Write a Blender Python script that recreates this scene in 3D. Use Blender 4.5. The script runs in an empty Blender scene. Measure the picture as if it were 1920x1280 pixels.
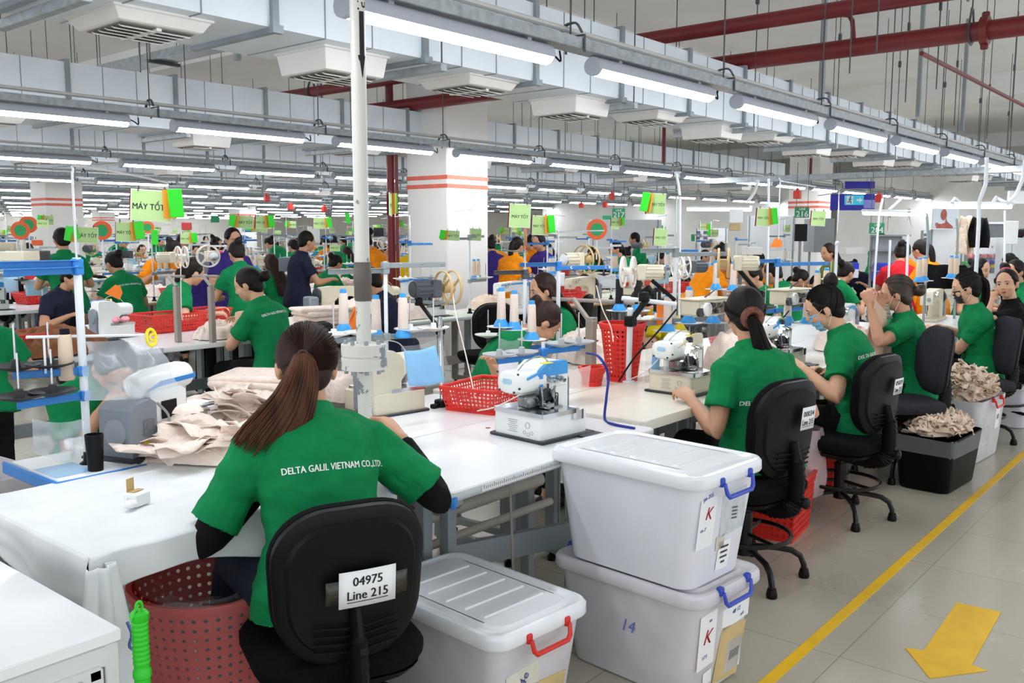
import bpy, bmesh, math, random
import numpy as np
from mathutils import Vector as V, Matrix, noise, Euler
from mathutils.bvhtree import BVHTree
random.seed(7)
R = math.radians
S = bpy.context.scene
C = S.collection
# ------------------------------------------------------------------ camera model (1920 x 1280 frame)
CF = 1700.0
CP = math.atan(204 / CF)
CAZ = math.atan(1425 / math.hypot(CF, 204))
CH = 1.547
_cp, _sp, _ca, _sa = math.cos(CP), math.sin(CP), math.cos(CAZ), math.sin(CAZ)
def ray(px, py):
    r = px - 960.0; u = 640.0 - py
    f = CF * _cp + u * _sp; up = u * _cp - CF * _sp
    return V((f * _ca + r * _sa, f * _sa - r * _ca, up))
def at_z(px, py, z):
    d = ray(px, py); return d * ((z - CH) / d.z) + V((0, 0, CH))
def at_y(px, py, y):
    d = ray(px, py); return d * (y / d.y) + V((0, 0, CH))
def at_x(px, py, x):
    d = ray(px, py); return d * (x / d.x) + V((0, 0, CH))
_fw = V((_ca * _cp, _sa * _cp, -_sp))
def at_d(px, py, d):
    k = ray(px, py); return k * (d / k.dot(_fw)) + V((0, 0, CH))
# ------------------------------------------------------------------ materials
def lin(c):
    if isinstance(c, str):
        c = [int(c[i:i + 2], 16) / 255 for i in (0, 2, 4)]
    return [x / 12.92 if x <= 0.04045 else ((x + 0.055) / 1.055) ** 2.4 for x in c[:3]]
MATS = {}
def mat(name, col, rough=0.5, metal=0.0, var=0.06, vs=6.0, bump=0.0, bs=60.0, stretch=None, trans=0.0, alpha=1.0, emit=0.0, spec=0.5, sss=0.0, coat=0.0, rvar=0.0, fold=0.0, fs=9.0):
    if name in MATS: return MATS[name]
    m = bpy.data.materials.new(name); m.use_nodes = True
    nt = m.node_tree; n = nt.nodes; l = nt.links
    b = n['Principled BSDF']
    c = lin(col) + [1]
    b.inputs['Base Color'].default_value = c
    b.inputs['Roughness'].default_value = rough
    b.inputs['Metallic'].default_value = metal
    b.inputs['Specular IOR Level'].default_value = spec
    b.inputs['Alpha'].default_value = alpha
    b.inputs['Transmission Weight'].default_value = trans
    b.inputs['Coat Weight'].default_value = coat
    if sss:
        b.inputs['Subsurface Weight'].default_value = sss
        b.inputs['Subsurface Radius'].default_value = (0.012, 0.005, 0.003)
        b.inputs['Subsurface Scale'].default_value = 1.0
    if emit:
        b.inputs['Emission Color'].default_value = c
        b.inputs['Emission Strength'].default_value = emit
    tc = mp = None
    if var or bump or rvar:
        tc = n.new('ShaderNodeTexCoord'); mp = n.new('ShaderNodeMapping')
        l.new(tc.outputs['Object'], mp.inputs['Vector'])
        if stretch: mp.inputs['Scale'].default_value = stretch
    if var or rvar:
        t = n.new('ShaderNodeTexNoise'); t.inputs['Scale'].default_value = vs; t.inputs['Detail'].default_value = 5
        l.new(mp.outputs['Vector'], t.inputs['Vector'])
        if var:
            r = n.new('ShaderNodeValToRGB')
            r.color_ramp.elements[0].position = 0.3; r.color_ramp.elements[1].position = 0.7
            r.color_ramp.elements[0].color = [max(0, x * (1 - var)) for x in c[:3]] + [1]
            r.color_ramp.elements[1].color = [min(1, x * (1 + var)) for x in c[:3]] + [1]
            l.new(t.outputs['Fac'], r.inputs['Fac']); l.new(r.outputs['Color'], b.inputs['Base Color'])
        if rvar:
            q = n.new('ShaderNodeMapRange'); q.inputs['To Min'].default_value = max(0.02, rough - rvar); q.inputs['To Max'].default_value = min(1, rough + rvar)
            l.new(t.outputs['Fac'], q.inputs['Value']); l.new(q.outputs['Result'], b.inputs['Roughness'])
    if bump:
        t2 = n.new('ShaderNodeTexNoise'); t2.inputs['Scale'].default_value = bs; t2.inputs['Detail'].default_value = 3
        l.new(mp.outputs['Vector'], t2.inputs['Vector'])
        bp = n.new('ShaderNodeBump'); bp.inputs['Strength'].default_value = min(1, bump); bp.inputs['Distance'].default_value = 0.003
        l.new(t2.outputs['Fac'], bp.inputs['Height']); l.new(bp.outputs['Normal'], b.inputs['Normal'])
        if fold:
            t3 = n.new('ShaderNodeTexNoise'); t3.inputs['Scale'].default_value = fs; t3.inputs['Detail'].default_value = 2.5; t3.inputs['Distortion'].default_value = 1.2
            l.new(mp.outputs['Vector'], t3.inputs['Vector']); b3 = n.new('ShaderNodeBump'); b3.inputs['Strength'].default_value = fold; b3.inputs['Distance'].default_value = 0.03
            l.new(t3.outputs['Fac'], b3.inputs['Height']); l.new(b3.outputs['Normal'], bp.inputs['Normal'])
    MATS[name] = m
    return m
def film(name, col, alpha, rough=0.2):
    """thin translucent plastic sheet"""
    if name in MATS: return MATS[name]
    m = bpy.data.materials.new(name); m.use_nodes = True
    nt = m.node_tree; n = nt.nodes; l = nt.links; n.clear()
    out = n.new('ShaderNodeOutputMaterial'); mx = n.new('ShaderNodeMixShader'); tr = n.new('ShaderNodeBsdfTransparent')
    b = n.new('ShaderNodeBsdfPrincipled'); b.inputs['Base Color'].default_value = lin(col) + [1]; b.inputs['Roughness'].default_value = rough
    tx = n.new('ShaderNodeTexNoise'); tx.inputs['Scale'].default_value = 9; tx.inputs['Detail'].default_value = 4
    tc = n.new('ShaderNodeTexCoord'); l.new(tc.outputs['Object'], tx.inputs['Vector'])
    bp = n.new('ShaderNodeBump'); bp.inputs['Strength'].default_value = 0.6; bp.inputs['Distance'].default_value = 0.01
    l.new(tx.outputs['Fac'], bp.inputs['Height']); l.new(bp.outputs['Normal'], b.inputs['Normal'])
    mx.inputs[0].default_value = alpha
    l.new(tr.outputs[0], mx.inputs[1]); l.new(b.outputs[0], mx.inputs[2]); l.new(mx.outputs[0], out.inputs['Surface'])
    MATS[name] = m
    return m
# ------------------------------------------------------------------ mesh builder
class MB:
    def __init__(s): s.v = []; s.f = []; s.m = []; s.T = Matrix()
    def add(s, vs, fs, m=0):
        o = len(s.v); T = s.T
        s.v.extend((T @ V(p)) for p in vs)
        s.f.extend(tuple(o + i for i in f) for f in fs); s.m.extend([m] * len(fs)); return s
    def box(s, c, d, m=0, bev=0.0, T=None):
        x, y, z = d[0] / 2, d[1] / 2, d[2] / 2
        T = T or Matrix(); c = V(c)
        if not bev:
            vs = [(i, j, k) for i in (-x, x) for j in (-y, y) for k in (-z, z)]
            fs = [(0, 1, 3, 2), (4, 6, 7, 5), (0, 4, 5, 1), (2, 3, 7, 6), (0, 2, 6, 4), (1, 5, 7, 3)]
            return s.add([T @ V(p) + c for p in vs], fs, m)
        b = min(bev, x * .98, y * .98, z * .98); vs = []; ix = {}
        for i in (-1, 1):
            for j in (-1, 1):
                for k in (-1, 1):
                    for a, p in enumerate(((i * x, j * (y - b), k * (z - b)), (i * (x - b), j * y, k * (z - b)), (i * (x - b), j * (y - b), k * z))):
                        ix[i, j, k, a] = len(vs); vs.append(p)
        fs = []
        for i in (-1, 1):
            fs.append([ix[i, j, k, 0] for j, k in ((-1, -1), (1, -1), (1, 1), (-1, 1))][::i])
            fs.append([ix[j, i, k, 1] for j, k in ((-1, -1), (-1, 1), (1, 1), (1, -1))][::i])
            fs.append([ix[j, k, i, 2] for j, k in ((-1, -1), (1, -1), (1, 1), (-1, 1))][::i])
        for i in (-1, 1):
            for j in (-1, 1):
                fs.append([ix[i, j, -1, 0], ix[i, j, 1, 0], ix[i, j, 1, 1], ix[i, j, -1, 1]][::-i * j])
                fs.append([ix[i, -1, j, 0], ix[i, 1, j, 0], ix[i, 1, j, 2], ix[i, -1, j, 2]][::i * j])
                fs.append([ix[-1, i, j, 1], ix[1, i, j, 1], ix[1, i, j, 2], ix[-1, i, j, 2]][::-i * j])
                for k in (-1, 1):
                    fs.append([ix[i, j, k, 0], ix[i, j, k, 1], ix[i, j, k, 2]][::i * j * k])
        return s.add([T @ V(p) + c for p in vs], fs, m)
    def ring_tube(s, rings, m=0, caps=True, closed=False):
        n = len(rings[0]); vs = [p for r in rings for p in r]; fs = []
        k = len(rings)
        for a in range(k if closed else k - 1):
            b = (a + 1) % k
            for i in range(n):
                j = (i + 1) % n
                fs.append((a * n + i, a * n + j, b * n + j, b * n + i))
        if caps and not closed:
            fs.append(tuple(range(n))[::-1]); fs.append(tuple((k - 1) * n + i for i in range(n)))
        return s.add(vs, fs, m)
    def tube(s, pts, r, n=8, m=0, caps=True, closed=False, sq=None):
        pts = [V(p) for p in pts]; k = len(pts); rings = []
        rr = r if isinstance(r, (list, tuple)) else [r] * k
        t0 = (pts[1] - pts[0]).normalized()
        up = V((0, 0, 1)) if abs(t0.z) < .9 else V((1, 0, 0))
        u = t0.cross(up).normalized()
        for i in range(k):
            if closed: t = (pts[(i + 1) % k] - pts[i - 1])
            elif i == 0: t = pts[1] - pts[0]
            elif i == k - 1: t = pts[-1] - pts[-2]
            else: t = (pts[i + 1] - pts[i]).normalized() + (pts[i] - pts[i - 1]).normalized()
            t = t.normalized() if t.length > 1e-9 else t0
            u = (u - t * u.dot(t)); u = u.normalized() if u.length > 1e-6 else t.orthogonal().normalized()
            w = t.cross(u)
            a, b = (rr[i], rr[i]) if not sq else (rr[i] * sq[0], rr[i] * sq[1])
            rings.append([pts[i] + u * (a * math.cos(q * 2 * math.pi / n + math.pi / n)) + w * (b * math.sin(q * 2 * math.pi / n + math.pi / n)) for q in range(n)])
        return s.ring_tube(rings, m, caps, closed)
    def cyl(s, p, q, r, r2=None, n=12, m=0): return s.tube([p, q], [r, r if r2 is None else r2], n, m)
    def lathe(s, prof, n=16, m=0, T=None, caps=True):
        T = T or Matrix()
        rings = [[T @ V((r * math.cos(2 * math.pi * i / n), r * math.sin(2 * math.pi * i / n), z)) for i in range(n)] for r, z in prof]
        return s.ring_tube(rings, m, caps)
    def ell(s, c, r, n=12, m=0, T=None):
        T = T or Matrix(); c = V(c); rings = []
        h = max(4, n // 2 + 1)
        for j in range(h + 1):
            a = -math.pi / 2 + math.pi * (0.04 + 0.92 * j / h)
            rings.append([c + T @ V((r[0] * math.cos(a) * math.cos(2 * math.pi * i / n), r[1] * math.cos(a) * math.sin(2 * math.pi * i / n), r[2] * math.sin(a))) for i in range(n)])
        return s.ring_tube(rings, m)
    def prism(s, poly, z0, z1, m=0, T=None):
        T = T or Matrix(); n = len(poly)
        vs = [T @ V((x, y, z0)) for x, y in poly] + [T @ V((x, y, z1)) for x, y in poly]
        fs = [tuple(range(n))[::-1], tuple(range(n, 2 * n))] + [(i, (i + 1) % n, n + (i + 1) % n, n + i) for i in range(n)]
        return s.add(vs, fs, m)
    def grid(s, fn, nu, nv, m=0):
        vs = [fn(i / nu, j / nv) for j in range(nv + 1) for i in range(nu + 1)]
        fs = [(j * (nu + 1) + i, j * (nu + 1) + i + 1, (j + 1) * (nu + 1) + i + 1, (j + 1) * (nu + 1) + i) for j in range(nv) for i in range(nu)]
        return s.add(vs, fs, m)
    def mesh(s, name, mats, smooth=True, ang=38):
        me = bpy.data.meshes.new(name); me.from_pydata([tuple(p) for p in s.v], [], s.f)
        for mm in (mats if isinstance(mats, (list, tuple)) else [mats]): me.materials.append(mm)
        me.polygons.foreach_set('material_index', s.m)
        bm = bmesh.new(); bm.from_mesh(me); bmesh.ops.recalc_face_normals(bm, faces=bm.faces); bm.to_mesh(me); bm.free()
        if smooth:
            me.polygons.foreach_set('use_smooth', [True] * len(me.polygons))
            me.set_sharp_from_angle(angle=R(ang))
        me.update(); return me
    def build(s, name, mats, parent=None, loc=(0, 0, 0), rotz=0.0, smooth=True, ang=38):
        return obj(name, s.mesh(name, mats, smooth, ang), parent, loc, rotz)
def obj(name, me, parent=None, loc=(0, 0, 0), rotz=0.0):
    o = bpy.data.objects.new(name, me); C.objects.link(o)
    o.location = loc; o.rotation_euler = (0, 0, rotz)
    if parent is not None: o.parent = parent
    return o
USED = {}
def tag(o, label, cat, group=None):
    o['label'] = label; o['category'] = cat
    if group: o['group'] = group
    USED[label] = USED.get(label, 0) + 1
    return o
def thing(name, label, cat, loc=(0, 0, 0), rotz=0.0, group=None):
    o = bpy.data.objects.new(name, None); C.objects.link(o); o.empty_display_size = 0.1
    o.location = loc; o.rotation_euler = (0, 0, rotz)
    return tag(o, label, cat, group)
def struct(name, mb, mats, smooth=False):
    o = mb.build(name, mats, smooth=smooth); o['kind'] = 'structure'; return o
def dup(root, label, loc, rotz=0.0, group=None, scale=None):
    r = root.copy(); C.objects.link(r); r.location = loc; r.rotation_euler = (0, 0, rotz)
    if scale: r.scale = scale
    if label: tag(r, label, root['category'], group or root.get('group'))
    for ch in root.children:
        c = ch.copy(); C.objects.link(c); c.parent = r
        for g in ch.children:
            d = g.copy(); C.objects.link(d); d.parent = c
    return r
ORD = ['first', 'second', 'third', 'fourth', 'fifth', 'sixth', 'seventh', 'eighth', 'ninth', 'tenth', 'eleventh', 'twelfth', 'thirteenth', 'fourteenth', 'fifteenth', 'sixteenth', 'seventeenth', 'eighteenth', 'nineteenth', 'twentieth', 'twenty-first', 'twenty-second', 'twenty-third', 'twenty-fourth']
def RZ(a): return Matrix.Rotation(a, 4, 'Z')
def RX(a): return Matrix.Rotation(a, 4, 'X')
def RY(a): return Matrix.Rotation(a, 4, 'Y')
def TR(x, y=0, z=0): return Matrix.Translation(V((x, y, z)))
def text_mesh(txt, size, bold=0.0, sx=1.0, extrude=0.0, align='CENTER', space=1.0, shear=0.0):
    cu = bpy.data.curves.new('t', 'FONT'); cu.body = txt; cu.size = size; cu.align_x = align; cu.align_y = 'CENTER'
    cu.extrude = extrude; cu.resolution_u = 2; cu.space_character = space; cu.shear = shear
    o = bpy.data.objects.new('t', cu); C.objects.link(o)
    dg = bpy.context.evaluated_depsgraph_get(); dg.update()
    me = bpy.data.meshes.new_from_object(o.evaluated_get(dg))
    bpy.data.objects.remove(o); bpy.data.curves.remove(cu)
    if sx != 1:
        for p in me.vertices: p.co.x *= sx
    if bold and not extrude:
        vs = [v.co.copy() for v in me.vertices]; fs = [tuple(q.vertices) for q in me.polygons]; n = len(vs); bpy.data.meshes.remove(me)
        sh = ((-bold, 0), (bold, 0), (0, bold * .7)); me = bpy.data.meshes.new('t')
        me.from_pydata([(v.x + a, v.y + b, v.z) for a, b in sh for v in vs], [], [tuple(i + n * k for i in f) for k in range(3) for f in fs])
    return me
def text_obj(name, txt, size, m, parent, T, **kw):
    """lettering lying in the plane of T (x right, y up)"""
    me = text_mesh(txt, size, **kw); me.materials.clear(); me.materials.append(m)
    me.transform(T); return obj(name, me, parent)
def blob(mb, voxel, smooth=4, fac=0.5):
    me = mb.mesh('b', [], smooth=False)
    o = bpy.data.objects.new('b', me); C.objects.link(o)
    r = o.modifiers.new('r', 'REMESH'); r.mode = 'VOXEL'; r.voxel_size = voxel
    if smooth:
        q = o.modifiers.new('s', 'SMOOTH'); q.iterations = smooth; q.factor = fac
    dg = bpy.context.evaluated_depsgraph_get(); dg.update()
    me2 = bpy.data.meshes.new_from_object(o.evaluated_get(dg))
    bpy.data.objects.remove(o); bpy.data.meshes.remove(me)
    me2.polygons.foreach_set('use_smooth', [True] * len(me2.polygons))
    return me2
def coords(me):
    a = np.empty(len(me.vertices) * 3, 'f'); me.vertices.foreach_get('co', a); return a.reshape(-1, 3)
def normals(me):
    a = np.empty(len(me.vertices) * 3, 'f'); me.vertex_normals.foreach_get('vector', a); return a.reshape(-1, 3)
def bez(pts, n):
    """Catmull-Rom through pts"""
    P = [V(p) for p in pts]; P = [P[0] * 2 - P[1]] + P + [P[-1] * 2 - P[-2]]; out = []
    k = len(P) - 3
    for i in range(n + 1):
        t = i / n * k; a = min(int(t), k - 1); t -= a
        p0, p1, p2, p3 = P[a:a + 4]
        out.append(0.5 * ((2 * p1) + (p2 - p0) * t + (2 * p0 - 5 * p1 + 4 * p2 - p3) * t * t + (3 * p1 - p0 - 3 * p2 + p3) * t ** 3))
    return out
# ------------------------------------------------------------------ people
def cloth_mat(name, col, **k):
    return mat(name, col, rough=0.85, var=0.10, vs=14, bump=0.25, bs=420, spec=0.2, fold=.55, fs=8, **k)
GREEN = cloth_mat('green_polo', '0a804a'); ORANGE = cloth_mat('orange_polo', 'f39010'); PURPLE = cloth_mat('purple_polo', '3b2b78')
RED = cloth_mat('red_polo', 'cf2430'); YELLOW = cloth_mat('yellow_shirt', 'f2c50b'); OLIVE = cloth_mat('olive_shirt', '70813a')
NAVY = cloth_mat('navy_polo', '23263c'); PINK = cloth_mat('pink_shirt', 'e2357e'); BLACKC = cloth_mat('black_cloth', '0b0b0d')
MUSTARD = cloth_mat('mustard_shirt', 'c3ae12'); CAMO = mat('camouflage_cloth', '7f7a4a', rough=.85, var=.5, vs=14)
DENIM = mat('dark_denim', '20283a', rough=.85, var=.25, vs=25, bump=.3, bs=500, spec=.2)
TROUS = cloth_mat('dark_trousers', '101013')
SKIN = mat('skin', 'c9987a', rough=.5, var=.06, vs=9, sss=.15, spec=.4)
SKIN2 = mat('skin_light', 'd8a98a', rough=.5, var=.06, vs=9, sss=.15, spec=.4)
HAIRM = mat('black_hair', '171110', rough=.58, var=.45, vs=30, stretch=(1, 1, .12), bump=.5, bs=160, spec=.22)
HAIRB = mat('brown_hair', '2e1d17', rough=.58, var=.5, vs=40, stretch=(1, 1, .1), bump=.5, bs=200, spec=.25)
HAIRC = mat('chestnut_hair', '4d2e1d', rough=.58, var=.45, vs=30, stretch=(1, 1, .12), bump=.5, bs=160, spec=.22)
EYEW = mat('eye_white', 'e8e2dc', rough=.25, var=0); EYED = mat('eye_dark', '120c0a', rough=.2, var=0)
LIPM = mat('lips', 'a8564f', rough=.45, var=.05)
MASKB = mat('mask_blue', '7db3d6', rough=.8, var=.05, bump=.2, bs=120); MASKK = mat('mask_black', '1a1a1c', rough=.8, var=.05); MASKG = mat('mask_grey_green', 'a9b09a', rough=.8, var=.05)
WHITEP = mat('white_print', 'e9efe9', rough=.7, var=0)
SHOEM = mat('dark_shoe', '26211f', rough=.6)

def hand_shapes(mb, W, fwd, up, tside, curl=25, size=1.0, spread=1.0):
    Y = V(fwd).normalized(); Z = (V(up) - Y * V(up).dot(Y)).normalized(); X = Y.cross(Z)
    def P(x, y, z): return W + (X * x + Y * y + Z * z) * size
    rings = []
    for y, a, b in ((-.012, .024, .019), (.012, .029, .019), (.05, .040, .0165), (.088, .0425, .0125), (.094, .036, .009)):
        rings.append([P(a * math.cos(t * math.pi / 6), y, b * math.sin(t * math.pi / 6)) for t in range(12)])
    mb.ring_tube(rings)
    for i in range(4):
        x = tside * (.0315 - .0208 * i); L = (.066, .074, .069, .054)[i]
        p = V((x, .086 - .004 * abs(i - 1), 0)); a = 0; pts = [p.copy() - V((0, .02, 0)), p.copy()]
        sx = tside * (.10 - .07 * i) * spread
        for k, fr in enumerate((.44, .31, .25)):
            a += R(curl * (1.0, 1.15, .7)[k] * (1 + .12 * (i - 1)))
            d = V((math.sin(sx), math.cos(a), -math.sin(a))).normalized(); p = p + d * (L * fr); pts.append(p.copy())
        mb.tube([P(*q) for q in pts], [size * r for r in (.0088, .0088, .0082, .0076, .0062)], n=8)
        mb.ell(P(*pts[-1]), (.0062 * size,) * 3, n=8)
    a = R(curl)
    pts = [V((tside * .018, .012, -.004)), V((tside * .040, .038, -.010)), V((tside * .056, .066, -.018 - .012 * a)), V((tside * (.060 - .012 * a), .092, -.026 - .03 * a))]
    mb.tube([P(*q) for q in pts], [size * r for r in (.014, .0125, .0102, .0075)], n=8); mb.ell(P(*pts[-1]), (.0074 * size,) * 3, n=8)

def ik(Sh, W, l1, l2, pole):
    d = W - Sh; L = d.length
    if L > (l1 + l2) * .985: W = Sh + d * ((l1 + l2) * .985 / L); d = W - Sh; L = d.length
    a = (l1 * l1 - l2 * l2 + L * L) / (2 * L); h = math.sqrt(max(0, l1 * l1 - a * a)); u = d / L
    p = V(pole); p = (p - u * p.dot(u)).normalized()
    return Sh + u * a + p * h, W

def skeleton(o):
    k = {}; sit = o.get('pose', 'sit') == 'sit'; seat = o.get('seat', .49); sc = o.get('scale', 1.0); k['s'] = sc
    zh = seat + .10 if sit else .82 * sc
    k['zh'] = zh; k['seat'] = seat; k['sit'] = sit
    lean, hunch, side = R(o.get('lean', 8)), R(o.get('hunch', 14)), R(o.get('side', 0))
    L = .45 * sc; p = V((0, 0, zh)); sp = []
    n = 10
    for i in range(n + 1):
        t = i / n; a = lean + hunch * t; d = V((math.sin(side) * math.cos(a), math.sin(a), math.cos(a) * math.cos(side))).normalized()
        sp.append((p.copy(), d)); p = p + d * (L / n)
    k['sp'] = sp; N = sp[-1][0]; k['N'] = N; na = lean + hunch + R(8)
    nd = V((math.sin(side) * .6, math.sin(na), math.cos(na))); nd.normalize()
    tw = R(o.get('twist', 0)); k['tw'] = tw
    HM = RZ(R(o.get('yaw', 0))) @ RY(R(o.get('roll', 0))) @ RX(-R(o.get('pitch', 15)))
    HC = N + nd * (.070 * sc) + HM.to_3x3() @ V((0, .018, .095)) * sc
    k['HM'] = TR(*HC) @ HM @ Matrix.Scale(sc, 4); k['HC'] = HC; k['nd'] = nd
    Xd = V((math.cos(tw), math.sin(tw), 0)); k['X'] = Xd
    sh = N - sp[-1][1] * (.078 * sc)
    for s, c in ((-1, 'L'), (1, 'R')):
        Sh = sh + Xd * (s * .150 * sc) + V(o.get('sh' + c, (0, 0, 0))); k['S' + c] = Sh
        if sit: dW = V((s * .17, .33, seat + .33))
        else: dW = V((s * .22, .10, zh + .02))
        W = V(o.get('hand' + c, dW)); pole = o.get('pole' + c, (s * .7, -.5, -.8))
        k['E' + c], k['W' + c] = ik(Sh, W, .265 * sc, .235 * sc, pole)
        HJ = V((s * .085 * sc, 0, zh - .01))
        if sit:
            fk = V(o.get('knee' + c, (s * .11, .40, seat + .085))); an = V(o.get('foot' + c, (s * .11, .36, .085)))
        else:
            an = V(o.get('foot' + c, (s * .10, 0, .08))); fk, an = ik(HJ, an, .39 * sc, .37 * sc, (0, 1, 0))
        k['J' + c], k['K' + c], k['A' + c] = HJ, fk, an
    return k

TORSO = ((-.30, .168, .118), (-.12, .172, .122), (.05, .160, .112), (.30, .132, .096), (.55, .140, .104), (.75, .150, .102), (.90, .142, .088), (.97, .105, .072), (1.02, .062, .058))
def torso_rings(k, infl=0.0, t0=-.3, tab=TORSO, flare=0.0):
    sp = k['sp']; s = k['s']; rings = []
    for t, a, b in tab:
        if t < t0: continue
        a = a * s + infl; b = b * s + infl
        if t < .2 and flare: a += flare; b += flare
        i = min(max(t, 0), 1) * 10; q = min(int(i), 9); f = i - q
        c = sp[q][0].lerp(sp[q + 1][0], f); d = sp[q][1].lerp(sp[q + 1][1], f)
        if t < 0: c = c + d * (t * .45 * s)
        if t > 1: c = c + d * ((t - 1) * .45 * s)
        tw = k['tw'] * min(1, max(0, t)); X = V((math.cos(tw), math.sin(tw), 0)); X = (X - d * X.dot(d)).normalized(); Yd = d.cross(X)
        rings.append([c + X * (a * math.copysign(abs(math.cos(2 * math.pi * j / 20)) ** .88, math.cos(2 * math.pi * j / 20))) + Yd * (b * math.copysign(abs(math.sin(2 * math.pi * j / 20)) ** .88, math.sin(2 * math.pi * j / 20))) for j in range(20)])
    return rings

def head_shapes(mb, M, female=True):
    mb.T = M
    mb.ell((0, -.006, .022), (.0735, .091, .090), n=20)
    mb.ell((0, .022, -.030), (.062, .066, .074), n=18)
    mb.ell((0, .048, -.078), (.030, .030, .024), n=12)
    for s in (-1, 1):
        mb.ell((s * .036, .052, -.028), (.028, .030, .028), n=10)
        mb.ell((s * .077, -.006, -.008), (.009, .019, .030), n=10, T=RZ(s * R(-20)))
        mb.ell((s * .074, .0, -.032), (.008, .011, .011), n=8)
        mb.ell((s * .030, .071, .022), (.022, .014, .010), n=8)
        mb.ell((s * .011, .088, -.024), (.008, .009, .007), n=8)
    mb.tube([(0, .080, .018), (0, .092, -.008), (0, .099, -.022)], [.0085, .0095, .0105], n=8); mb.ell((0, .097, -.022), (.0105, .011, .010), n=8)
    mb.ell((0, .078, -.052), (.021, .012, .006), n=8); mb.ell((0, .076, -.061), (.018, .012, .006), n=8)
    mb.T = Matrix()

def strands_head(mb, M, tie, n=240, rad=.0021, m=0, seed=1, front=.80):
    rnd = random.Random(seed); td = V(tie).normalized()
    for i in range(n):
        # start on the hairline: ring around the face and nape
        a = rnd.uniform(0, 2 * math.pi)
        d = V((math.cos(a), 0.55 * math.sin(a) + (.45 if math.sin(a) > 0 else -.1), 0))
        z = .55 - .95 * (1 - max(0, math.sin(a))) * rnd.uniform(.75, 1.05) if math.sin(a) > -.5 else rnd.uniform(-.75, -.45)
        d = V((d.x, d.y * front, z)).normalized()
        pts = []
        for j in range(9):
            t = j / 8; w = d.slerp(td, t) if d.dot(td) > -.98 else td
            c = V((0, -.018, .028)); rx = V((w.x * .0845, w.y * .0935, w.z * .0945))
            pts.append(M @ (c + rx * (1.012 + .012 * rnd.random())))
        mb.tube(pts, [rad * q for q in (.4, .8, 1, 1, 1, 1, 1, 1, .8)], n=3, m=m, caps=False)

def tail(mb, path, widths, n=160, rad=.0026, flat=.55, m=0, seed=2, jitter=.006):
    """ponytail: many strands along a path (body space) with elliptical spread"""
    rnd = random.Random(seed); pts = bez(path, 16); k = len(pts)
    def wd(t):
        q = t * (len(widths) - 1); a = min(int(q), len(widths) - 2); return widths[a] + (widths[a + 1] - widths[a]) * (q - a)
    fr = []
    for i in range(k):
        t = (pts[min(i + 1, k - 1)] - pts[max(i - 1, 0)]).normalized()
        X = V((1, 0, 0)); X = (X - t * X.dot(t)).normalized(); fr.append((X, t.cross(X)))
    core = []
    for i in range(k):
        w = wd(i / (k - 1)) * .86; X, Yv = fr[i]
        core.append([pts[i] + X * (w * math.cos(a * math.pi / 6)) + Yv * (w * flat * math.sin(a * math.pi / 6)) for a in range(12)])
    mb.ring_tube(core[:int(k * .84)], m)
    for s in range(n):
        a = rnd.uniform(0, 2 * math.pi); r = math.sqrt(rnd.uniform(.45, 1)); ph = rnd.uniform(0, 6); end = rnd.uniform(.84, 1.0)
        P = []
        for i in range(k):
            t = i / (k - 1)
            if t > end: break
            w = wd(t); X, Yv = fr[i]; j = jitter * t * math.sin(ph + 5 * t)
            P.append(pts[i] + X * (w * r * math.cos(a) + j) + Yv * (w * flat * r * math.sin(a) + j * .5))
        if len(P) > 3: mb.tube(P, [rad] * (len(P) - 2) + [rad * .7, rad * .2], n=4, m=m, caps=False)

def wrinkle(me, amp=.004, seed=0.0, fr=(7, 7, 13)):
    co = coords(me); no = normals(me); o = co.copy()
    for i in range(len(co)):
        p = co[i]; q = V((p[0] * fr[0] + seed, p[1] * fr[1], p[2] * fr[2] + 1.5 * (p[0] + p[1])))
        h = noise.noise(q) + .5 * noise.noise(q * 2.1) - .6 * abs(noise.noise(q * .9 + V((7, 1, 3))))
        o[i] += no[i] * (h * amp)
    me.vertices.foreach_set('co', o.ravel()); me.update()

def shirt_text(me, txt, T, width, parent, m, name='lettering', lift=.0022, space=1.0):
    """print lettering on the cloth: T = frame (x right, y up, z out)"""
    tm = text_mesh(txt, .05, bold=.0012, sx=.78, space=space)
    bm = bmesh.new(); bm.from_mesh(tm); bmesh.ops.subdivide_edges(bm, edges=[e for e in bm.edges if e.calc_length() > .012], cuts=1); bmesh.ops.triangulate(bm, faces=bm.faces); bm.to_mesh(tm); bm.free()
    w = max(v.co.x for v in tm.vertices) - min(v.co.x for v in tm.vertices); s = width / w
    dg = None
    bvh = BVHTree.FromPolygons([v.co for v in me.vertices], [p.vertices for p in me.polygons])
    Z = T.to_3x3() @ V((0, 0, 1))
    for v in tm.vertices:
        p = T @ V((v.co.x * s, v.co.y * s, .25)); h = bvh.ray_cast(p, -Z, .6)
        v.co = (h[0] + Z * lift) if h[0] is not None else (T @ V((v.co.x * s, v.co.y * s, 0)))
    tm.materials.clear(); tm.materials.append(m)
    return obj(name, tm, parent)

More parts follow.
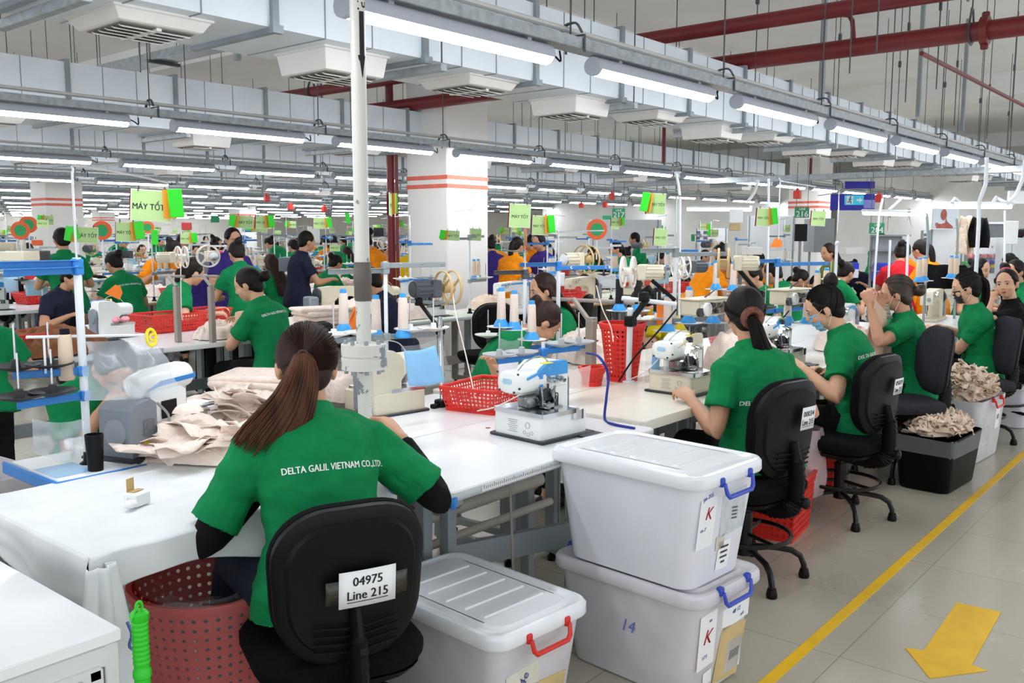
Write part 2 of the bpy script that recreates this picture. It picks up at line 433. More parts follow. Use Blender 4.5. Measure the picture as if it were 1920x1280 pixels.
def person(label, loc, rotz, o, group=None, name='person'):
    """o: pose and look; local frame faces +Y, x to the person's right"""
    k = skeleton(o); s = k['s']; vx = o.get('vox', .012); root = thing(name, label, 'person', (loc[0], loc[1], 0), rotz, group)
    skin = o.get('skin', SKIN)
    mb = MB()
    mb.ring_tube(torso_rings(k, 0, -.13 if k['sit'] else -.3))
    mb.tube([k['N'] - k['sp'][-1][1] * .05, k['N'] + k['nd'] * .02, k['HC'] - (k['HM'].to_3x3() @ V((0, .018, .055)))], [.060 * s, .050 * s, .047 * s], n=14)
    head_shapes(mb, k['HM'])
    for sd, c in ((-1, 'L'), (1, 'R')):
        Sh, E, W = k['S' + c], k['E' + c], k['W' + c]
        mb.ell(Sh, (.055 * s,) * 3, n=12)
        mb.tube([Sh, Sh.lerp(E, .45), Sh.lerp(E, .92), E, E.lerp(W, .12), E.lerp(W, .4), W], [s * q for q in (.052, .045, .037, .036, .038, .035, .0235)], n=12)
        fwd = V(o.get('hf' + c, (W - E).normalized() + V((0, .15, -.15)))); up = V(o.get('hu' + c, (0.35 * sd, 0, 1)))
        hand_shapes(mb, W, fwd, up, -sd, o.get('curl' + c, 28), s * .97)
        J, K, A = k['J' + c], k['K' + c], k['A' + c]
        mb.tube([J, J.lerp(K, .5), K, K.lerp(A, .3), A], [.080 * s, .070 * s, .054 * s, .052 * s, .036 * s], n=12)
        ff = V(o.get('toe' + c, (0, 1, 0)))
        mb.tube([A + V((0, 0, -.03)) - ff * .04, A + V((0, 0, -.045)) + ff * .07, A + V((0, 0, -.058)) + ff * .15], [.034, .034, .024], n=10)
    body = blob(mb, vx, 3); body.materials.append(skin); obj('body', body, root)
    # shirt
    mb = MB(); fl = o.get('flare', .012)
    mb.ring_tube(torso_rings(k, .019, o.get('hem', -.13 if k['sit'] else -.3), flare=fl + (.008 if k['sit'] else 0)))
    for sd in (-1, 1):
        X = k['X']; sp = k['sp']
        c = sp[6][0] + sp[6][1].cross(X) * (.075 * s) + X * (sd * .062 * s)
        if o.get('female', True): mb.ell(c, (.066 * s, .052 * s, .062 * s), n=12)
    sl = o.get('sleeve', .62)
    for sd, c in ((-1, 'L'), (1, 'R')):
        Sh, E = k['S' + c], k['E' + c]; e = Sh.lerp(E, sl); d = (E - Sh).normalized()
        mb.ell(Sh, (.067 * s, .067 * s, .067 * s), n=12); mb.tube([k['N'] + k['X'] * (sd * .035 * s) - k['sp'][-1][1] * .012, k['N'].lerp(Sh, .62) + V((0, 0, .012)), Sh], [s * .050, s * .058, s * .064], n=12)
        mb.tube([Sh - d * .02, Sh.lerp(E, .3), e - d * .012, e], [s * .067, s * .066, s * .068, s * .071], n=14)
    N = k['N']; nb = N - k['sp'][-1][1] * .03
    shirt = blob(mb, vx * 1.15, 5); shirt.materials.append(o.get('shirt', GREEN))
    if o.get('wr', True): wrinkle(shirt, o.get('wramp', .0075), seed=loc[0] * 3 + loc[1])
    sho = obj('shirt', shirt, root)
    cm = MB(); nd = k['nd']; Q = nd.to_track_quat('Z', 'Y').to_matrix().to_4x4()
    if o.get('collar', True):
        cm.lathe([(.060 * s, -.02 * s), (.056 * s, .030 * s), (.059 * s, .036 * s), (.064 * s, .030 * s), (.082 * s, -.016 * s), (.078 * s, -.022 * s)], n=22, T=TR(*(N + nd * (.012 * s))) @ Q @ RX(R(-8)), caps=False)
        cm.build('collar', o.get('shirt', GREEN), sho)
    if o.get('text'):
        tx = o['text']; i = tx.get('t', .74); p = k['sp'][int(i * 10)]; X = k['X']; d = p[1]; X = (X - d * X.dot(d)).normalized(); out = -(d.cross(X))
        M = Matrix((X, d, out)).transposed().to_4x4(); M = TR(*(p[0] + X * tx.get('dx', 0))) @ M @ RZ(R(tx.get('rot', 0)))
        shirt_text(shirt, tx['s'], M, tx['w'], sho, tx.get('m', WHITEP))
    # arm sleeves
    if o.get('armsleeve'):
        for sd, c in ((-1, 'L'), (1, 'R')):
            Sh, E, W = k['S' + c], k['E' + c], k['W' + c]; a = MB()
            a.tube([Sh.lerp(E, .3), Sh.lerp(E, .6), Sh.lerp(E, .92), E, E.lerp(W, .12), E.lerp(W, .4), E.lerp(W, .93)], [s * q for q in (.052, .050, .044, .043, .045, .042, .030)], n=14)
            me = blob(a, .007, 4); me.materials.append(BLACKC); wrinkle(me, .002, 3); obj('arm_sleeve', me, root)
    # trousers
    mb = MB(); zh = k['zh']
    mb.ell((0, .0, zh - .01), (.178 * s, .140 * s, .115 * s), n=14); mb.ring_tube([[q.copy() for q in r_] for r_ in torso_rings(k, .010, -.13)[:3]])
    for c in 'LR':
        J, K, A = k['J' + c], k['K' + c], k['A' + c]; e = K.lerp(A, o.get('trleg', .93))
        mb.tube([J, J.lerp(K, .5), K - (K - J).normalized() * .02, K, K.lerp(A, .25), e], [s * q for q in (.096, .086, .071, .069, .066, .056)], n=14); mb.ell(K, (.068 * s,) * 3, n=12)
    me = blob(mb, vx * 1.3, 4); me.materials.append(o.get('trousers', TROUS)); 
    if o.get('wr', True): wrinkle(me, .004, 5)
    obj('trousers', me, root)
    # shoes
    for c in 'LR':
        A = k['A' + c]; ff = V(o.get('toe' + c, (0, 1, 0))); a = MB()
        a.ell(A + V((0, 0, -.040)) + ff * .05, (.046, .125, .042), n=12, T=V(ff).to_track_quat('Y', 'Z').to_matrix().to_4x4())
        a.build('shoe', SHOEM, root)
    hair(root, k, o)
    face(root, k, o)
    return root, k

def hair(root, k, o):
    h = o.get('hair', {}); M = k['HM']; st = h.get('style', 'bun'); hm = h.get('m', HAIRM); vx = o.get('vox', .012)
    mb = MB(); mb.T = M
    g = h.get('g', 0)
    mb.ell((0, -.018, .028), (.082 + g, .092 + g, .094 + g), n=20)
    mb.ell((0, -.052, -.028), (.066, .046, .058), n=14)
    for s in (-1, 1):
        mb.tube([(s * .066, .042, .055), (s * .077, .020, .028), (s * .078, -.006, .016)], [.010, .010, .012], n=8)
    tie = V(h.get('tie', (0, -.10, .03)))
    if st == 'bun':
        mb.ell(tie + tie.normalized() * .02, (.042, .040, .040), n=12); mb.ell(tie + tie.normalized() * .028 + V((.012, -.005, .012)), (.030, .030, .028), n=10); mb.ell(tie * .95, (.030, .030, .030), n=10)
    if st == 'long':
        mb.T = Matrix(); b = M @ V((0, -.075, 0)); q = k['sp']
        bp = q[6][0] - q[6][1].cross(k['X']) * .145
        L = h.get('len', .9)
        pts = bez([M @ V((0, -.07, .03)), M @ V((0, -.092, -.07)), b.lerp(bp, .62) - V((0, .015, 0)), bp, bp + V((0, -.01, -.16 * L))], 12)
        rings = []
        for i, p in enumerate(pts):
            t = i / 12; a = .080 + .025 * math.sin(t * 2.6) - .04 * t * t; bb = .034 - .012 * t
            rings.append([p + V((a * math.cos(u * math.pi / 7), bb * math.sin(u * math.pi / 7), 0)) for u in range(14)])
        mb.ring_tube(rings)
        for s in (-1, 1): mb.tube([M @ V((s * .07, -.02, .02)), M @ V((s * .078, -.035, -.05)), M @ V((s * .07, -.06, -.13))], [.022, .026, .020], n=10)
    if st == 'pony' and not h.get('strand'):
        mb.T = Matrix()
        P = [M @ tie] + [M @ tie + V(q) for q in h['path']]; w = h.get('w', .03)
        pts = bez(P, 10); mb.tube(pts, [w * (.55 + .6 * math.sin(math.pi * min(1, .12 + i / 10 * .8))) * (1 if i < 9 else .5) for i in range(11)], n=12, sq=(1, .75))
    me = blob(mb, max(.0065, vx * .9), 3); me.materials.append(hm); obj('hair', me, root)
    if h.get('strand'):
        sm = MB(); strands_head(sm, M, tie - V((0, -.018, .028)), n=h.get('ns', 380), m=0)
        sm.build('hair_strands', hm, root, smooth=True, ang=80)
    if st == 'pony' and h.get('strand'):
        sm = MB(); T0 = M @ tie
        tail(sm, [M @ (tie * .9), T0] + [T0 + V(q) for q in h['path']], h['ws'], n=h.get('nt', 220), flat=h.get('flat', .55), m=0)
        sm.build('ponytail', h.get('m2', hm), root, ang=80)
    if h.get('band'):
        t = MB(); c = h['band']; td = tie.normalized(); q = td.to_track_quat('Z', 'Y').to_matrix().to_4x4()
        f = h.get('bsize', (.020, .008)); t.T = M @ TR(*(tie * h.get('bpos', 1.0))) @ q
        t.tube([(f[0] * math.cos(a * math.pi / 8), f[0] * math.sin(a * math.pi / 8), 0) for a in range(16)], f[1], n=8, closed=True)
        t.build('hair_tie', c, root)
    if h.get('clip'):
        t = MB(); t.T = M @ TR(*h['clip']) @ RX(R(h.get('cr', 35)))
        t.box((0, 0, 0), (.062, .030, .034), bev=.010); t.box((0, 0, .018), (.052, .012, .016), bev=.005)
        for x in (-.022, -.007, .008, .023): t.box((x, .012, -.018), (.006, .012, .02), bev=.002)
        t.build('hair_clip', mat('clip_green', '6fae2c', rough=.35), root)

def face(root, k, o):
    M = k['HM']
    if o.get('eyes', True):
        for s in (-1, 1):
            e = MB(); e.T = M @ TR(s * .030, .0765, .006)
            e.ell((0, 0, 0), (.0135, .0065, .0062), n=12, m=0); e.ell((0, .0035, 0), (.0062, .0042, .0062), n=10, m=1)
            e.tube([(-.015, .001, -.001), (-.006, .006, .0062), (.006, .006, .0062), (.015, .001, 0)], .0016, n=5, m=1)
            e.build('eye', [EYEW, EYED], root)
            b = MB(); b.T = M @ TR(s * .030, .0805, .026); b.tube([(-s * .016, .002, -.001), (0, .002, .003), (s * .019, -.006, -.001)], [.0022, .0030, .0016], n=6); b.build('eyebrow', HAIRM, root)
        if not o.get('mask') or o.get('mask') == 'chin':
            b = MB(); b.T = M; b.ell((0, .0865, -.052), (.019, .006, .0042), n=12); b.ell((0, .0845, -.059), (.016, .006, .0046), n=12); b.build('lips', LIPM, root)
    if o.get('mask'):
        mm = o['maskm']; dz = -.05 if o['mask'] == 'chin' else 0
        b = MB(); b.T = M
        def f(u, v):
            a = (u - .5) * 2.3; r = 1.0
            z = -.005 - .095 * v + dz; yb = .102 - .035 * v * v - .012 * (1 - v); x = .068 * math.sin(a); y = yb * (.25 + .75 * math.cos(a)) + .004 * math.sin(v * 25)
            return V((x, y - .0, z))
        b.grid(f, 18, 12); me = b.mesh('face_mask', mm); ob = obj('face_mask', me, root); sd = ob.modifiers.new('t', 'SOLIDIFY'); sd.thickness = .002
        e = MB(); e.T = M
        for s in (-1, 1):
            e.tube([(s * .060, .050, -.012 + dz), (s * .075, .012, .008), (s * .080, -.016, -.004), (s * .074, -.016, -.038), (s * .064, .018, -.085 + dz * .3)], .0016, n=5)
        e.build('mask_strap', mat('mask_strap', 'e8e8e8', var=0), root)
# ------------------------------------------------------------------ shared materials
WHITE_LAM = mat('white_laminate', 'eceef0', rough=.28, var=.03, vs=3, coat=.2)
CREAM_LAM = mat('cream_laminate', 'e9e4d8', rough=.35, var=.05, vs=4)
EDGE_GREY = mat('grey_edge', 'b9bfc2', rough=.5)
STEEL_P = mat('painted_grey_steel', '8f989b', rough=.5, var=.08)
STEEL_D = mat('dark_steel', '4b4d50', rough=.5)
TAUPE = mat('taupe_steel', '9a9288', rough=.5)
GALV = mat('galvanised', 'a3abaf', rough=.42, metal=.55, var=.22, vs=22, rvar=.12)
GALV_L = mat('duct_sheet', 'd8e1e8', rough=.42, metal=.1, var=.05, vs=3, rvar=.08)
GALV_D = mat('duct_flange', '8d969b', rough=.5, metal=.4, var=.15)
CHROME = mat('chrome', 'c9ccce', rough=.18, metal=1, var=.05)
BLACKP = mat('black_plastic', '0b0b0c', rough=.45, var=.1, vs=20, bump=.1, bs=300, spec=.2)
BLACKF = mat('black_mesh_fabric', '0c0c0e', rough=.95, var=.2, vs=60, bump=.6, bs=700, spec=.15)
GREYF = mat('grey_mesh_fabric', '34343a', rough=.95, var=.2, vs=60, bump=.6, bs=700, spec=.15)
BLACKM = mat('black_metal', '101012', rough=.3, metal=.3)
PAPER = mat('paper', 'eef0f2', rough=.8, var=.02)
INK = mat('ink', '1b1c20', rough=.8, var=0)
PBOX = mat('translucent_box', 'e3e5ee', rough=.35, var=.04, vs=5, sss=.1)
PBOX2 = mat('translucent_box_worn', 'cccacf', rough=.42, var=.10, vs=7)
PLID = mat('box_lid', 'e9ecf1', rough=.25, var=.03, vs=5, coat=.2)
BLUEP = mat('blue_plastic', '2f49b8', rough=.35); REDP = mat('red_plastic', 'd32a1e', rough=.38, var=.05); REDD = mat('red_basket', 'dc2d22', rough=.42, var=.05)
BLUEM = mat('blue_bracket', '2a80cf', rough=.4, var=.06); BLUEL = mat('light_blue', '3f9ae0', rough=.45, var=.05)
BEIGE = mat('beige_jersey', 'f3e3d8', rough=.9, var=.07, vs=16, bump=.2, bs=300, spec=.15, fold=.6, fs=14)
BEIGE2 = mat('sand_jersey', 'efd8c4', rough=.9, var=.10, vs=16, bump=.2, bs=300, spec=.15, fold=.6, fs=16)
BROWNF = mat('brown_jersey', '8a5b40', rough=.9, var=.15, vs=12, bump=.2, bs=300, spec=.15)
CLOTHW = mat('white_cloth', 'e4e8ea', rough=.85, var=.04, vs=8, bump=.12, bs=260, spec=.2)
MWHITE = mat('machine_white', 'eef0ee', rough=.28, var=.03, coat=.25); MCREAM = mat('machine_cream', 'd9d2bb', rough=.35, var=.05); MGREY = mat('machine_grey', '7d858f', rough=.4, var=.05); MDARK = mat('machine_dark', '2a2d33', rough=.4)
YELLOWL = mat('yellow_label', 'f3df1c', rough=.5, var=.03); ORANGEC = mat('orange_card', 'f58220', rough=.6); 
SPOOLW = mat('thread_pale', 'eadbd0', rough=.85, var=.05, vs=80, bump=.3, bs=600, stretch=(1, 1, 6)); SPOOLB = mat('thread_beige', 'e2cdb4', rough=.85, var=.06, bump=.3, bs=600); SPOOLK = mat('thread_black', '17171a', rough=.85)
SPBASE = mat('cone_base_blue', '3aa0e8', rough=.35); TRAY = mat('tray_grey', 'aeb2b5', rough=.5); TRAYK = mat('tray_black', '2a2b2d', rough=.6); TRAYW = mat('tray_white', 'e6e8e6', rough=.4)
POLEW = mat('white_pole', 'e3e9ee', rough=.35, var=.04)
LGREEN = mat('card_light_green', 'b2d48e', rough=.6, var=.05); BGREEN = mat('card_bright_green', '22d21c', rough=.45); OCARD = mat('card_orange', 'eb9a26', rough=.6); MAROON = mat('card_maroon', '7c2420', rough=.6); TEALP = mat('sign_green', '17915a', rough=.5); SIGNO = mat('disc_orange', 'e8622a', rough=.5); SIGNG = mat('disc_green', '1f9c58', rough=.5)
REELT = mat('reel_tan', 'c9ad78', rough=.45); REELW = mat('reel_white', 'e8e4da', rough=.45)
FILM = film('clear_film', 'dfe6ea', .17, .12); FILM2 = film('milky_film', 'cfd8e0', .40, .18); BLUEDOC = mat('blue_paper', '6fb9ea', rough=.6, var=.04)
KHAKI = mat('khaki_tape', 'c9b27e', rough=.5, var=.15, vs=9)

def rr(w, d, r, n=5, cx=0, cy=0):
    p = []
    for i, (sx, sy) in enumerate(((1, 1), (-1, 1), (-1, -1), (1, -1))):
        for k in range(n + 1):
            a = math.pi / 2 * (i + k / n); p.append((cx + sx * (w / 2 - r) + r * math.cos(a), cy + sy * (d / 2 - r) + r * math.sin(a)))
    return p
def ring(poly, z): return [V((x, y, z)) for x, y in poly]
def quadpaper(mb, T, w, h, m=0, t=.0012, curl=0): mb.T = T; mb.box((0, 0, 0), (w, h, t), m); mb.T = Matrix()
def frame(o, x, y):
    x = V(x).normalized(); z = x.cross(V(y)).normalized(); y = z.cross(x)
    return TR(*o) @ Matrix((x, y, z)).transposed().to_4x4()

# ------------------------------------------------------------------ chair
def make_chair(label, loc, rotz, seat=.49, num=None, line='Line 215', tape=False, fabric=None, group=None, back_tilt=6, stk=(.02, .285), sw=(.125, .085), srot=0, legs=5, spin=0.4, bz=.03):
    t = thing('office_chair', label, 'chair', (loc[0], loc[1], 0), rotz, group)
    fab = fabric or BLACKF
    mb = MB()
    mb.ring_tube([ring([(x * q, y * q) for x, y in rr(.46, .44, .12)], z) for q, z in ((.80, seat - .075), (.95, seat - .066), (1, seat - .045), (1, seat - .022), (.95, seat - .006), (.78, seat + .002), (.3, seat - .002))]); mb.build('seat', fab, t)
    mb = MB(); mb.ring_tube([ring(rr(.40, .38, .1), seat - .095), ring(rr(.43, .41, .1), seat - .074)]); mb.box((0, 0, seat - .115), (.16, .2, .04), bev=.008); mb.build('seat_pan', BLACKP, t)
    # backrest
    z0, hh, w = seat + bz, .43, .43
    T = TR(0, -.205, z0) @ RX(R(back_tilt))
    def bk(scale, depth, dz=0.0):
        out = []
        for x, y in rr(w * scale, hh * scale, .155 * scale, 8, 0, hh / 2):
            q = (y / hh); wx = x * (.88 + .14 * q - .03 * q * q)
            out.append(T @ V((wx, depth + .30 * wx * wx * 1.6 + .02 * math.sin(q * 3), y + dz)))
        return out
    mb = MB(); mb.ring_tube([bk(.99, .012), bk(1.0, .028), bk(.97, .045), bk(.88, .056), bk(.5, .058), bk(.1, .056)]); mb.build('backrest', fab, t)
    mb = MB(); mb.ring_tube([bk(.1, -.034), bk(.55, -.034), bk(.80, -.030), bk(.835, -.018), bk(.92, -.014), bk(.975, -.006), bk(.985, .016)])
    sh = mb.build('back_shell', BLACKP, t)
    mb = MB(); mb.T = T
    for i in range(4): mb.tube([(x, -.034 + .48 * x * x, .115 - i * .022 + .12 * abs(x)) for x in [-.11 + .022 * j for j in range(11)]], .004, n=5)
    mb.T = Matrix(); mb.build('rib', BLACKP, sh)
    P = [V((0, -.235, z0 + .16)), V((0, -.262, z0 + .05)), V((0, -.262, z0 - .08)), V((0, -.235, seat - .10)), V((0, -.14, seat - .125)), V((0, -.02, seat - .125))]
    pts = bez(P, 46); mb = MB(); mb.tube(pts, [.030 + .0045 * (i % 2) if 6 < i < 38 else .026 for i in range(47)], n=10, sq=(1.25, .7)); mb.build('back_support', BLACKP, t)
    mb = MB(); mb.cyl((0, -.262, seat - .06), (0, -.315, seat - .06), .022, n=12); mb.ell((0, -.318, seat - .06), (.026, .012, .026)); mb.build('adjusting_knob', BLACKP, t)
    mb = MB(); mb.cyl((0, 0, .10), (0, 0, seat - .12), .026, n=14); mb.cyl((0, 0, .10), (0, 0, .30), .036, n=14); mb.build('gas_column', BLACKM, t)
    mb = MB(); n = 32; rg = .205; zr = .20
    mb.tube([(rg * math.cos(a * 2 * math.pi / n), rg * math.sin(a * 2 * math.pi / n), zr) for a in range(n)], .010, n=8, closed=True)
    for a in range(3): mb.cyl((0, 0, zr), (rg * math.cos(a * 2.094 + .3), rg * math.sin(a * 2.094 + .3), zr), .009, n=8)
    mb.build('foot_ring', BLACKM, t)
    for a in range(legs):
        an = spin + a * 2 * math.pi / legs; c, s = math.cos(an), math.sin(an); mb = MB()
        mb.tube([(c * r, s * r, z) for r, z in ((.02, .14), (.14, .135), (.21, .125), (.25, .10), (.267, .06), (.27, .03))], .0135, n=8); l = mb.build('leg', BLACKM, t)
        mb = MB(); mb.lathe([(.022, 0), (.025, .012), (.020, .034), (.018, .042)], 12, T=TR(c * .27, s * .27, 0)); mb.build('foot', BLACKP, l)
    if num:
        fr = T @ TR(stk[0], -.041 + .48 * stk[0] ** 2, stk[1]) @ frame((0, 0, 0), (1, 0, 0), (0, 0, 1)) @ RY(R(0)) @ RZ(R(srot))
        mb = MB(); ysurf = lambda x: .48 * (x + stk[0]) ** 2 - .48 * stk[0] ** 2
        def pf(u, v): x = (u - .5) * sw[0]; return fr @ V((x, (v - .5) * sw[1], -ysurf(x) + .001))
        mb.grid(pf, 8, 2); st = mb.build('sticker', PAPER, sh); sd = st.modifiers.new('t', 'SOLIDIFY'); sd.thickness = .0006
        mb = MB(); 
        for txt, yy, u in ((num, .019, 0), (line, -.018, 1)):
            tm = text_mesh(txt, .040, bold=.0007, sx=.80)
            bm = bmesh.new(); bm.from_mesh(tm); bmesh.ops.triangulate(bm, faces=bm.faces); bm.to_mesh(tm); bm.free()
            w_ = max(v.co.x for v in tm.vertices); k = min(1, sw[0] * .42 / w_)
            mb.add([fr @ V((v.co.x * k, v.co.y * .86 + yy, .0022 - ysurf(v.co.x * k))) for v in tm.vertices], [tuple(p.vertices) for p in tm.polygons])
            if u: mb.grid(lambda a, b: fr @ V((w_ * k * (2 * a - 1), -.036 + .002 * b, .0022 - ysurf(w_ * k * (2 * a - 1)))), 12, 1)
        mb.build('printed_number', INK, st, smooth=False)
        if tape:
            mb = MB()
            def tf(u, v): x = (u - .5) * .215; return fr @ V((x, (v - .5) * .062 - .004 + .06 * x * 0, -ysurf(x) + .0004))
            mb.grid(tf, 14, 1); tp = mb.build('clear_tape', mat('brown_tape', '37332c', rough=.25, var=.1), sh); tp.modifiers.new('t', 'SOLIDIFY').thickness = .0004
    return t

# ------------------------------------------------------------------ storage box
def make_box(label, loc, rotz, w=.40, d=.60, h=.40, body=None, lidm=None, handle=None, lid=True, papers=(), hz=0, group=None, name='storage_box', grp_handle='-Y'):
    t = thing(name, label, 'box', loc, rotz, group); body = body or PBOX
    bh = h - .03
    def rg(q, z, e=0): return ring(rr(w * q - .03 + e, d * q - .03 + e, .055), z)
    mb = MB(); mb.ring_tube([rg(.80, .0), rg(.845, .006), rg(.86, .02), rg(.99, bh - .02), rg(.995, bh), rg(.975, bh), rg(.84, .03), rg(.80, .012)], caps=True); mb.build('body', body, t)
    if lid:
        mb = MB(); lz = h - .045
        def lg(e, z): return ring(rr(w + e, d + e, .065, 6), z)
        mb.ring_tube([lg(-.03, lz + .006), lg(.004, lz), lg(.010, lz + .006), lg(.008, lz + .034), lg(-.004, lz + .043), lg(-.028, lz + .045), lg(-.050, lz + .036), lg(-.085, lz + .036), lg(-.10, lz + .045), lg(-.25, lz + .045)])
        l = mb.build('lid', lidm or PLID, t)
        mb = MB()
        for i in range(5):
            y = (i - 2) * d * .135; mb.box((0, y, lz + .045), (w * .62, .030, .009), bev=.004)
        for sx in (-1, 1): mb.box((sx * w * .36, 0, lz + .040), (.012, d * .66, .010), bev=.004)
        mb.build('lid_rib', lidm or PLID, l, smooth=False)
    if handle:
        for s in (-1, 1):
            mb = MB(); y = s * (d / 2 + .004); zz = h - .04 + hz
            mb.tube([(-.085, y - s * .012, zz), (-.085, y + s * .012, zz), (-.080, y + s * .018, zz - .030), (-.068, y + s * .020, zz - .042), (.068, y + s * .020, zz - .042), (.080, y + s * .018, zz - .030), (.085, y + s * .012, zz), (.085, y - s * .012, zz)], .0085, n=8, sq=(1.0, .8))
            for sx in (-1, 1): mb.box((sx * .085, y - s * .002, zz + .006), (.022, .022, .030), bev=.004)
            mb.build('handle', handle, t)
    # papers on the -Y face: (x, z, w, h, material, text list)
    sl = (w * .13 / 2) / bh
    for (x, z, pw, ph, pm, tx, rot) in papers:
        yy = -(d * (.86 + .13 * z / bh) / 2 - .015) - .0015
        M = TR(x, yy, z) @ RX(math.atan(d * .065 / bh)) @ frame((0, 0, 0), (1, 0, 0), (0, 0, 1)) @ RZ(R(rot))
        mb = MB(); quadpaper(mb, M, pw, ph); p = mb.build('taped_paper', pm, t, smooth=False)
        for (s_, sz, dx, dy, cm, r2) in tx:
            text_obj('handwriting', s_, sz, cm, p, M @ TR(dx, dy, .0016) @ RZ(R(r2)), bold=.0006, shear=.2)
    return t

# ------------------------------------------------------------------ perforated baskets
def perf(mb, fn, nu, nv, hole=.62, m=0, rnd=True):
    vs = []; fs = []
    for j in range(nv):
        for i in range(nu):
            o = len(vs)
            out = [(0, 0), (.5, 0), (1, 0), (1, .5), (1, 1), (.5, 1), (0, 1), (0, .5)]
            for a, b in out: vs.append(fn((i + a) / nu, (j + b) / nv))
            for k in range(8):
                a = math.pi * 1.25 + k * math.pi / 4; r = hole / 2 * (1.0 if rnd else (1.28 if k % 2 == 0 else 1.0))
                vs.append(fn((i + .5 + r * math.cos(a)) / nu, (j + .5 + r * math.sin(a)) / nv))
            for k in range(8): fs.append((o + k, o + (k + 1) % 8, o + 8 + (k + 1) % 8, o + 8 + k))
    return mb.add(vs, fs, m)
def make_basket(label, loc, rotz, w=.36, d=.26, h=.11, m=None, group=None, nx=16, ny=12, nz=6, hole=.62, name='plastic_basket', rnd=False, rim=.008, taper=.86):
    t = thing(name, label, 'basket', loc, rotz, group); m = m or REDD; q = taper
    mb = MB()
    for (a, b, n) in (((-1, -1), (1, -1), nx), ((1, -1), (1, 1), ny), ((1, 1), (-1, 1), nx), ((-1, 1), (-1, -1), ny)):
        def fn(u, v, a=a, b=b):
            s = q + (1 - q) * v; x = (a[0] + (b[0] - a[0]) * u) * w / 2 * s; y = (a[1] + (b[1] - a[1]) * u) * d / 2 * s
            return V((x, y, .012 + (h - .024) * v))
        perf(mb, fn, n, nz, hole, rnd=rnd)
        mb.add([fn(0, 0), fn(1, 0), fn(1, 0) - V((0, 0, .012)), fn(0, 0) - V((0, 0, .012))], [(0, 1, 2, 3)])
    mb.box((0, 0, .005), (w * q, d * q, .005))
    o = mb.build('basket_wall', m, t, smooth=False); o.modifiers.new('t', 'SOLIDIFY').thickness = .0025
    mb = MB(); mb.ring_tube([ring(rr(w + e, d + e, .02, 4), z) for e, z in ((-.004, h - .016), (.012, h - .016), (.016, h - .006), (.012, h), (-.008, h), (-.012, h - .008))] + [ring(rr(w - .004, d - .004, .02, 4), h - .016)], caps=False); mb.build('rim', m, t)
    return t
def make_bin(label, loc, r0=.12, r1=.165, h=.30, m=None, nz=11, nu=30, group=None, hole=.68, name='laundry_bin'):
    t = thing(name, label, 'bin', loc, 0, group); m = m or REDD; mb = MB()
    def fn(u, v): a = u * 2 * math.pi + (.5 * int(v * nz * .999) * 0) ; r = r0 + (r1 - r0) * v; return V((r * math.cos(a), r * math.sin(a), .02 + (h - .05) * v))
    perf(mb, fn, nu, nz, hole)
    mb.lathe([(.001, 0), (r0 * .99, 0), (r0, .006), (r0, .02)], 30, caps=False)
    o = mb.build('bin_wall', m, t, smooth=False); o.modifiers.new('t', 'SOLIDIFY').thickness = .003
    mb = MB(); mb.lathe([(r1 - .003, h - .035), (r1 + .004, h - .035), (r1 + .014, h - .006), (r1 + .012, h), (r1 - .004, h), (r1 - .003, h - .035)], 36, caps=False); mb.build('rim', m, t)
    return t

# ------------------------------------------------------------------ cloth heaps
def heap_mesh(rx, ry, h, seed, m, n=76, folds=1.0, flat=.55, sag=0.0, edge=.25):
    rnd = random.Random(seed); so = V((rnd.uniform(-50, 50), rnd.uniform(-50, 50), rnd.uniform(-50, 50)))
    ang = [rnd.uniform(0, 3.14) for _ in range(5)]
    def f(x, y):
        q = V((x, y, 0)); w = V((noise.noise(q * 6 + so), noise.noise(q * 6 + so * 1.7), 0)) * .075
        p = q + w; z = 0
        for k, a in enumerate(ang):
            s = (15, 24, 36, 52, 75)[k]; am = (.022, .016, .011, .007, .004)[k]
            z += am * (1 - abs(math.sin(s * (p.x * math.cos(a) + p.y * math.sin(a)) + 4.5 * noise.noise(p * 7 + so * (k + 2))))) ** 1.6
        z += .018 * noise.noise(q * 10 + so)
        return z
    mb = MB(); rings = []
    K = n // 2
    for j in range(K + 1):
        t = j / K; rg = []
        for i in range(n * 2):
            a = i / (n * 2) * 2 * math.pi; er = 1 + edge * (noise.noise(V((math.cos(a) * 1.7, math.sin(a) * 1.7, 0)) + so) + .5 * noise.noise(V((math.cos(a) * 5, math.sin(a) * 5, 3)) + so))
            x = rx * t * er * math.cos(a); y = ry * t * er * math.sin(a)
            b = h * max(0, 1 - t ** 2.2) ** flat
            z = b + folds * f(x, y) * (1 - t ** 6) * min(1, h / .06 + .3)
            if t > .86: z *= max(0, (1 - t) / .14) ** .5
            rg.append(V((x, y, max(.0, z) + .001 + (.006 if t > .9 else 0))))
        rings.append(rg)
    mb.ring_tube(rings, caps=True); return mb.mesh('heap', m, ang=80)
def make_heap(label, loc, rotz, rx, ry, h, seed, m=None, name='fabric_heap', group=None, **k):
    o = obj(name, heap_mesh(rx, ry, h, seed, m or BEIGE, **k), None, loc, rotz); o['kind'] = 'stuff'
    tag(o, label, 'fabric', group); return o
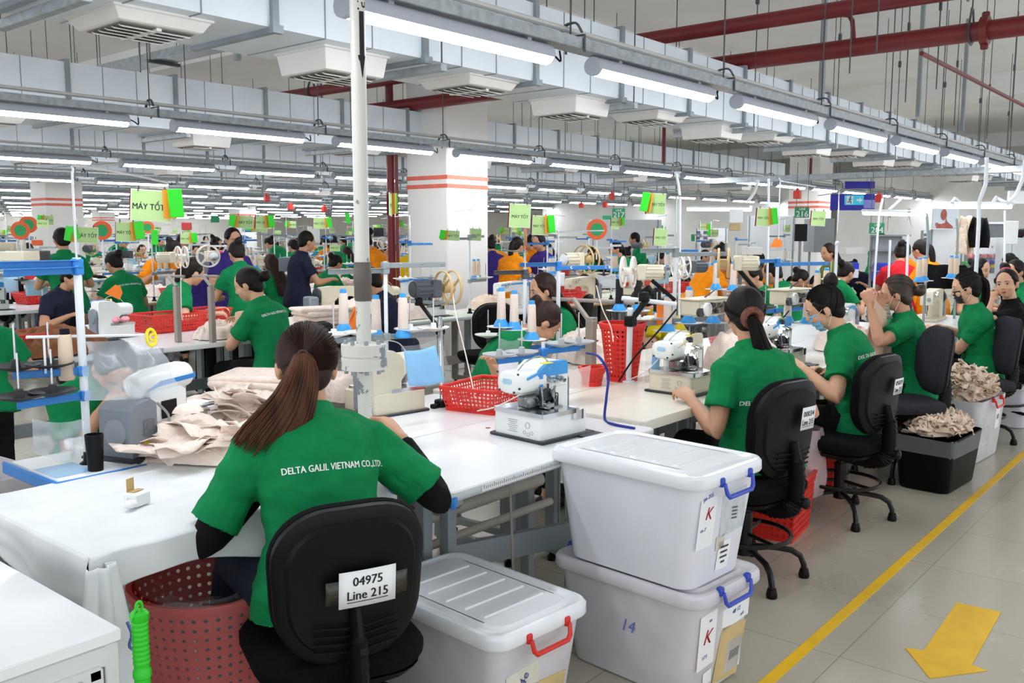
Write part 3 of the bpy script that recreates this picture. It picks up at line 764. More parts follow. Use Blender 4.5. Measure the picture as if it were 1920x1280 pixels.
def make_scraps(label, loc, rotz, rx, ry, h, n, seed, m=None, L=(.09, .16), W=(.03, .06), name='cloth_pieces', base=True, group=None):
    rnd = random.Random(seed); mb = MB()
    if base:
        hm = heap_mesh(rx * .9, ry * .9, h * .8, seed, m or BEIGE2, n=30, folds=.6, edge=.1); mb.add([v.co.copy() for v in hm.vertices], [tuple(p.vertices) for p in hm.polygons]); bpy.data.meshes.remove(hm)
    for i in range(n):
        r = math.sqrt(rnd.random()); a = rnd.uniform(0, 6.283); x, y = rx * r * math.cos(a) * .96, ry * r * math.sin(a) * .96
        z = h * (1 - r ** 2.2) ** .55 * rnd.uniform(.86, 1.06) + .006; l, w_ = rnd.uniform(*L), rnd.uniform(*W); b1, b2, ph = rnd.uniform(-.02, .035), rnd.uniform(.5, 2.2), rnd.uniform(0, 6)
        T = TR(x, y, z) @ RZ(rnd.uniform(0, 6.283)) @ RX(rnd.uniform(-.5, .5)) @ RY(rnd.uniform(-.45, .45))
        q = lambda u, v: T @ V(((u - .5) * l, (v - .5) * w_ + .012 * math.sin(u * 5 + ph), b1 * math.sin(u * math.pi * b2 + ph) + .010 * math.sin(v * 6 + u * 7 + ph)))
        o = len(mb.v); mb.grid(q, 8, 5)
    ob = mb.build(name, m or BEIGE2, None, loc, rotz, ang=70); ob.modifiers.new('t', 'SOLIDIFY').thickness = .003; ob['kind'] = 'stuff'; tag(ob, label, 'fabric', group); return ob
def make_stack(label, loc, rotz, w, d, layers, seed, m=None, th=.022, group=None):
    """folded pile of cloth: layers with rounded folded edges"""
    t = thing('folded_fabric_stack', label, 'fabric', loc, rotz, group); rnd = random.Random(seed); z = 0
    for i in range(layers):
        mb = MB(); ww, dd = w * rnd.uniform(.86, 1.05), d * rnd.uniform(.86, 1.05); ox, oy = rnd.uniform(-.012, .012), rnd.uniform(-.012, .012); a = rnd.uniform(-.12, .12); so = rnd.uniform(0, 90); hh = th * rnd.uniform(.8, 1.3)
        rgs = []
        for q, zz in ((.93, 0), (.985, .18), (1, .5), (.985, .82), (.93, 1.0), (.6, 1.06), (.25, 1.05)):
            rg = []
            for x, y in rr(ww * q, dd * q, .03 * q, 6):
                n_ = noise.noise(V((x * 14, y * 14, so))); x2, y2 = x * (1 + .05 * n_), y * (1 + .05 * n_)
                c, s = math.cos(a), math.sin(a)
                rg.append(V((x2 * c - y2 * s + ox, x2 * s + y2 * c + oy, z + zz * hh + .012 * noise.noise(V((x * 9, y * 9, so + 4))) * (zz > 0))))
            rgs.append(rg)
        mb.ring_tube(rgs); mb.build('folded_layer', m or BEIGE, t, ang=80); z += hh * .97
    return t

# ------------------------------------------------------------------ tables
def make_table(label, loc, rotz, w, d, z=.75, top=None, edge=None, legm=None, th=.034, group=None, legs=True, detail=False, name='sewing_table', r=.03, overs=.06):
    """loc = centre on floor"""
    t = thing(name, label, 'table', (loc[0], loc[1], 0), rotz, group); top = top or WHITE_LAM; legm = legm or STEEL_P
    mb = MB(); mb.ring_tube([ring(rr(w - .006, d - .006, r), z - th), ring(rr(w, d, r), z - th + .003), ring(rr(w, d, r), z - .004), ring(rr(w - .006, d - .006, r), z)]); tp = mb.build('table_top', top, t)
    if edge:
        mb = MB(); mb.ring_tube([ring(rr(w + .003, d + .003, r), z - th + .002), ring(rr(w + .003, d + .003, r), z - .005)], caps=False); e = mb.build('edge_band', edge, tp); e.modifiers.new('t', 'SOLIDIFY').thickness = .002
    if legs:
        for sx in (-1, 1):
            x = sx * (w / 2 - overs)
            for sy in (-1, 1):
                mb = MB(); y = sy * (d / 2 - .10)
                mb.box((x, y, (z - th) / 2 + .02), (.035, .06, z - th - .04), bev=.004); mb.box((x - sx * .012, y, (z - th) / 2 + .02), (.012, .075, z - th - .06)); l = mb.build('leg', legm, t, smooth=False)
                mb = MB(); mb.lathe([(.02, 0), (.022, .02), (.012, .03), (.01, .06)], 10, T=TR(x, y, 0)); mb.build('foot', BLACKP, l)
            for zz in (.07, z - th - .02): mb = MB(); mb.box((x, 0, zz), (.03, d - .11, .038), bev=.003); mb.build('side_rail', legm, t, smooth=False)
        mb = MB(); mb.box((0, .05 * 1, .28), (w - 2 * overs, .025, .09), bev=.003); mb.build('cross_rail', legm, t, smooth=False)
    return t
# ------------------------------------------------------------------ machines
def make_overlock(label, loc, rotz, body=None, base=None, trim=None, group=None, lamp=False, s=1.0, detail=True):
    t = thing('overlock_machine', label, 'sewing machine', loc, rotz, group); body = body or MWHITE; base = base or MWHITE; trim = trim or BLUEL
    mb = MB(); mb.box((-.005, -.005, .006), (.31, .29, .012), 0, bev=.004); mb.box((.10, -.165, .004), (.11, .06, .008), 0); mb.build('oil_pan', MDARK, t)
    mb = MB(); mb.prism(rr(.275, .255, .018, 4, -.01, 0), .012, .098); b = mb.build('base', base, t)
    if detail:
        mb = MB()
        for i in range(7): mb.box((-.1478, .02 - .0, .075 - i * .0075), (.0012, .055 - .01 * (i % 3), .0022))
        mb.tube([(-.148, -.06 + .012 * math.cos(a), .062 + .012 * math.sin(a)) for a in [i * .785 for i in range(8)]], .0012, n=4, closed=True)
        for x, z in ((-.082, .035), (-.044, .034), (-.063, .028)): mb.tube([(-.148, x + .007 * math.cos(a), z + .007 * math.sin(a)) for a in [i * .785 for i in range(8)]], .001, n=4, closed=True)
        mb.build('printed_diagram', mat('print_grey', '8e949c', rough=.6, var=0), b)
    mb = MB(); mb.prism(rr(.20, .27, .012, 3, -.055, -.012), .098, .116); mb.prism(rr(.06, .09, .01, 3, .06, -.10), .070, .108); mb.build('cloth_plate', CHROME, t)
    mb = MB()
    mb.prism([(-.02, .012), (.128, .012), (.128, .27), (.118, .283), (.02, .285), (-.02, .262), (-.045, .225), (-.045, .18), (-.02, .15)], -.02, .118, T=RX(R(90)) @ TR(0, 0, -.098) if False else Matrix(((1, 0, 0, 0), (0, 0, 1, 0), (0, 1, 0, 0), (0, 0, 0, 1))))
    mb.box((.075, .045, .10), (.105, .145, .19), bev=.012)
    mb.build('body', body, t)
    mb = MB(); mb.T = TR(-.055, .045, .215)
    pr = [(.0, .0), (.030, .004), (.043, .020), (.046, .05), (.046, .12)]
    rings = []
    for q, x in ((.55, -.098), (.82, -.092), (.96, -.078), (1, -.06), (1, .05)):
        rings.append([V((x, .072 * q * math.copysign(abs(math.cos(a)) ** .7, math.cos(a)), .047 * q * math.copysign(abs(math.sin(a)) ** .7, math.sin(a)))) for a in [i * math.pi / 12 for i in range(24)]])
    mb.ring_tube(rings); hd = mb.build('head', body, t)
    mb = MB(); mb.T = TR(-.1535, .045, .222); mb.prism(rr(.05, .022, .010, 4), 0, .0015, T=frame((0, 0, 0), (0, -1, 0), (0, 0, 1))); mb.build('badge', mat('badge_blue', 'a9cfe9', rough=.3), hd)
    mb = MB()
    for y, z in ((-.012, .255), (.1, .255), (-.02, .20), (.01, .182), (.09, .185)): mb.cyl((-.149, y, z), (-.1545, y, z), .0045, n=8)
    mb.build('screw', MDARK, hd)
    # blue trim on the top
    mb = MB(); mb.prism([(-.045, .232), (.128, .232), (.128, .272), (.118, .286), (.02, .288), (-.021, .264), (-.048, .236)], -.0215, .0, T=Matrix(((1, 0, 0, 0), (0, 0, 1, 0), (0, 1, 0, 0), (0, 0, 0, 1)))); mb.box((-.035, -.020, .226), (.028, .012, .07), bev=.003)
    mb.build('trim_band', trim, t)
    mb = MB(); mb.tube([(-.115, -.022, .232), (-.06, -.030, .250), (-.02, -.026, .258)], .006, n=6); mb.build('trim_strip', trim, hd)
    mb = MB()
    for i in range(4): mb.cyl((.012 + i * .024, -.022, .222 - .006 * (i % 2)), (.012 + i * .024, -.044, .216 - .006 * (i % 2)), .0115, .009, n=10)
    mb.build('tension_knob', CHROME, t)
    mb = MB(); rnd = random.Random(3)
    mb.box((-.06, -.005, .142), (.12, .06, .045), 0, bev=.006); mb.box((-.035, -.055, .128), (.045, .05, .022), 0, bev=.004); mb.cyl((-.055, -.055, .118), (-.055, -.045, .20), .005); mb.cyl((-.045, -.055, .125), (-.045, -.045, .20), .0035)
    mb.box((-.062, -.072, .122), (.018, .045, .006), bev=.002)
    for i in range(14):
        x, y, z = rnd.uniform(-.07, .01), rnd.uniform(-.075, -.02), rnd.uniform(.115, .185); mb.tube([(x, y, z), (x + rnd.uniform(-.025, .025), y + rnd.uniform(-.01, .01), z + rnd.uniform(-.03, .03)), (x + rnd.uniform(-.03, .03), y, z + rnd.uniform(-.03, .03))], rnd.uniform(.002, .005), n=6)
        mb.cyl((x, y - .004, z), (x, y + .004, z), rnd.uniform(.005, .011), n=10)
    mb.box((.005, -.06, .115), (.05, .05, .02), bev=.004)
    mb.build('looper_mechanism', mat('steel_parts', '8f9193', rough=.25, metal=1, var=.3, vs=40), t)
    mb = MB(); mb.box((-.03, -.042, .165), (.05, .03, .05), bev=.006); mb.box((.015, -.05, .14), (.03, .025, .06), bev=.004); mb.build('mechanism_cover', MDARK, t)
    mb = MB(); mb.box((.062, -.0245, .128), (.042, .003, .052), bev=.001); mb.box((-.01, -.03, .288), (.05, .03, .0025)); mb.build('warning_label', YELLOWL, t)
    mb = MB(); mb.lathe([(.04, 0), (.058, .004), (.060, .018), (.05, .028), (.01, .03)], 20, T=TR(.128, .05, .17) @ RY(R(90))); mb.box((.137, .04, .12), (.018, .12, .20), bev=.008); mb.build('handwheel_cover', MGREY, t)
    mb = MB(); mb.tube(bez([(-.11, .03, .262), (-.09, .0, .30), (-.03, -.01, .315), (.015, -.015, .29), (.02, -.02, .26)], 14), .0028, n=6); mb.build('lifting_wire', CHROME, t)
    if lamp:
        mb = MB(); mb.box((-.015, -.03, .262), (.03, .03, .03), bev=.006); mb.tube(bez([(.06, .0, .28), (.03, -.05, .33), (-.015, -.035, .29)], 8), .004, n=6); w = mb.build('work_lamp', MDARK, t)
        mb = MB(); mb.lathe([(.011, 0), (.011, .004)], 12, T=TR(-.015, -.03, .243)); mb.build('lamp_lens', mat('led_lens', 'ffffff', emit=30, var=0), w)
        l = bpy.data.lights.new('led_lamp', 'SPOT'); l.energy = 9; l.spot_size = R(100); l.shadow_soft_size = .012; l.color = (1, .98, .94)
        lo = bpy.data.objects.new('led_lamp', l); C.objects.link(lo); lo.location = (-.015, -.03, .238); lo.parent = t
    return t

def make_lockstitch(label, loc, rotz, body=None, trim=None, group=None, motor=True, name='lockstitch_machine'):
    """flat-bed machine: bed, column at +x, arm to the head at -x"""
    t = thing(name, label, 'sewing machine', loc, rotz, group); body = body or MCREAM
    XZ = Matrix(((1, 0, 0, 0), (0, 0, 1, 0), (0, 1, 0, 0), (0, 0, 0, 1)))
    mb = MB(); mb.box((0, 0, .012), (.48, .18, .024), bev=.006); mb.box((-.10, -.02, .026), (.24, .12, .006), bev=.002); mb.build('bed', body, t)
    mb = MB(); mb.prism([(.24, .02), (.24, .24), (.22, .275), (.12, .285), (-.12, .275), (-.22, .27), (-.235, .25), (-.235, .15), (-.17, .15), (-.16, .175), (-.04, .185), (.06, .175), (.10, .14), (.105, .02)], -.05, .055, T=XZ); mb.build('arm', body, t)
    if trim:
        mb = MB(); mb.prism([(.235, .225), (.22, .262), (.12, .27), (-.12, .26), (-.22, .255), (-.22, .245), (-.1, .248), (.1, .25)], -.053, -.05, T=XZ); mb.build('trim_band', trim, t)
    mb = MB(); mb.cyl((-.205, 0, .15), (-.205, 0, .05), .006, n=8); mb.cyl((-.205, 0, .15), (-.205, 0, .10), .011, n=8); mb.box((-.205, -.01, .036), (.022, .045, .006)); mb.cyl((-.236, -.02, .20), (-.25, -.02, .20), .018); mb.cyl((-.15, -.052, .235), (-.15, -.075, .235), .017); mb.cyl((-.10, -.052, .255), (-.10, -.07, .255), .012); mb.build('needle_bar', CHROME, t)
    mb = MB(); mb.lathe([(.02, 0), (.068, .002), (.072, .012), (.072, .03), (.05, .04), (.02, .045)], 20, T=TR(.243, 0, .20) @ RY(R(90))); mb.build('handwheel', MDARK if trim is None else MGREY, t)
    if motor:
        mb = MB(); mb.box((.335, .02, .10), (.10, .15, .19), bev=.015); mb.build('motor_box', MGREY, t)
    return t

def make_thread_stand(label, loc, h, rotz=0, arms=((180, .26),), mids=(), wire=None, group=None, colr=None, rpole=.009, armm=None):
    """loc on table top; arms: (azimuth deg, length); mids: (z, azimuth, length, n_trays, tray material)"""
    t = thing('thread_stand', label, 'stand', loc, rotz, group); colr = colr or POLEW; armm = armm or BLUEM
    mb = MB(); mb.cyl((0, 0, 0), (0, 0, h), rpole, n=12); mb.build('pole', colr, t)
    mb = MB(); mb.lathe([(.028, 0), (.028, .01), (.016, .018), (.014, .05)], 14); mb.build('base_clamp', BLACKP, t)
    for q, (a, L) in enumerate(arms):
        c, s = math.cos(R(a)), math.sin(R(a)); mb = MB(); z = h - .02 - .022 * (q % 2)
        M = TR(0, 0, z) @ RZ(R(a)); mb.T = M
        mb.box((L / 2 - .01, 0, 0), (L + .02, .004, .024), bev=.0018); mb.box((L / 2, .009, .011), (L, .018, .003), bev=.001); mb.box((0, 0, 0), (.034, .030, .034), bev=.004)
        am = mb.build('thread_guide_arm', armm, t)
        mb = MB(); mb.T = M
        for x in (.25, .6, .94):
            mb.tube([(L * x + .006 * math.cos(b), -.003, .006 * math.sin(b)) for b in [i * .785 for i in range(8)]], .0022, n=5, closed=True)
        mb.build('eyelet', CHROME, am)
    for (z, a, L, n, tm) in mids:
        M = TR(0, 0, z) @ RZ(R(a)); mb = MB(); mb.T = M
        mb.box((L / 2, 0, 0), (L + .02, .006, .026), bev=.002); mb.box((0, 0, 0), (.034, .032, .036), bev=.004); am = mb.build('spool_arm', armm, t)
        for i in range(n):
            x = L * (i + 1) / n; mb = MB()
            mb.lathe([(.012, .006), (.070, .022), (.076, .026), (.076, .029), (.068, .027), (.016, .014)], 20, T=M @ TR(x, 0, .006), caps=False); mb.lathe([(.016, .012), (.013, .045), (.010, .048)], 10, T=M @ TR(x, 0, .006)); tr = mb.build('spool_tray', tm, t)
            mb = MB(); mb.T = M; mb.cyl((x, 0, .02), (x, 0, .17), .0035, n=8); mb.build('spool_pin', CHROME, tr)
    if wire:
        mb = MB(); mb.tube(bez(wire, 24), .0042, n=6); mb.build('hanger_wire', CHROME, t)
    return t

_cone = {}
def make_cone(label, loc, col=None, s=1.0, base=True, group=None, cap=None, rot=0):
    col = col or SPOOLW; key = (col.name, base, cap.name if cap else '')
    if key in _cone: return dup(_cone[key], label, loc, rot, group, (s, s, s))
    t = thing('thread_cone', label, 'thread cone', loc, rot, group); z = .0
    if base:
        mb = MB(); mb.lathe([(.042, 0), (.043, .006), (.026, .036), (.024, .040), (.01, .04)], 12); mb.build('cone_base', SPBASE, t); z = .036
    mb = MB(); mb.lathe([(.022, z), (.0245, z + .006), (.0205, z + .142), (.018, z + .148), (.012, z + .15)], 16); mb.build('thread_winding', col, t)
    mb = MB(); mb.lathe([(.0150, z + .146), (.0165, z + .148), (.0155, z + .166), (.010, z + .168)], 12); mb.build('cone_tip', cap or SPBASE, t)
    t.scale = (s, s, s); _cone[key] = t; return t

def make_sign(label, loc, rotz, w=.148, h=.105, txt='MÁY TỐT', cards=True, group=None, side=1, back=MAROON, tilt=3, flip=False, tsize=None):
    """card set hanging from two clips; loc = top centre of main card, faces -Y locally"""
    t = thing('machine_sign', label, 'sign', loc, rotz, group)
    F = frame((0, 0, 0), (1, 0, 0), (0, 0, 1))
    mb = MB(); mb.T = TR(0, .012, 0) @ RY(R(tilt)); mb.box((-.006, 0, -h / 2), (w, .0018, h)); mb.build('backing_card', back, t)
    mb = MB(); M = RY(R(tilt)); mb.T = M; mb.box((0, 0, -h / 2), (w, .0015, h)); mb.build('white_margin', PAPER, t)
    mb = MB(); mb.T = M; mb.box((0, -.0015, -h / 2), (w * .965, .0015, h * .95)); c = mb.build('green_card', LGREEN, t)
    if txt: text_obj('lettering', txt, tsize or w * .215, mat('sign_ink', '1d2540', var=0), c, M @ TR(-.06 * w * (1 if cards else 0) * side, -.0032, -h * .55) @ F, bold=w * .002, sx=.86)
    mb = MB(); mb.T = M
    for x in (-.32, .32): mb.tube([(x * w, -.004, -.006), (x * w, -.006, .004), (x * w, .0, .012), (x * w, .012, .006), (x * w, .013, -.006)], .0018, n=5)
    mb.build('clip', STEEL_D, t)
    if cards:
        x = side * w * .52
        mb = MB(); mb.T = TR(x - side * .012, -.008, .002) @ RY(R(tilt - 5 * side)) @ RZ(R(35 * side)); mb.box((0, 0, -h * .47), (.045, .003, h * .92)); mb.build('orange_card', OCARD, t)
        mb = MB(); mb.T = TR(x + side * .008, -.020, .004) @ RY(R(tilt - 8 * side)) @ RZ(R(18 * side)); mb.box((0, 0, -h * .46), (.046, .006, h * .90), bev=.002)
        mb.build('bright_green_card', BGREEN, t)
    return t
def reel_mesh(r, w, spokes, m):
    mb = MB()
    for y in (-w / 2, w / 2):
        mb.tube([(r * math.cos(a * math.pi / 16), y, r * math.sin(a * math.pi / 16)) for a in range(32)], .0075, n=6, closed=True, sq=(1, .6))
        for k in range(spokes):
            a = 2 * math.pi * k / spokes + .4; mb.tube([(.2 * r * math.cos(a), y, .2 * r * math.sin(a)), (r * math.cos(a), y, r * math.sin(a))], [.010, .006], n=6, sq=(1, .5))
    mb.cyl((0, -w / 2 - .004, 0), (0, w / 2 + .004, 0), r * .30, n=16)
    return mb.mesh('reel', m)
def make_feeder(label, loc, rotz, dark=True, r=.08, spokes=3, rm=None, group=None, tape=.0, roll=0):
    """motorised tape reel: motor along local -x, reel axis along x"""
    t = thing('tape_feeder', label, 'tape feeder', loc, rotz, group); mm = MAT_MOTD if dark else MCREAM
    mb = MB(); mb.cyl((-.055, 0, 0), (-.16, 0, 0), .040, n=18); mb.box((-.045, 0, 0), (.05, .085, .085), bev=.006)
    for i in range(14):
        a = i * 2 * math.pi / 14; mb.box((-.105, .041 * math.cos(a), .041 * math.sin(a)), (.09, .005, .005), T=Matrix())
    mo = mb.build('motor', mm, t)
    mb = MB(); mb.lathe([(.039, 0), (.036, .006), (.01, .008)], 18, T=TR(-.16, 0, 0) @ RY(R(-90))); mb.build('fan_cover', MDARK if dark else CHROME, mo)
    me = reel_mesh(r, .055, spokes, rm or REELT); o = obj('reel', me, t, (.035, 0, 0), math.pi / 2)
    if tape:
        mb = MB(); mb.cyl((.01, 0, 0), (.06, 0, 0), tape, n=24); mb.build('tape_roll', SPOOLB, t)
    return t
MAT_MOTD = mat('motor_dark', '4a4f58', rough=.4, var=.06)
def cord(name, label, pts, r, m, n=24, group=None, cat='cord'):
    mb = MB(); mb.tube(bez(pts, n), r, n=6); o = mb.build(name, m); tag(o, label, cat, group); return o
def make_film_bag(name, label, corners, m, sub=None, waves=.012, seed=1, cat='plastic sleeve', group=None):
    """hanging clear sheet through 4 corners (tl, tr, br, bl)"""
    tl, tr, br, bl = [V(p) for p in corners]; n_ = (tr - tl).cross(bl - tl).normalized(); mb = MB()
    def f(u, v):
        p = tl.lerp(tr, u).lerp(bl.lerp(br, u), v); e = math.sin(math.pi * u) * (.3 + .7 * v)
        return p + n_ * (waves * (noise.noise(V((u * 5, v * 3, seed))) + .6 * math.sin(u * 9 + seed) * v) ) + V((0, 0, -.012 * math.sin(math.pi * u)))
    mb.grid(f, 20, 14); o = mb.build(name, m); tag(o, label, cat, group)
    if sub:
        sm, (u0, u1, v0, v1), nm = sub; mb = MB()
        mb.grid(lambda u, v: f(u0 + (u1 - u0) * u, v0 + (v1 - v0) * v) + n_ * .004, 10, 8); q = mb.build(nm, sm, o); q.modifiers.new('t', 'SOLIDIFY').thickness = .001
    return o
# ------------------------------------------------------------------ room shell
XW, YW = 36.0, 48.0
def tile_floor():
    m = bpy.data.materials.new('floor_tiles'); m.use_nodes = True; nt = m.node_tree; n = nt.nodes; l = nt.links; b = n['Principled BSDF']
    tc = n.new('ShaderNodeTexCoord'); mp = n.new('ShaderNodeMapping'); l.new(tc.outputs['Object'], mp.inputs['Vector'])
    mp.inputs['Location'].default_value = (-3.206, -1.1035, 0)
    br = n.new('ShaderNodeTexBrick'); br.offset = 0; br.squash = 1
    br.inputs['Scale'].default_value = 1; br.inputs['Brick Width'].default_value = .602; br.inputs['Row Height'].default_value = .602; br.inputs['Mortar Size'].default_value = .0022; br.inputs['Mortar Smooth'].default_value = .3
    br.inputs['Color1'].default_value = lin('b2ad9d') + [1]; br.inputs['Color2'].default_value = lin('b6b1a2') + [1]; br.inputs['Mortar'].default_value = lin('8d8878') + [1]
    l.new(mp.outputs['Vector'], br.inputs['Vector'])
    t = n.new('ShaderNodeTexNoise'); t.inputs['Scale'].default_value = 1.4; t.inputs['Detail'].default_value = 7; l.new(tc.outputs['Object'], t.inputs['Vector'])
    mx = n.new('ShaderNodeMix'); mx.data_type = 'RGBA'; mx.blend_type = 'MULTIPLY'; mx.inputs[0].default_value = .18
    rp = n.new('ShaderNodeValToRGB'); rp.color_ramp.elements[0].position = .3; rp.color_ramp.elements[1].position = .62; rp.color_ramp.elements[0].color = (.72, .70, .66, 1)
    l.new(t.outputs['Fac'], rp.inputs['Fac']); l.new(br.outputs['Color'], mx.inputs[6]); l.new(rp.outputs['Color'], mx.inputs[7]); l.new(mx.outputs[2], b.inputs['Base Color'])
    q = n.new('ShaderNodeMapRange'); q.inputs['To Min'].default_value = .24; q.inputs['To Max'].default_value = .30; l.new(t.outputs['Fac'], q.inputs['Value']); l.new(q.outputs['Result'], b.inputs['Roughness'])
    bp = n.new('ShaderNodeBump'); bp.inputs['Strength'].default_value = .25; bp.inputs['Distance'].default_value = .002; bp.invert = True; l.new(br.outputs['Fac'], bp.inputs['Height']); l.new(bp.outputs['Normal'], b.inputs['Normal'])
    return m
WALLM = mat('white_paint', 'e6e4df', rough=.85, var=.03, vs=1.5)
CEILM = mat('ceiling_paint', 'f2f2f0', rough=.9, var=.05, vs=.8)
COLM = mat('column_paint', 'edebe8', rough=.6, var=.02, vs=2)
REDPIPE = mat('red_pipe', '701a1e', rough=.45, var=.08, vs=5)
STRIPE = mat('red_stripe', 'e5705e', rough=.6, var=.10, vs=12)
CZ = 4.35
mb = MB(); mb.box(((XW - 3) / 2, (YW - 3) / 2, -.05), (XW + 3, YW + 3, .1)); struct('floor', mb, tile_floor())
mb = MB(); mb.box(((XW - 3) / 2, (YW - 3) / 2, CZ + .1), (XW + 3, YW + 3, .2)); struct('ceiling', mb, CEILM)
mb = MB(); mb.box((XW + .1, YW / 2 - 1.5, CZ / 2), (.2, YW + 3, CZ)); struct('wall_right', mb, WALLM)
mb = MB(); mb.box((XW / 2 - 1.5, YW + .1, CZ / 2), (XW + 3, .2, CZ)); struct('wall_back', mb, WALLM)
for i, x in enumerate((-3.2, 7.6, 18.4, 29.2)):
    mb = MB(); mb.box((x, YW / 2 - 1.5, CZ - .20), (.55, YW + 3, .40)); o = struct('ceiling_beam', mb, CEILM)
for i, y in enumerate((-2.6, 7.35, 17.4, 27.4, 37.4)):
    mb = MB(); mb.box((XW / 2 - 1.5, y, CZ - .16), (XW + 3, .45, .32)); struct('ceiling_beam', mb, CEILM)
def column(x, y, w=.68, d=.64, stripes=True):
    mb = MB(); mb.box((x + w / 2, y + d / 2, CZ / 2), (w, d, CZ), bev=.012); o = struct('column', mb, COLM)
    if stripes:
        for z in (2.06, 2.155):
            mb = MB(); mb.box((x + w / 2, y + d / 2, z), (w + .004, d + .004, .046)); st = mb.build('stripe', STRIPE, o, smooth=False)
    return o
for x, y in ((7.30, 7.0), (18.0, 7.0), (28.9, 7.0), (7.4, 17.2), (18.1, 17.2), (28.9, 17.2), (7.4, 27.2), (18.1, 27.2), (28.9, 27.2), (7.4, 37.2), (18.1, 37.2)): column(x, y)
# floor markings
YELM = mat('yellow_tape', 'e9b913', rough=.5, var=.08, vs=9)
mb = MB(); mb.box((13, 1.226, .0012), (28, .044, .0024)); o = mb.build('trim_1', YELM, smooth=False); o['kind'] = 'structure'
ap = [at_z(px, py, 0) for px, py in ((1794, 1130), (1877, 1148), (1822, 1247), (1851, 1258), (1743, 1272), (1697, 1215), (1732, 1220))]
mb = MB(); mb.prism([(p.x, p.y) for p in ap][::-1], .0005, .003); o = mb.build('floor_arrow', YELM, smooth=False); tag(o, 'yellow arrow marking on the tiled floor beside the yellow line', 'arrow')
mb = MB(); mb.box((-.2, 3.2, .0012), (3.5, .044, .0024)); o = mb.build('trim_2', YELM, smooth=False); o['kind'] = 'structure'

# ------------------------------------------------------------------ ceiling services
TUBE_E = mat('tube_glow', 'f6faff', emit=27.0, var=0, rough=.4)
TUBE_H = mat('tube_housing', 'aeb4c0', rough=.5, var=.03)
ROWY = [2.69 + 3.97 * k for k in range(12)]
ROWN = ['nearest', 'second', 'third', 'fourth', 'fifth', 'sixth', 'seventh', 'eighth', 'ninth', 'tenth', 'eleventh', 'farthest']
def make_tube(label, loc):
    t = thing('tube_light', label, 'light', loc, 0, 'tube lights under the cable trunking')
    mb = MB(); L = 1.22
    def sec(a0, a1, r, n): return [(r * math.cos(a0 + (a1 - a0) * i / n), r * .95 * math.sin(a0 + (a1 - a0) * i / n)) for i in range(n + 1)]
    YZ = Matrix(((0, 0, 1, 0), (1, 0, 0, 0), (0, 1, 0, 0), (0, 0, 0, 1)))
    mb.prism(sec(R(-20), R(200), .050, 10), -L / 2, L / 2, T=YZ); mb.prism(sec(R(-180), R(180), .049, 14)[:-1], -L / 2 - .016, -L / 2 + .012, T=YZ); mb.prism(sec(R(-180), R(180), .049, 14)[:-1], L / 2 - .004, L / 2 + .004, T=YZ)
    mb.build('housing', TUBE_H, t)
    mb = MB(); mb.prism(sec(R(-162), R(-18), .0485, 6), -L / 2 + .012, L / 2 - .004, T=YZ); mb.build('diffuser', TUBE_E, t)
    mb = MB(); mb.tube(bez([(L / 2, 0, .02), (L / 2 + .05, -.01, .0), (L / 2 + .08, -.02, -.02), (L / 2 + .085, -.01, .03)], 10), .005, n=5); mb.build('cord', BLACKP, t)
    mb = MB()
    for x in (-.4, .45): mb.box((x, 0, .045), (.03, .05, .02), bev=.002)
    mb.build('bracket', GALV, t)
    return t
proto = None; ZT = 2.378
def ordinal(i): return ORD[i] if i < len(ORD) else 'last'
for k, y in enumerate(ROWY):
    x0 = max(.664 - .0, .36 * y - 1.5); i0 = math.ceil((x0 - .664 - .61) / 1.606); n = 0
    xe = (23, 24, 24, 24, 26, 28, 30, 31, 31, 31, 31, 31)[k]  # the first rows are lengthened with added tubes to brighten the right background
    while True:
        xc = .664 + .61 + 1.606 * (i0 + n)
        if xc > xe: break
        lab = 'lit tube light, %s from the left under the %s row of trunking' % (ordinal(n), ROWN[k])
        if proto is None: proto = make_tube(lab, (xc, y, ZT))
        else: dup(proto, lab, (xc, y, ZT))
        n += 1
    xa, xb = x0 - 1.5, xe + 1
    # trunking with conduit and hanger rods
    t = thing('cable_trunking', 'galvanised cable trunking carrying the %s row of tube lights' % ROWN[k], 'trunking', (0, y, 0))
    mb = MB(); mb.box(((xa + xb) / 2, 0, 2.458), (xb - xa, .10, .055), bev=.003)
    mb.build('trunk', GALV, t, smooth=False)
    mb = MB(); mb.cyl((xa, .03, 2.53), (xb, .03, 2.53), .0145, n=8); mb.build('conduit', mat('conduit', 'c8c9c7', rough=.35, metal=.2), t)
    j = 0; xr = 2.27 + 1.606 * math.ceil((xa - 2.27) / 1.606) - .20
    while xr < xb and j < 22:
        mb = MB(); mb.cyl((xr, 0, 2.5), (xr, 0, CZ - .01), .0048, n=6); mb.build('hanger_rod', STEEL_D, t)
        mb = MB(); mb.tube(bez([(xr - .01, -.075, 2.50), (xr - .01, -.045, 2.545), (xr, 0, 2.553), (xr + .01, .045, 2.545), (xr + .01, .075, 2.50)], 10), .010, n=6, sq=(1, .6)); mb.tube([(xr + .04, -.056, 2.42), (xr + .04, -.056, 2.50), (xr + .04, .056, 2.50), (xr + .04, .056, 2.42)], .007, n=5); mb.build('rod_clamp', STEEL_D, t)
        xr += 1.606; j += 1
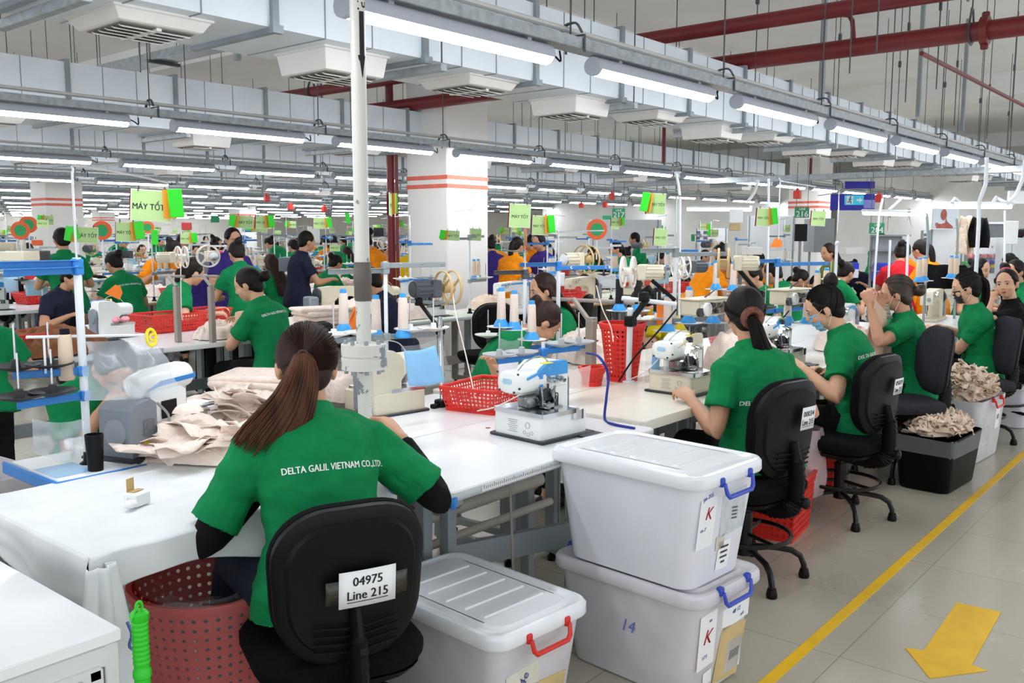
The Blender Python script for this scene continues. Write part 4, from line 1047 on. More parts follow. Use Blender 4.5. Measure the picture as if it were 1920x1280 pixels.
# air ducts with flanges
def make_duct(label, y, xa, xb, step=.92, z0=2.435, z1=2.88, d=.62, fl0=2.48, steps=()):
    t = thing('air_duct', label, 'duct', (0, y, 0))
    mb = MB(); mb.box(((xa + xb) / 2, d / 2, (z0 + z1) / 2), (xb - xa, d, z1 - z0)); mb.build('duct_sheet', GALV_L, t, smooth=False)
    x = fl0 + step * math.ceil((xa - fl0) / step); j = 0
    while x < xb and j < 30:
        mb = MB(); e = .022
        for (c, s) in (((x, -e / 2, (z0 + z1) / 2), (.034, e, z1 - z0 + 2 * e)), ((x, d + e / 2, (z0 + z1) / 2), (.034, e, z1 - z0 + 2 * e)), ((x, d / 2, z0 - e / 2), (.034, d, e)), ((x, d / 2, z1 + e / 2), (.034, d, e))): mb.box(c, s)
        mb.box((x, -e, z0 - .01), (.055, .03, .035)); mb.build('flange', GALV_D, t, smooth=False)
        mb = MB()
        for q in (.31, .62): mb.box((x + step * q, -.002, (z0 + z1) / 2), (.005, .004, z1 - z0)); mb.box((x + step * q, d / 2, z0 - .002), (.005, d, .004))
        mb.build('seam', GALV_D, t, smooth=False)
        if j % 2 == 0:
            mb = MB(); mb.box((x + .06, d / 2 - .02, z0 - .045), (.042, d + .14, .04), bev=.003); o = mb.build('support_channel', GALV, t, smooth=False)
            mb = MB(); mb.cyl((x + .06, -.07, z0 - .06), (x + .06, -.07, CZ - .01), .0045, n=6); mb.cyl((x + .06, d + .05, z0 - .06), (x + .06, d + .05, CZ - .01), .0045, n=6); mb.box((x + .06, -.07, 3.42), (.03, .03, .07), bev=.006); mb.build('hanger_rod', STEEL_D, t)
        x += step; j += 1
    return t
DY = [y + .73 for y in ROWY[:7]]
NM = ['nearest', 'second', 'third', 'fourth', 'fifth', 'sixth', 'seventh']
xs = [(-.5, 24), (-.2, 17.2), (2.5, 20), (4, 24), (5, 26), (6.5, 28), (8, 28)]
for k in range(7): make_duct('galvanised air duct running above the %s row of tube lights' % NM[k], DY[k], *xs[k])
# diffusers hanging under the ducts
AIRW = mat('diffuser_white', 'dedcd8', rough=.5, var=.03)
SLOT = mat('diffuser_slot', '6d6a66', rough=.8)
def make_diffuser(label, loc, rotz=0, group='air diffusers under the ducts', box=False):
    t = thing('air_diffuser', label, 'air vent', loc, rotz, group)
    mb = MB(); w0, w1, h = (.42, .37, .05) if not box else (.40, .37, .105)
    def q(w, z): return ring(rr(w, w * .96, .006, 2), z)
    mb.ring_tube([q(w0 + .02, 0), q(w0 + .02, -.008), q(w0, -.012), q(w1, -h), q(w1 - .02, -h - .004)]); mb.build('diffuser_box', AIRW, t, smooth=False)
    mb = MB(); mb.box((0, 0, -h - .006), (w1 * .86, w1 * .78, .006)); g = mb.build('outlet', SLOT, t, smooth=False)
    for s in (-1, 1):
        for i in range(5):
            mb = MB(); mb.box((s * w1 * .215, (i - 2) * .056, -h - .012), (w1 * .39, .030, .004), T=RX(R(24))); mb.build('louver', AIRW, g, smooth=False)
    mb = MB(); mb.box((0, 0, -h - .012), (.022, w1 * .80, .012)); mb.build('centre_bar', AIRW, g, smooth=False)
    return t
pd = [None, None]; TH = ['nearest', 'second', 'third', 'fourth']
for k in range(4):
    n = 0; x = (2.03, 2.9, 4.9, 6.8)[k] 
    while x < (17, 16.5, 17, 18)[k]:
        lab = 'white louvred air diffuser, %s from the left under the %s duct' % (ordinal(n), NM[k])
        bx_ = n % 2
        if bx_: lab = lab.replace('louvred', 'boxed')
        if pd[bx_] is None: pd[bx_] = make_diffuser(lab, (x, DY[k] + .30, 2.435), box=bool(bx_))
        else: dup(pd[bx_], lab, (x, DY[k] + .30, 2.435))
        x += (1.02 if k == 0 else 1.84); n += 1
# red sprinkler mains running across, with hangers, couplings and a riser
def make_main(label, x, z, r, ya=-1.0, yb=44):
    t = thing('sprinkler_main', label, 'pipe', (x, 0, z))
    mb = MB(); mb.cyl((0, ya, 0), (0, yb, 0), r, n=20); mb.build('pipe', REDPIPE, t)
    for i, y in enumerate((1.75, 5.0, 9.0, 13, 17, 21)):
        mb = MB(); mb.tube([(1.1 * r * math.cos(a), y, 1.1 * r * math.sin(a)) for a in [R(-200 + i * 22) for i in range(11)]] , .008, n=6, sq=(1, 2.6), closed=False)
        mb.tube([(-r * 1.05, y, .3 * r), (-r * .3, y, 2.3 * r), (r * .3, y, 2.3 * r), (r * 1.05, y, .3 * r)], .007, n=6, sq=(1, 2.2)); mb.cyl((0, y, 2.3 * r), (0, y, CZ - z - .01), .005, n=6); mb.build('pipe_hanger', STEEL_D, t)
    return t
PX = 7.2
m1 = make_main('lower dark red sprinkler main crossing above the ducts', PX, 2.958, .068)
mb = MB(); mb.lathe([(.074, -.03), (.098, -.026), (.098, .026), (.074, .03)], 20, T=TR(0, 1.78 - .12, 0) @ RX(R(90))); mb.box((.0, 1.66, .11), (.03, .05, .04), bev=.008); mb.box((0, 1.66, -.11), (.03, .05, .04), bev=.008); mb.build('coupling', REDPIPE, m1)
m2 = make_main('upper dark red sprinkler main crossing close to the ceiling', 7.05, 3.225, .060)
def red_branch(label, pts, r, n=24, straight=False):
    mb = MB(); P = [V(p) for p in pts]; mb.tube(P if straight else bez(P, n), r, n=10); o = mb.build('sprinkler_branch', REDPIPE); tag(o, label, 'pipe'); return o
a, b = at_y(1728, 100, 2.0), at_y(1925, 198, 1.2)
red_branch('thin red sprinkler branch sloping down at the upper right', [at_x(1728, 100, PX), at_x(1728, 100, PX) + V((4.5, 0, 0))], .017, straight=True)
red_branch('short red elbow dropping from the upper main to the lower main', [V((7.08, 2.7, 3.2)), V((7.19, 2.62, 3.2)), V((7.21, 2.60, 3.16)), V((7.2, 2.58, 3.0))], .018, straight=True)
red_branch('red sprinkler riser running down the left side of the striped column', [V((7.10, 7.6, 3.36)), V((7.14, 7.74, 3.30)), V((7.20, 7.80, 3.1)), V((7.20, 7.80, .0))], .045, straight=True)
red_branch('thin red drop pipe beside the column riser', [V((7.20, 7.70, 2.9)), V((7.20, 7.70, .0))], .020, straight=True)
red_branch('thin red sprinkler branch with an upturned end at the upper left', [V((2.2, 6.3, 3.25)), V((4.55, 6.3, 3.25)), V((4.66, 6.3, 3.27)), V((4.67, 6.3, 3.42))], .028, straight=True)
red_branch('red pipe running above the nearest duct at the upper left', [V((-.3, 4.35, 3.05)), V((9.0, 4.35, 3.05))], .034, straight=True)
red_branch('red sprinkler branch right of the striped column', [V((8.0, 5.2, 2.92)), V((15.5, 5.2, 2.92))], .022, straight=True)
red_branch('red drop pipe right of the striped column', [V((8.85, 5.2, 2.92)), V((8.85, 5.2, 2.3))], .020, straight=True)
red_branch('second red drop pipe right of the striped column', [V((13.0, 5.2, 2.92)), V((13.0, 5.2, 2.3))], .020, straight=True)
for i, (x, y, lab) in enumerate(((7.9, 6.05, 'nearer'), (8.3, 5.75, 'farther'))):
    mb = MB(); mb.ell((0, 0, 0), (.10, .10, .10), n=14); mb.cyl((0, 0, .02), (0, 0, .16), .03); o = mb.build('valve_body', REDPIPE, None, (x, y, 2.93)); tag(o, 'dark red pipe valve right of the striped column, the %s of two' % lab, 'valve')
mb = MB(); mb.cyl((7.25, 6.3, 3.0), (9.2, 5.5, 3.0), .075, n=16); o = mb.build('sprinkler_header', REDPIPE); tag(o, 'thick dark red header pipe right of the striped column', 'pipe')
# galvanised cable trays crossing under the ceiling
for i, (x, z, ya, yb, lab) in enumerate(((4.75, 3.18, 4.5, 16, 'wide galvanised cable tray crossing below the ceiling at the left'), (5.7, 3.55, 2.2, 6, 'galvanised cable tray crossing above the nearest lights'), (12.9, 2.30, -1.2, 8.5, 'flat cable tray crossing over the end of the sewing line'))):
    t = thing('cable_tray', lab, 'cable tray', (x, 0, z)); mb = MB()
    mb.box((0, (ya + yb) / 2, 0), (.22, yb - ya, .004)); mb.box((-.11, (ya + yb) / 2, .035), (.004, yb - ya, .075)); mb.box((.11, (ya + yb) / 2, .035), (.004, yb - ya, .075)); mb.build('tray', GALV, t, smooth=False)
    for y in [] if i == 2 else [ya + 1.6 * j + .6 for j in range(int((yb - ya) / 1.6))]:
        mb = MB(); mb.box((0, y, -.02), (.32, .04, .03)); mb.cyl((-.14, y, 0), (-.14, y, CZ - z - .42), .005, n=6); mb.cyl((.14, y, 0), (.14, y, CZ - z - .42), .005, n=6); mb.build('tray_support', STEEL_D, t, smooth=False)
# square steel posts dropping from the ceiling
for i, (px, y, zb, lab) in enumerate(((1543, 3.2, 2.62, 'square grey steel post dropping from the ceiling above the nearest trunking'), (1727, 3.3, 2.9, 'square grey steel post above the far end of the nearest duct'), (1812, 3.3, 2.9, 'last square grey steel post above the nearest duct, farthest right'), (445, 6.4, 2.9, 'square grey steel post above the second duct at the left'))):
    p = at_y(px, 100, y); mb = MB(); mb.box((p.x, y, (zb + CZ) / 2), (.045, .045, CZ - zb), bev=.004); o = mb.build('steel_post', STEEL_P, smooth=False); tag(o, lab, 'post')
# loose hanger rods at the upper right
k = 0
for px, py0, py1 in ((1640, 0, 170), (1752, 30, 230), (1893, 80, 270), (1590, 130, 200), (1695, 170, 240), (1788, 150, 250), (1850, 200, 260)):
    y = 1.9 + .13 * k; p = at_y(px, py1, y); mb = MB(); zb = max(2.62, p.z); mb.cyl((0, 0, zb), (0, 0, CZ), .0048, n=6); mb.box((0, 0, zb + (CZ - zb) * .35), (.03, .02, .07), bev=.006)
    o = mb.build('hanger_rod', STEEL_D, None, (p.x, y, 0)); tag(o, 'thin steel hanger rod with turnbuckle near the red mains, %s from the left' % ORD[[1590, 1640, 1695, 1752, 1788, 1850, 1893].index(px)], 'hanger rod', 'hanger rods at the upper right'); k += 1
# ------------------------------------------------------------------ nearest sewing line (line 0 tables y 1.9 .. 3.15)
TZ = .75
INKR = mat('red_marker', 'd23a34', rough=.7, var=0); INKB = mat('blue_marker', '5b73b8', rough=.7, var=0); INKG = mat('grey_print', '8a8d92', rough=.7, var=0)
def loc2(root, az, p):
    d = V(p) - V((root[0], root[1], 0)); a = R(az - 90); c, s = math.cos(-a), math.sin(-a)
    return V((d.x * c - d.y * s, d.x * s + d.y * c, d.z))
def put_person(label, xy, az, o, hands=None, group=None):
    o = dict(o)
    for kk, p in (hands or {}).items(): o[kk] = loc2(xy, az, p)
    return person(label, xy, R(az - 90), o, group)
DG = 'DELTA GALIL VIETNAM CO.,LTD.'
# --- tables
def tb(label, x0, x1, y0, y1, **k): return make_table(label, ((x0 + x1) / 2, (y0 + y1) / 2), 0, x1 - x0, y1 - y0, **k)
tm = tb('white sewing table with a ruler tape on its front edge, right of the ponytailed woman', 1.965, 3.19, 1.885, 2.515, edge=EDGE_GREY, legs=False)
for lx, ly in ((2.32, 2.235), (2.26, 2.30), (3.05, 1.98), (2.32, 2.46), (3.05, 2.45)):
    mb = MB(); mb.box((lx, ly, .352), (.045, .05, .70), bev=.004); mb.build('leg', STEEL_P, tm, (-tm.location.x, -tm.location.y, 0), smooth=False)
mb = MB(); mb.box((2.62, 1.8815, .733), (1.02, .0015, .020)); rt = mb.build('ruler_tape', mat('tape_white', 'd9dadb', rough=.5, var=.02), tm, (-tm.location.x, -tm.location.y, 0), smooth=False)
mb = MB()
for i in range(100): mb.box((2.12 + i * .01, 1.8802, .735 + .002 * (i % 5 == 0)), (.0014, .001, .008 + .005 * (i % 5 == 0)))
mb.build('ruler_mark', INK, rt, smooth=False)
mb = MB(); mb.box((1.99, 2.03, .716), (.035, .30, .05), bev=.012); mb.build('blue_corner_guard', BLUEM, tm, (-tm.location.x, -tm.location.y, 0))
mb = MB(); mb.tube([(2.34, 2.23, .36), (3.03, 1.99, .36)], .06, n=4, sq=(.35, 1.1)); mb.build('front_rail', STEEL_P, tm, (-tm.location.x, -tm.location.y, 0))
mb = MB(); mb.cyl((2.48, 2.05, .10), (2.45, 2.05, .70), .005, n=6); mb.cyl((2.86, 2.1, .12), (2.86, 2.1, .70), .004, n=6); mb.box((2.80, 2.02, .05), (.20, .16, .02), bev=.004, T=RX(R(14))); mb.build('treadle_rod', TAUPE, tm, (-tm.location.x, -tm.location.y, 0))
mb = MB(); mb.cyl((2.1, 2.42, .46), (3.1, 2.42, .46), .03, n=14); mb.cyl((2.1, 2.36, .37), (3.1, 2.36, .37), .018, n=12); mb.box((2.4, 2.38, .58), (.16, .18, .16), bev=.02); mb.build('under_table_duct', mat('pvc_grey', 'c4c0b4', rough=.5), tm, (-tm.location.x, -tm.location.y, 0))
tb('white sewing table with the red tray basket, behind the ruler-edged table', 1.965, 3.19, 2.525, 3.155, edge=EDGE_GREY)
tr = [tb('cream sewing table with a chipped edge, in front of the woman with a dark scrunchie', 3.262, 4.50, 1.985, 2.62, top=CREAM_LAM, th=.045)]
tb('cream sewing table behind the tall red bin', 3.262, 4.50, 2.63, 3.26, top=CREAM_LAM)
tb('cream sewing table in front of the woman with the green hair clip', 4.52, 5.75, 1.985, 2.62, top=CREAM_LAM)
tb('sewing table across from the woman with the green hair clip', 4.52, 5.75, 2.63, 3.26, top=CREAM_LAM)
tb('sewing table in front of the woman with raised arms', 5.77, 7.0, 1.985, 2.62, top=WHITE_LAM)
tb('sewing table across from the woman with raised arms', 5.77, 7.0, 2.63, 3.26, top=WHITE_LAM)
tb('sewing table in front of the woman in the black mask', 7.02, 8.25, 1.985, 2.62, top=WHITE_LAM)
tb('sewing table across from the woman in the black mask', 7.02, 8.25, 2.63, 3.26, top=WHITE_LAM)
tb('last sewing table of the nearest line, beside the woman in black', 8.27, 9.5, 1.985, 2.62, top=WHITE_LAM)
tb('dark-legged work table under the white cloth at the left', 1.0, 1.93, 2.21, 2.90, top=WHITE_LAM, legm=STEEL_D, overs=.035, z=TZ - .004)
tj = tb('sewing table carrying the grey-boxed machine, behind the cloth-covered table', 1.53, 1.955, 2.92, 3.55, top=WHITE_LAM)
mb = MB(); mb.box((1.385, 3.12, .742), (.29, .40, .03), bev=.012); e = mb.build('table_extension', WHITE_LAM, tj, (-tj.location.x, -tj.location.y, 0))
mb = MB(); mb.box((1.235, 3.12, .738), (.014, .41, .044), bev=.005); mb.box((1.385, 2.915, .738), (.31, .012, .04), bev=.004); mb.build('blue_edge', BLUEM, e)
mb = MB(); mb.box((1.32, 3.05, .7575), (.13, .17, .001)); mb.build('blue_label', mat('label_blue', '8fc0e8', rough=.4), e, smooth=False)
# white cloth over the left table, hanging over the front and left edges with a gathered corner
mb = MB()
def cloth(u, v):
    x = .985 + (u * 1.02) ; y = 2.93 - v * 1.02
    w_ = .004 * noise.noise(V((x * 6, y * 6, 1))) ; z = TZ + .003 + abs(w_)
    ex, ey = .985, 2.185
    if y < ey:
        d = ey - y; lim = .115 + .03 * math.sin(x * 9) + (.10 if x < 1.05 else 0)
        d *= lim / .295; z = TZ - d; y = ey - .012 - .012 * math.sin(x * 22) * d / .12 - .02 * noise.noise(V((x * 7, d * 5, 4)))
    if u < .0001 or x < ex + .001: pass
    return V((x, y, z))
mb.grid(cloth, 90, 80)
def cloth_l(u, v):
    y = 2.93 - v * .76; d = u; lim = .10 + .10 * v + .03 * math.sin(y * 11)
    z = TZ + .005 - d * lim; x = .986 - .006 * min(1, 8 * d) - .012 * math.sin(y * 24) * d - .015 * d * noise.noise(V((y * 6, d * 3, 9)))
    return V((x, y, z))
mb.grid(cloth_l, 18, 60)
def corner(u, v):
    a = (u - .5) * 3.6; r = .030 + .055 * v + .010 * math.sin(u * 19 + v * 3); z = TZ - .02 - v * (.36 + .05 * math.sin(u * 7))
    return V((.985 + .02 + r * math.sin(a + .5), 2.165 - r * .7 * math.cos(a + .5), z))
mb.grid(corner, 34, 30)
o = mb.build('white_cloth', CLOTHW, ang=80); o.modifiers.new('t', 'SOLIDIFY').thickness = .003; tag(o, 'white cloth draped over the left work table with a gathered corner', 'cloth')
mb = MB(); mb.tube(bez([(1.03, 2.085, .60), (1.035, 2.075, .57), (1.03, 2.08, .54), (1.045, 2.085, .52)], 10), .004, n=5); mb.build('blue_stitching', INKB, o)
# opened paper box on the cloth
bp = at_z(258, 945, TZ + .008); t = thing('paper_box', 'small opened white paper box on the white cloth', 'box', bp, R(20))
mb = MB(); mb.box((0, 0, .018), (.058, .046, .036), bev=.002); mb.build('carton', PAPER, t, smooth=False)
mb = MB(); mb.box((.0, .024, .056), (.030, .001, .040)); mb.box((.01, .012, .038), (.04, .022, .001)); mb.build('flap', mat('kraft', 'c9ab72', rough=.7), t, smooth=False)
mb = MB(); mb.ell((-.042, -.016, .014), (.022, .018, .012), n=12); mb.tube(bez([(-.056, -.01, .01), (-.045, .0, .028), (-.03, .004, .024)], 8), .002, n=5); o = mb.build('crumpled_wrapper', PAPER, None, bp, R(20)); tag(o, 'crumpled white wrapper lying left of the opened paper box', 'wrapper')

# --- white-top cabinet at the lower left
t = thing('display_cabinet', 'white-topped metal cabinet with a clear front at the lower left corner', 'cabinet', (.42, 2.13, 0))
mb = MB(); mb.box((0, 0, .737), (.85, .79, .026), bev=.003); mb.build('cabinet_top', WHITE_LAM, t)
CABW = mat('cabinet_white', 'd4d7d6', rough=.45, var=.05)
mb = MB()
for sx in (-1, 1):
    for sy in (-1, 1): mb.box((sx * .405, sy * .375, .362), (.03, .03, .724), bev=.003)
for z in (.70, .05):
    mb.box((0, -.375, z), (.79, .028, .045), bev=.003); mb.box((0, .375, z), (.79, .028, .045)); mb.box((.405, 0, z), (.028, .73, .045), bev=.003); mb.box((-.405, 0, z), (.028, .73, .045))
mb.build('cabinet_frame', CABW, t)
mb = MB(); mb.box((0, .36, .37), (.78, .006, .62)); mb.box((-.40, 0, .37), (.006, .72, .62)); mb.box((0, 0, .40), (.78, .70, .012)); mb.build('cabinet_panel', mat('cabinet_grey', '9da3a4', rough=.5), t, smooth=False)
mb = MB(); mb.box((.398, 0, .37), (.006, .72, .62)); mb.build('side_panel', mat('cabinet_side', 'b4b8b6', rough=.5), t, smooth=False)
mb = MB(); mb.box((.03, -.388, .38), (.66, .004, .60)); d = mb.build('clear_door', FILM, t, smooth=False)
mb = MB()
for z in (.672, .088): mb.box((.03, -.390, z), (.70, .010, .028), bev=.002)
for x in (-.31, .37): mb.box((x, -.390, .38), (.028, .010, .60), bev=.002)
mb.build('door_frame', CABW, d)
mb = MB(); mb.cyl((.335, -.395, .665), (.335, -.402, .665), .006, n=10); mb.build('screw', CHROME, d)
for i, (x, z, s, m_, nm) in enumerate(((.10, .52, .07, PAPER, 'white card tag hanging on a string inside the cabinet'), (.24, .58, .04, PBOX2, 'clear plastic tag inside the cabinet, right of the card tag'))):
    mb = MB(); mb.box((0, 0, 0), (s, .004, s * .9)); mb.tube([(0, 0, s * .45), (.01, 0, s * 1.1), (.03, 0, s * 1.5)], .0015, n=5); o = mb.build('hanging_tag', m_, None, (.42 + x, 2.13 - .33, z)); tag(o, nm, 'tag')
mb = MB(); mb.box((0, 0, .07), (.3, .24, .13), bev=.01); o = mb.build('spare_part_box', PBOX2, None, (.46, 2.0, .408)); tag(o, 'pale box standing on the shelf inside the cabinet', 'box')
# green handle
gp = at_d(260, 1130, 1.86); t = thing('broom', 'bright green ribbed broom handle standing beside the white-topped cabinet', 'broom', (gp.x, gp.y, 0))
GRP = mat('green_handle', '27c522', rough=.35)
h = gp.z; prof = [(.016, .12), (.016, h - .16), (.0185, h - .158), (.0185, h - .145), (.0155, h - .14)]
for i in range(9): z = h - .132 + i * .0105; prof += [(.0155, z), (.0172, z + .004), (.0172, z + .007), (.0155, z + .0095)]
prof += [(.019, h - .034), (.019, h - .022), (.013, h - .016)]
mb = MB(); mb.lathe(prof, 16); mb.build('handle', GRP, t)
mb = MB(); mb.tube([(.007 * math.cos(a), 0, h - .008 + .011 * math.sin(a)) for a in [i * .524 for i in range(12)]], .003, n=6, closed=True); mb.tube(bez([(0, 0, h - .004), (-.012, -.004, h - .014), (-.022, -.006, h - .03)], 8), .003, n=5); mb.build('hanging_loop', GRP, t)
mb = MB(); mb.box((0, 0, .09), (.26, .04, .05), bev=.012); mb.build('broom_head', GRP, t)
mb = MB(); mb.box((0, 0, .035), (.25, .05, .066), bev=.006); mb.build('bristles', mat('bristle_green', '2c8a3a', rough=.9, var=.3, vs=60), t)

# --- foreground woman and her chair
cb = at_d(664, 1090, 2.30); caz = 67; cf = V((math.cos(R(caz)), math.sin(R(caz)), 0)); cc = cb + cf * .235
make_chair('black office chair with number sticker 04975, under the ponytailed woman in the foreground', (cc.x, cc.y), R(caz - 90), seat=.455, num='04975', tape=True, stk=(.025, .225), sw=(.150, .098), srot=0, spin=.9, bz=-.012)
P1 = dict(vox=.0055, seat=.455, lean=4, hunch=20, pitch=16, yaw=-8, roll=3, armsleeve=True, sleeve=.78, trousers=DENIM, text=dict(s=DG, w=.30, t=.73, dx=.03, rot=-1), wramp=.0105,
    shL=(-.015, .02, .0), shR=(.015, .02, .0), kneeL=(-.17, .40, .53), footL=(-.24, .36, .085), poleL=(-1, -.2, -1.1), poleR=(1, -.15, -.9), scale=1.04, curlR=35,
    hair=dict(style='pony', m=HAIRB, m2=HAIRC, strand=True, ns=520, nt=420, tie=(-.022, -.112, .012), path=[(-.008, -.030, -.040), (-.045, -.055, -.13), (-.105, -.045, -.215), (-.155, -.02, -.285)], ws=[.012, .019, .034, .052, .072, .088, .086], flat=.30, band=mat('hair_band_dark', '3a2a25', rough=.6), bsize=(.013, .004)))
px1 = cc + cf * .04
put_person('woman with long brown ponytail, green polo and black arm sleeves, seated in the foreground', (px1.x, px1.y), caz, P1, dict(handL=at_d(500, 905, 2.62), handR=at_d(750, 820, 2.84)))
# red tub with plastic liner under the cloth table
make_bin('red perforated tub with a clear plastic liner under the cloth-covered table', (1.47, 2.42, 0), r0=.17, r1=.235, h=.50, nz=15, nu=44, hole=.42, name='plastic_tub')
mb = MB()
def liner(u, v):
    a = u * 2 * math.pi; r = .256 + .006 * noise.noise(V((math.cos(a) * 3, math.sin(a) * 3, v * 4))) - .058 * v; return V((r * math.cos(a), r * math.sin(a), .515 - .42 * v + .01 * math.sin(a * 7)))
mb.grid(liner, 60, 20)
def liner2(u, v):
    a = u * 2 * math.pi; r = .222 * (1 - v * .98); return V((r * math.cos(a), r * math.sin(a), .515 - .09 * v ** .5 + .035 * noise.noise(V((r * 14 * math.cos(a), r * 14 * math.sin(a), 2)))))
mb.grid(liner2, 40, 14)
o = mb.build('plastic_liner', FILM, None, (1.47, 2.42, 0), ang=80); tag(o, 'crumpled clear plastic liner in the red tub under the cloth table', 'plastic bag')
make_basket('red basket on the floor behind the left end of the cloth table', (.98, 3.05, 0), R(5), w=.5, d=.36, h=.42, nx=14, ny=10, nz=10, rnd=True)
make_basket('second red basket on the floor left of the cloth table', (.62, 3.25, 0), R(15), w=.46, d=.34, h=.30, nx=12, ny=9, nz=8, rnd=True)

# --- storage boxes beside the foreground chair
BR = R(-4.4)
def txt(*a): return list(a)
bx, by = 2.72, 1.60
lo_p = [(-.10, .215, .10, .20, PAPER, [('K', .075, .0, .01, INKR, -8), ('17.5', .018, -.01, -.06, INKB, 0), ('xx', .018, .01, .07, INKB, 0)], 4), (.06, .12, .16, .20, KHAKI, [], -6), (.07, .26, .17, .08, PAPER, [('48 12', .022, 0, .01, INKB, 0), ('x4', .02, .04, -.02, INKB, 0)], 5), (.09, .10, .10, .12, PAPER, [('IIIII', .05, 0, 0, INKG, 0)], 2), (-.07, .07, .05, .05, PAPER, [], 8)]
make_box('worn translucent storage box with a blue handle, at the bottom of the stack', (bx, by, 0), BR, w=.42, d=.63, h=.395, body=PBOX2, lidm=PBOX2, handle=BLUEP, papers=lo_p, hz=.028)
up_p = [(-.11, .23, .095, .17, PAPER, [('K', .06, .005, .03, INKR, -6), ('pn 215', .02, -.01, .09, INKB, 8), ('co 7', .018, -.02, -.02, INKB, 0)], 0), (.05, .235, .15, .15, mat('clear_pocket', 'c6cdd4', rough=.25, var=.12, vs=30), [('IIII', .05, .01, -.01, INKG, 90)], 4), (.02, .09, .075, .10, PAPER, [('mmmm', .016, 0, .03, INK, 0), ('mnmm', .016, 0, .012, INK, 0), ('nmmm', .016, 0, -.006, INK, 0), ('mm', .016, 0, -.024, INK, 0)], -2), (-.01, .14, .05, .05, mat('tan_label', 'cfc6ba', rough=.7), [], 5)]
make_box('clean translucent storage box with a blue handle, on top of the stack', (bx - .035, by - .01, .396), BR, w=.42, d=.63, h=.40, body=PBOX, handle=BLUEP, papers=up_p)
sm_p = [(.05, .10, .15, .17, KHAKI, [], -4), (-.07, .20, .14, .12, mat('old_label', 'd9d6c9', rough=.6, var=.1, vs=20), [('v4e', .045, 0, .01, INKB, 60)], 6), (-.10, .08, .07, .16, mat('old_tape', 'cfcabc', rough=.4, var=.2, vs=20), [], 2)]
make_box('translucent storage box with a red handle, beside the foreground chair', (2.09, 1.90, 0), BR, w=.43, d=.64, h=.40, body=PBOX2, handle=REDP, papers=sm_p)
lob = [o_ for o_ in bpy.data.objects if o_.get('label', '').startswith('worn translucent')][0]
text_obj('handwriting', '14', .06, INKB, lob, TR(-.1865, -.02, .21) @ RY(R(3.9)) @ frame((0, 0, 0), (0, -1, 0), (0, 0, 1)), shear=.2)
# --- machine and things on the ruler-edged table
make_overlock('white and blue overlock machine on the ruler-edged white table', (2.815, 2.185, TZ), R(-5), s=1.0)
make_basket('red tray basket of rubber scraps on the white table', (3.09, 2.715, TZ), R(10), w=.37, d=.29, h=.115, nx=17, ny=13, nz=5, hole=.66)
mb = MB(); rnd = random.Random(4)
for i in range(260):
    x, y = rnd.uniform(-.13, .13), rnd.uniform(-.09, .09); z = .012 + .035 * (1 - abs(x) / .15) * rnd.random() ** .5; a = rnd.uniform(0, 6)
    mb.box((x, y, z), (.018, .005, .003), T=RZ(a) @ RX(rnd.uniform(-.6, .6)))
o = mb.build('rubber_scraps', BEIGE, None, (3.10, 2.72, TZ), R(10), smooth=False); o['kind'] = 'stuff'; tag(o, 'pale rubber scraps lying in the red tray basket', 'scraps')
for i, (px, py) in enumerate(((928, 812), (915, 802))):
    p = at_z(px, py, TZ); mb = MB(); mb.lathe([(.011, 0), (.011, .0012), (.004, .002)], 12); o = mb.build('table_screw_cap', mat('copper_cap', '8c5a44', rough=.4), None, p); tag(o, ('reddish screw cap on the white table left of the overlock machine', 'grey screw cap on the white table behind the reddish one')[i], 'screw cap')
cord('braided_cord', 'blue braided cord hanging over the gap between white and cream tables', [at_z(1100, 662, .90), at_d(1122, 668, 4.0), at_d(1140, 700, 3.95), at_d(1137, 745, 3.9), at_z(1134, 785, .756), at_z(1150, 795, .756), at_z(1190, 803, .754)], .006, mat('navy_cord', '22308f', rough=.8, bump=.4, bs=200), 30)
# machine on the far side near the pipe
make_overlock('grey-headed overlock machine beside the flaking white pipe', (2.72, 3.02, TZ), R(172), body=MCREAM, base=MCREAM, trim=MGREY)
# --- pillar pipe
PD = 3.3; pp = at_d(685, 786, PD); zf = lambda y: at_d(685, y, PD).z
t = thing('compressed_air_pipe', 'tall white pipe with flaking paint and a black down arrow', 'pipe', (pp.x, pp.y, 0))
def flaky():
    m = bpy.data.materials.new('flaking_paint'); m.use_nodes = True; nt = m.node_tree; n = nt.nodes; l = nt.links; b = n['Principled BSDF']; b.inputs['Roughness'].default_value = .4
    tc = n.new('ShaderNodeTexCoord'); tx = n.new('ShaderNodeTexNoise'); tx.inputs['Scale'].default_value = 11; tx.inputs['Detail'].default_value = 6; tx.inputs['Roughness'].default_value = .62; l.new(tc.outputs['Object'], tx.inputs['Vector'])
    sp = n.new('ShaderNodeSeparateXYZ'); l.new(tc.outputs['Object'], sp.inputs[0])
    mr = n.new('ShaderNodeMapRange'); mr.inputs['From Min'].default_value = .7; mr.inputs['From Max'].default_value = 1.85; mr.inputs['To Min'].default_value = .135; mr.inputs['To Max'].default_value = -.12; l.new(sp.outputs['Z'], mr.inputs['Value'])
    ad = n.new('ShaderNodeMath'); l.new(tx.outputs['Fac'], ad.inputs[0]); l.new(mr.outputs['Result'], ad.inputs[1])
    rp = n.new('ShaderNodeValToRGB'); rp.color_ramp.interpolation = 'CONSTANT'; rp.color_ramp.elements[0].color = lin('cdcdc6') + [1]; rp.color_ramp.elements[1].position = .60; rp.color_ramp.elements[1].color = lin('7d868b') + [1]
    l.new(ad.outputs[0], rp.inputs['Fac']); l.new(rp.outputs['Color'], b.inputs['Base Color']); return m
FL = flaky()
mb = MB(); mb.lathe([(.0262, 0), (.0262, zf(690))], 24); mb.build('lower_pipe', FL, t)
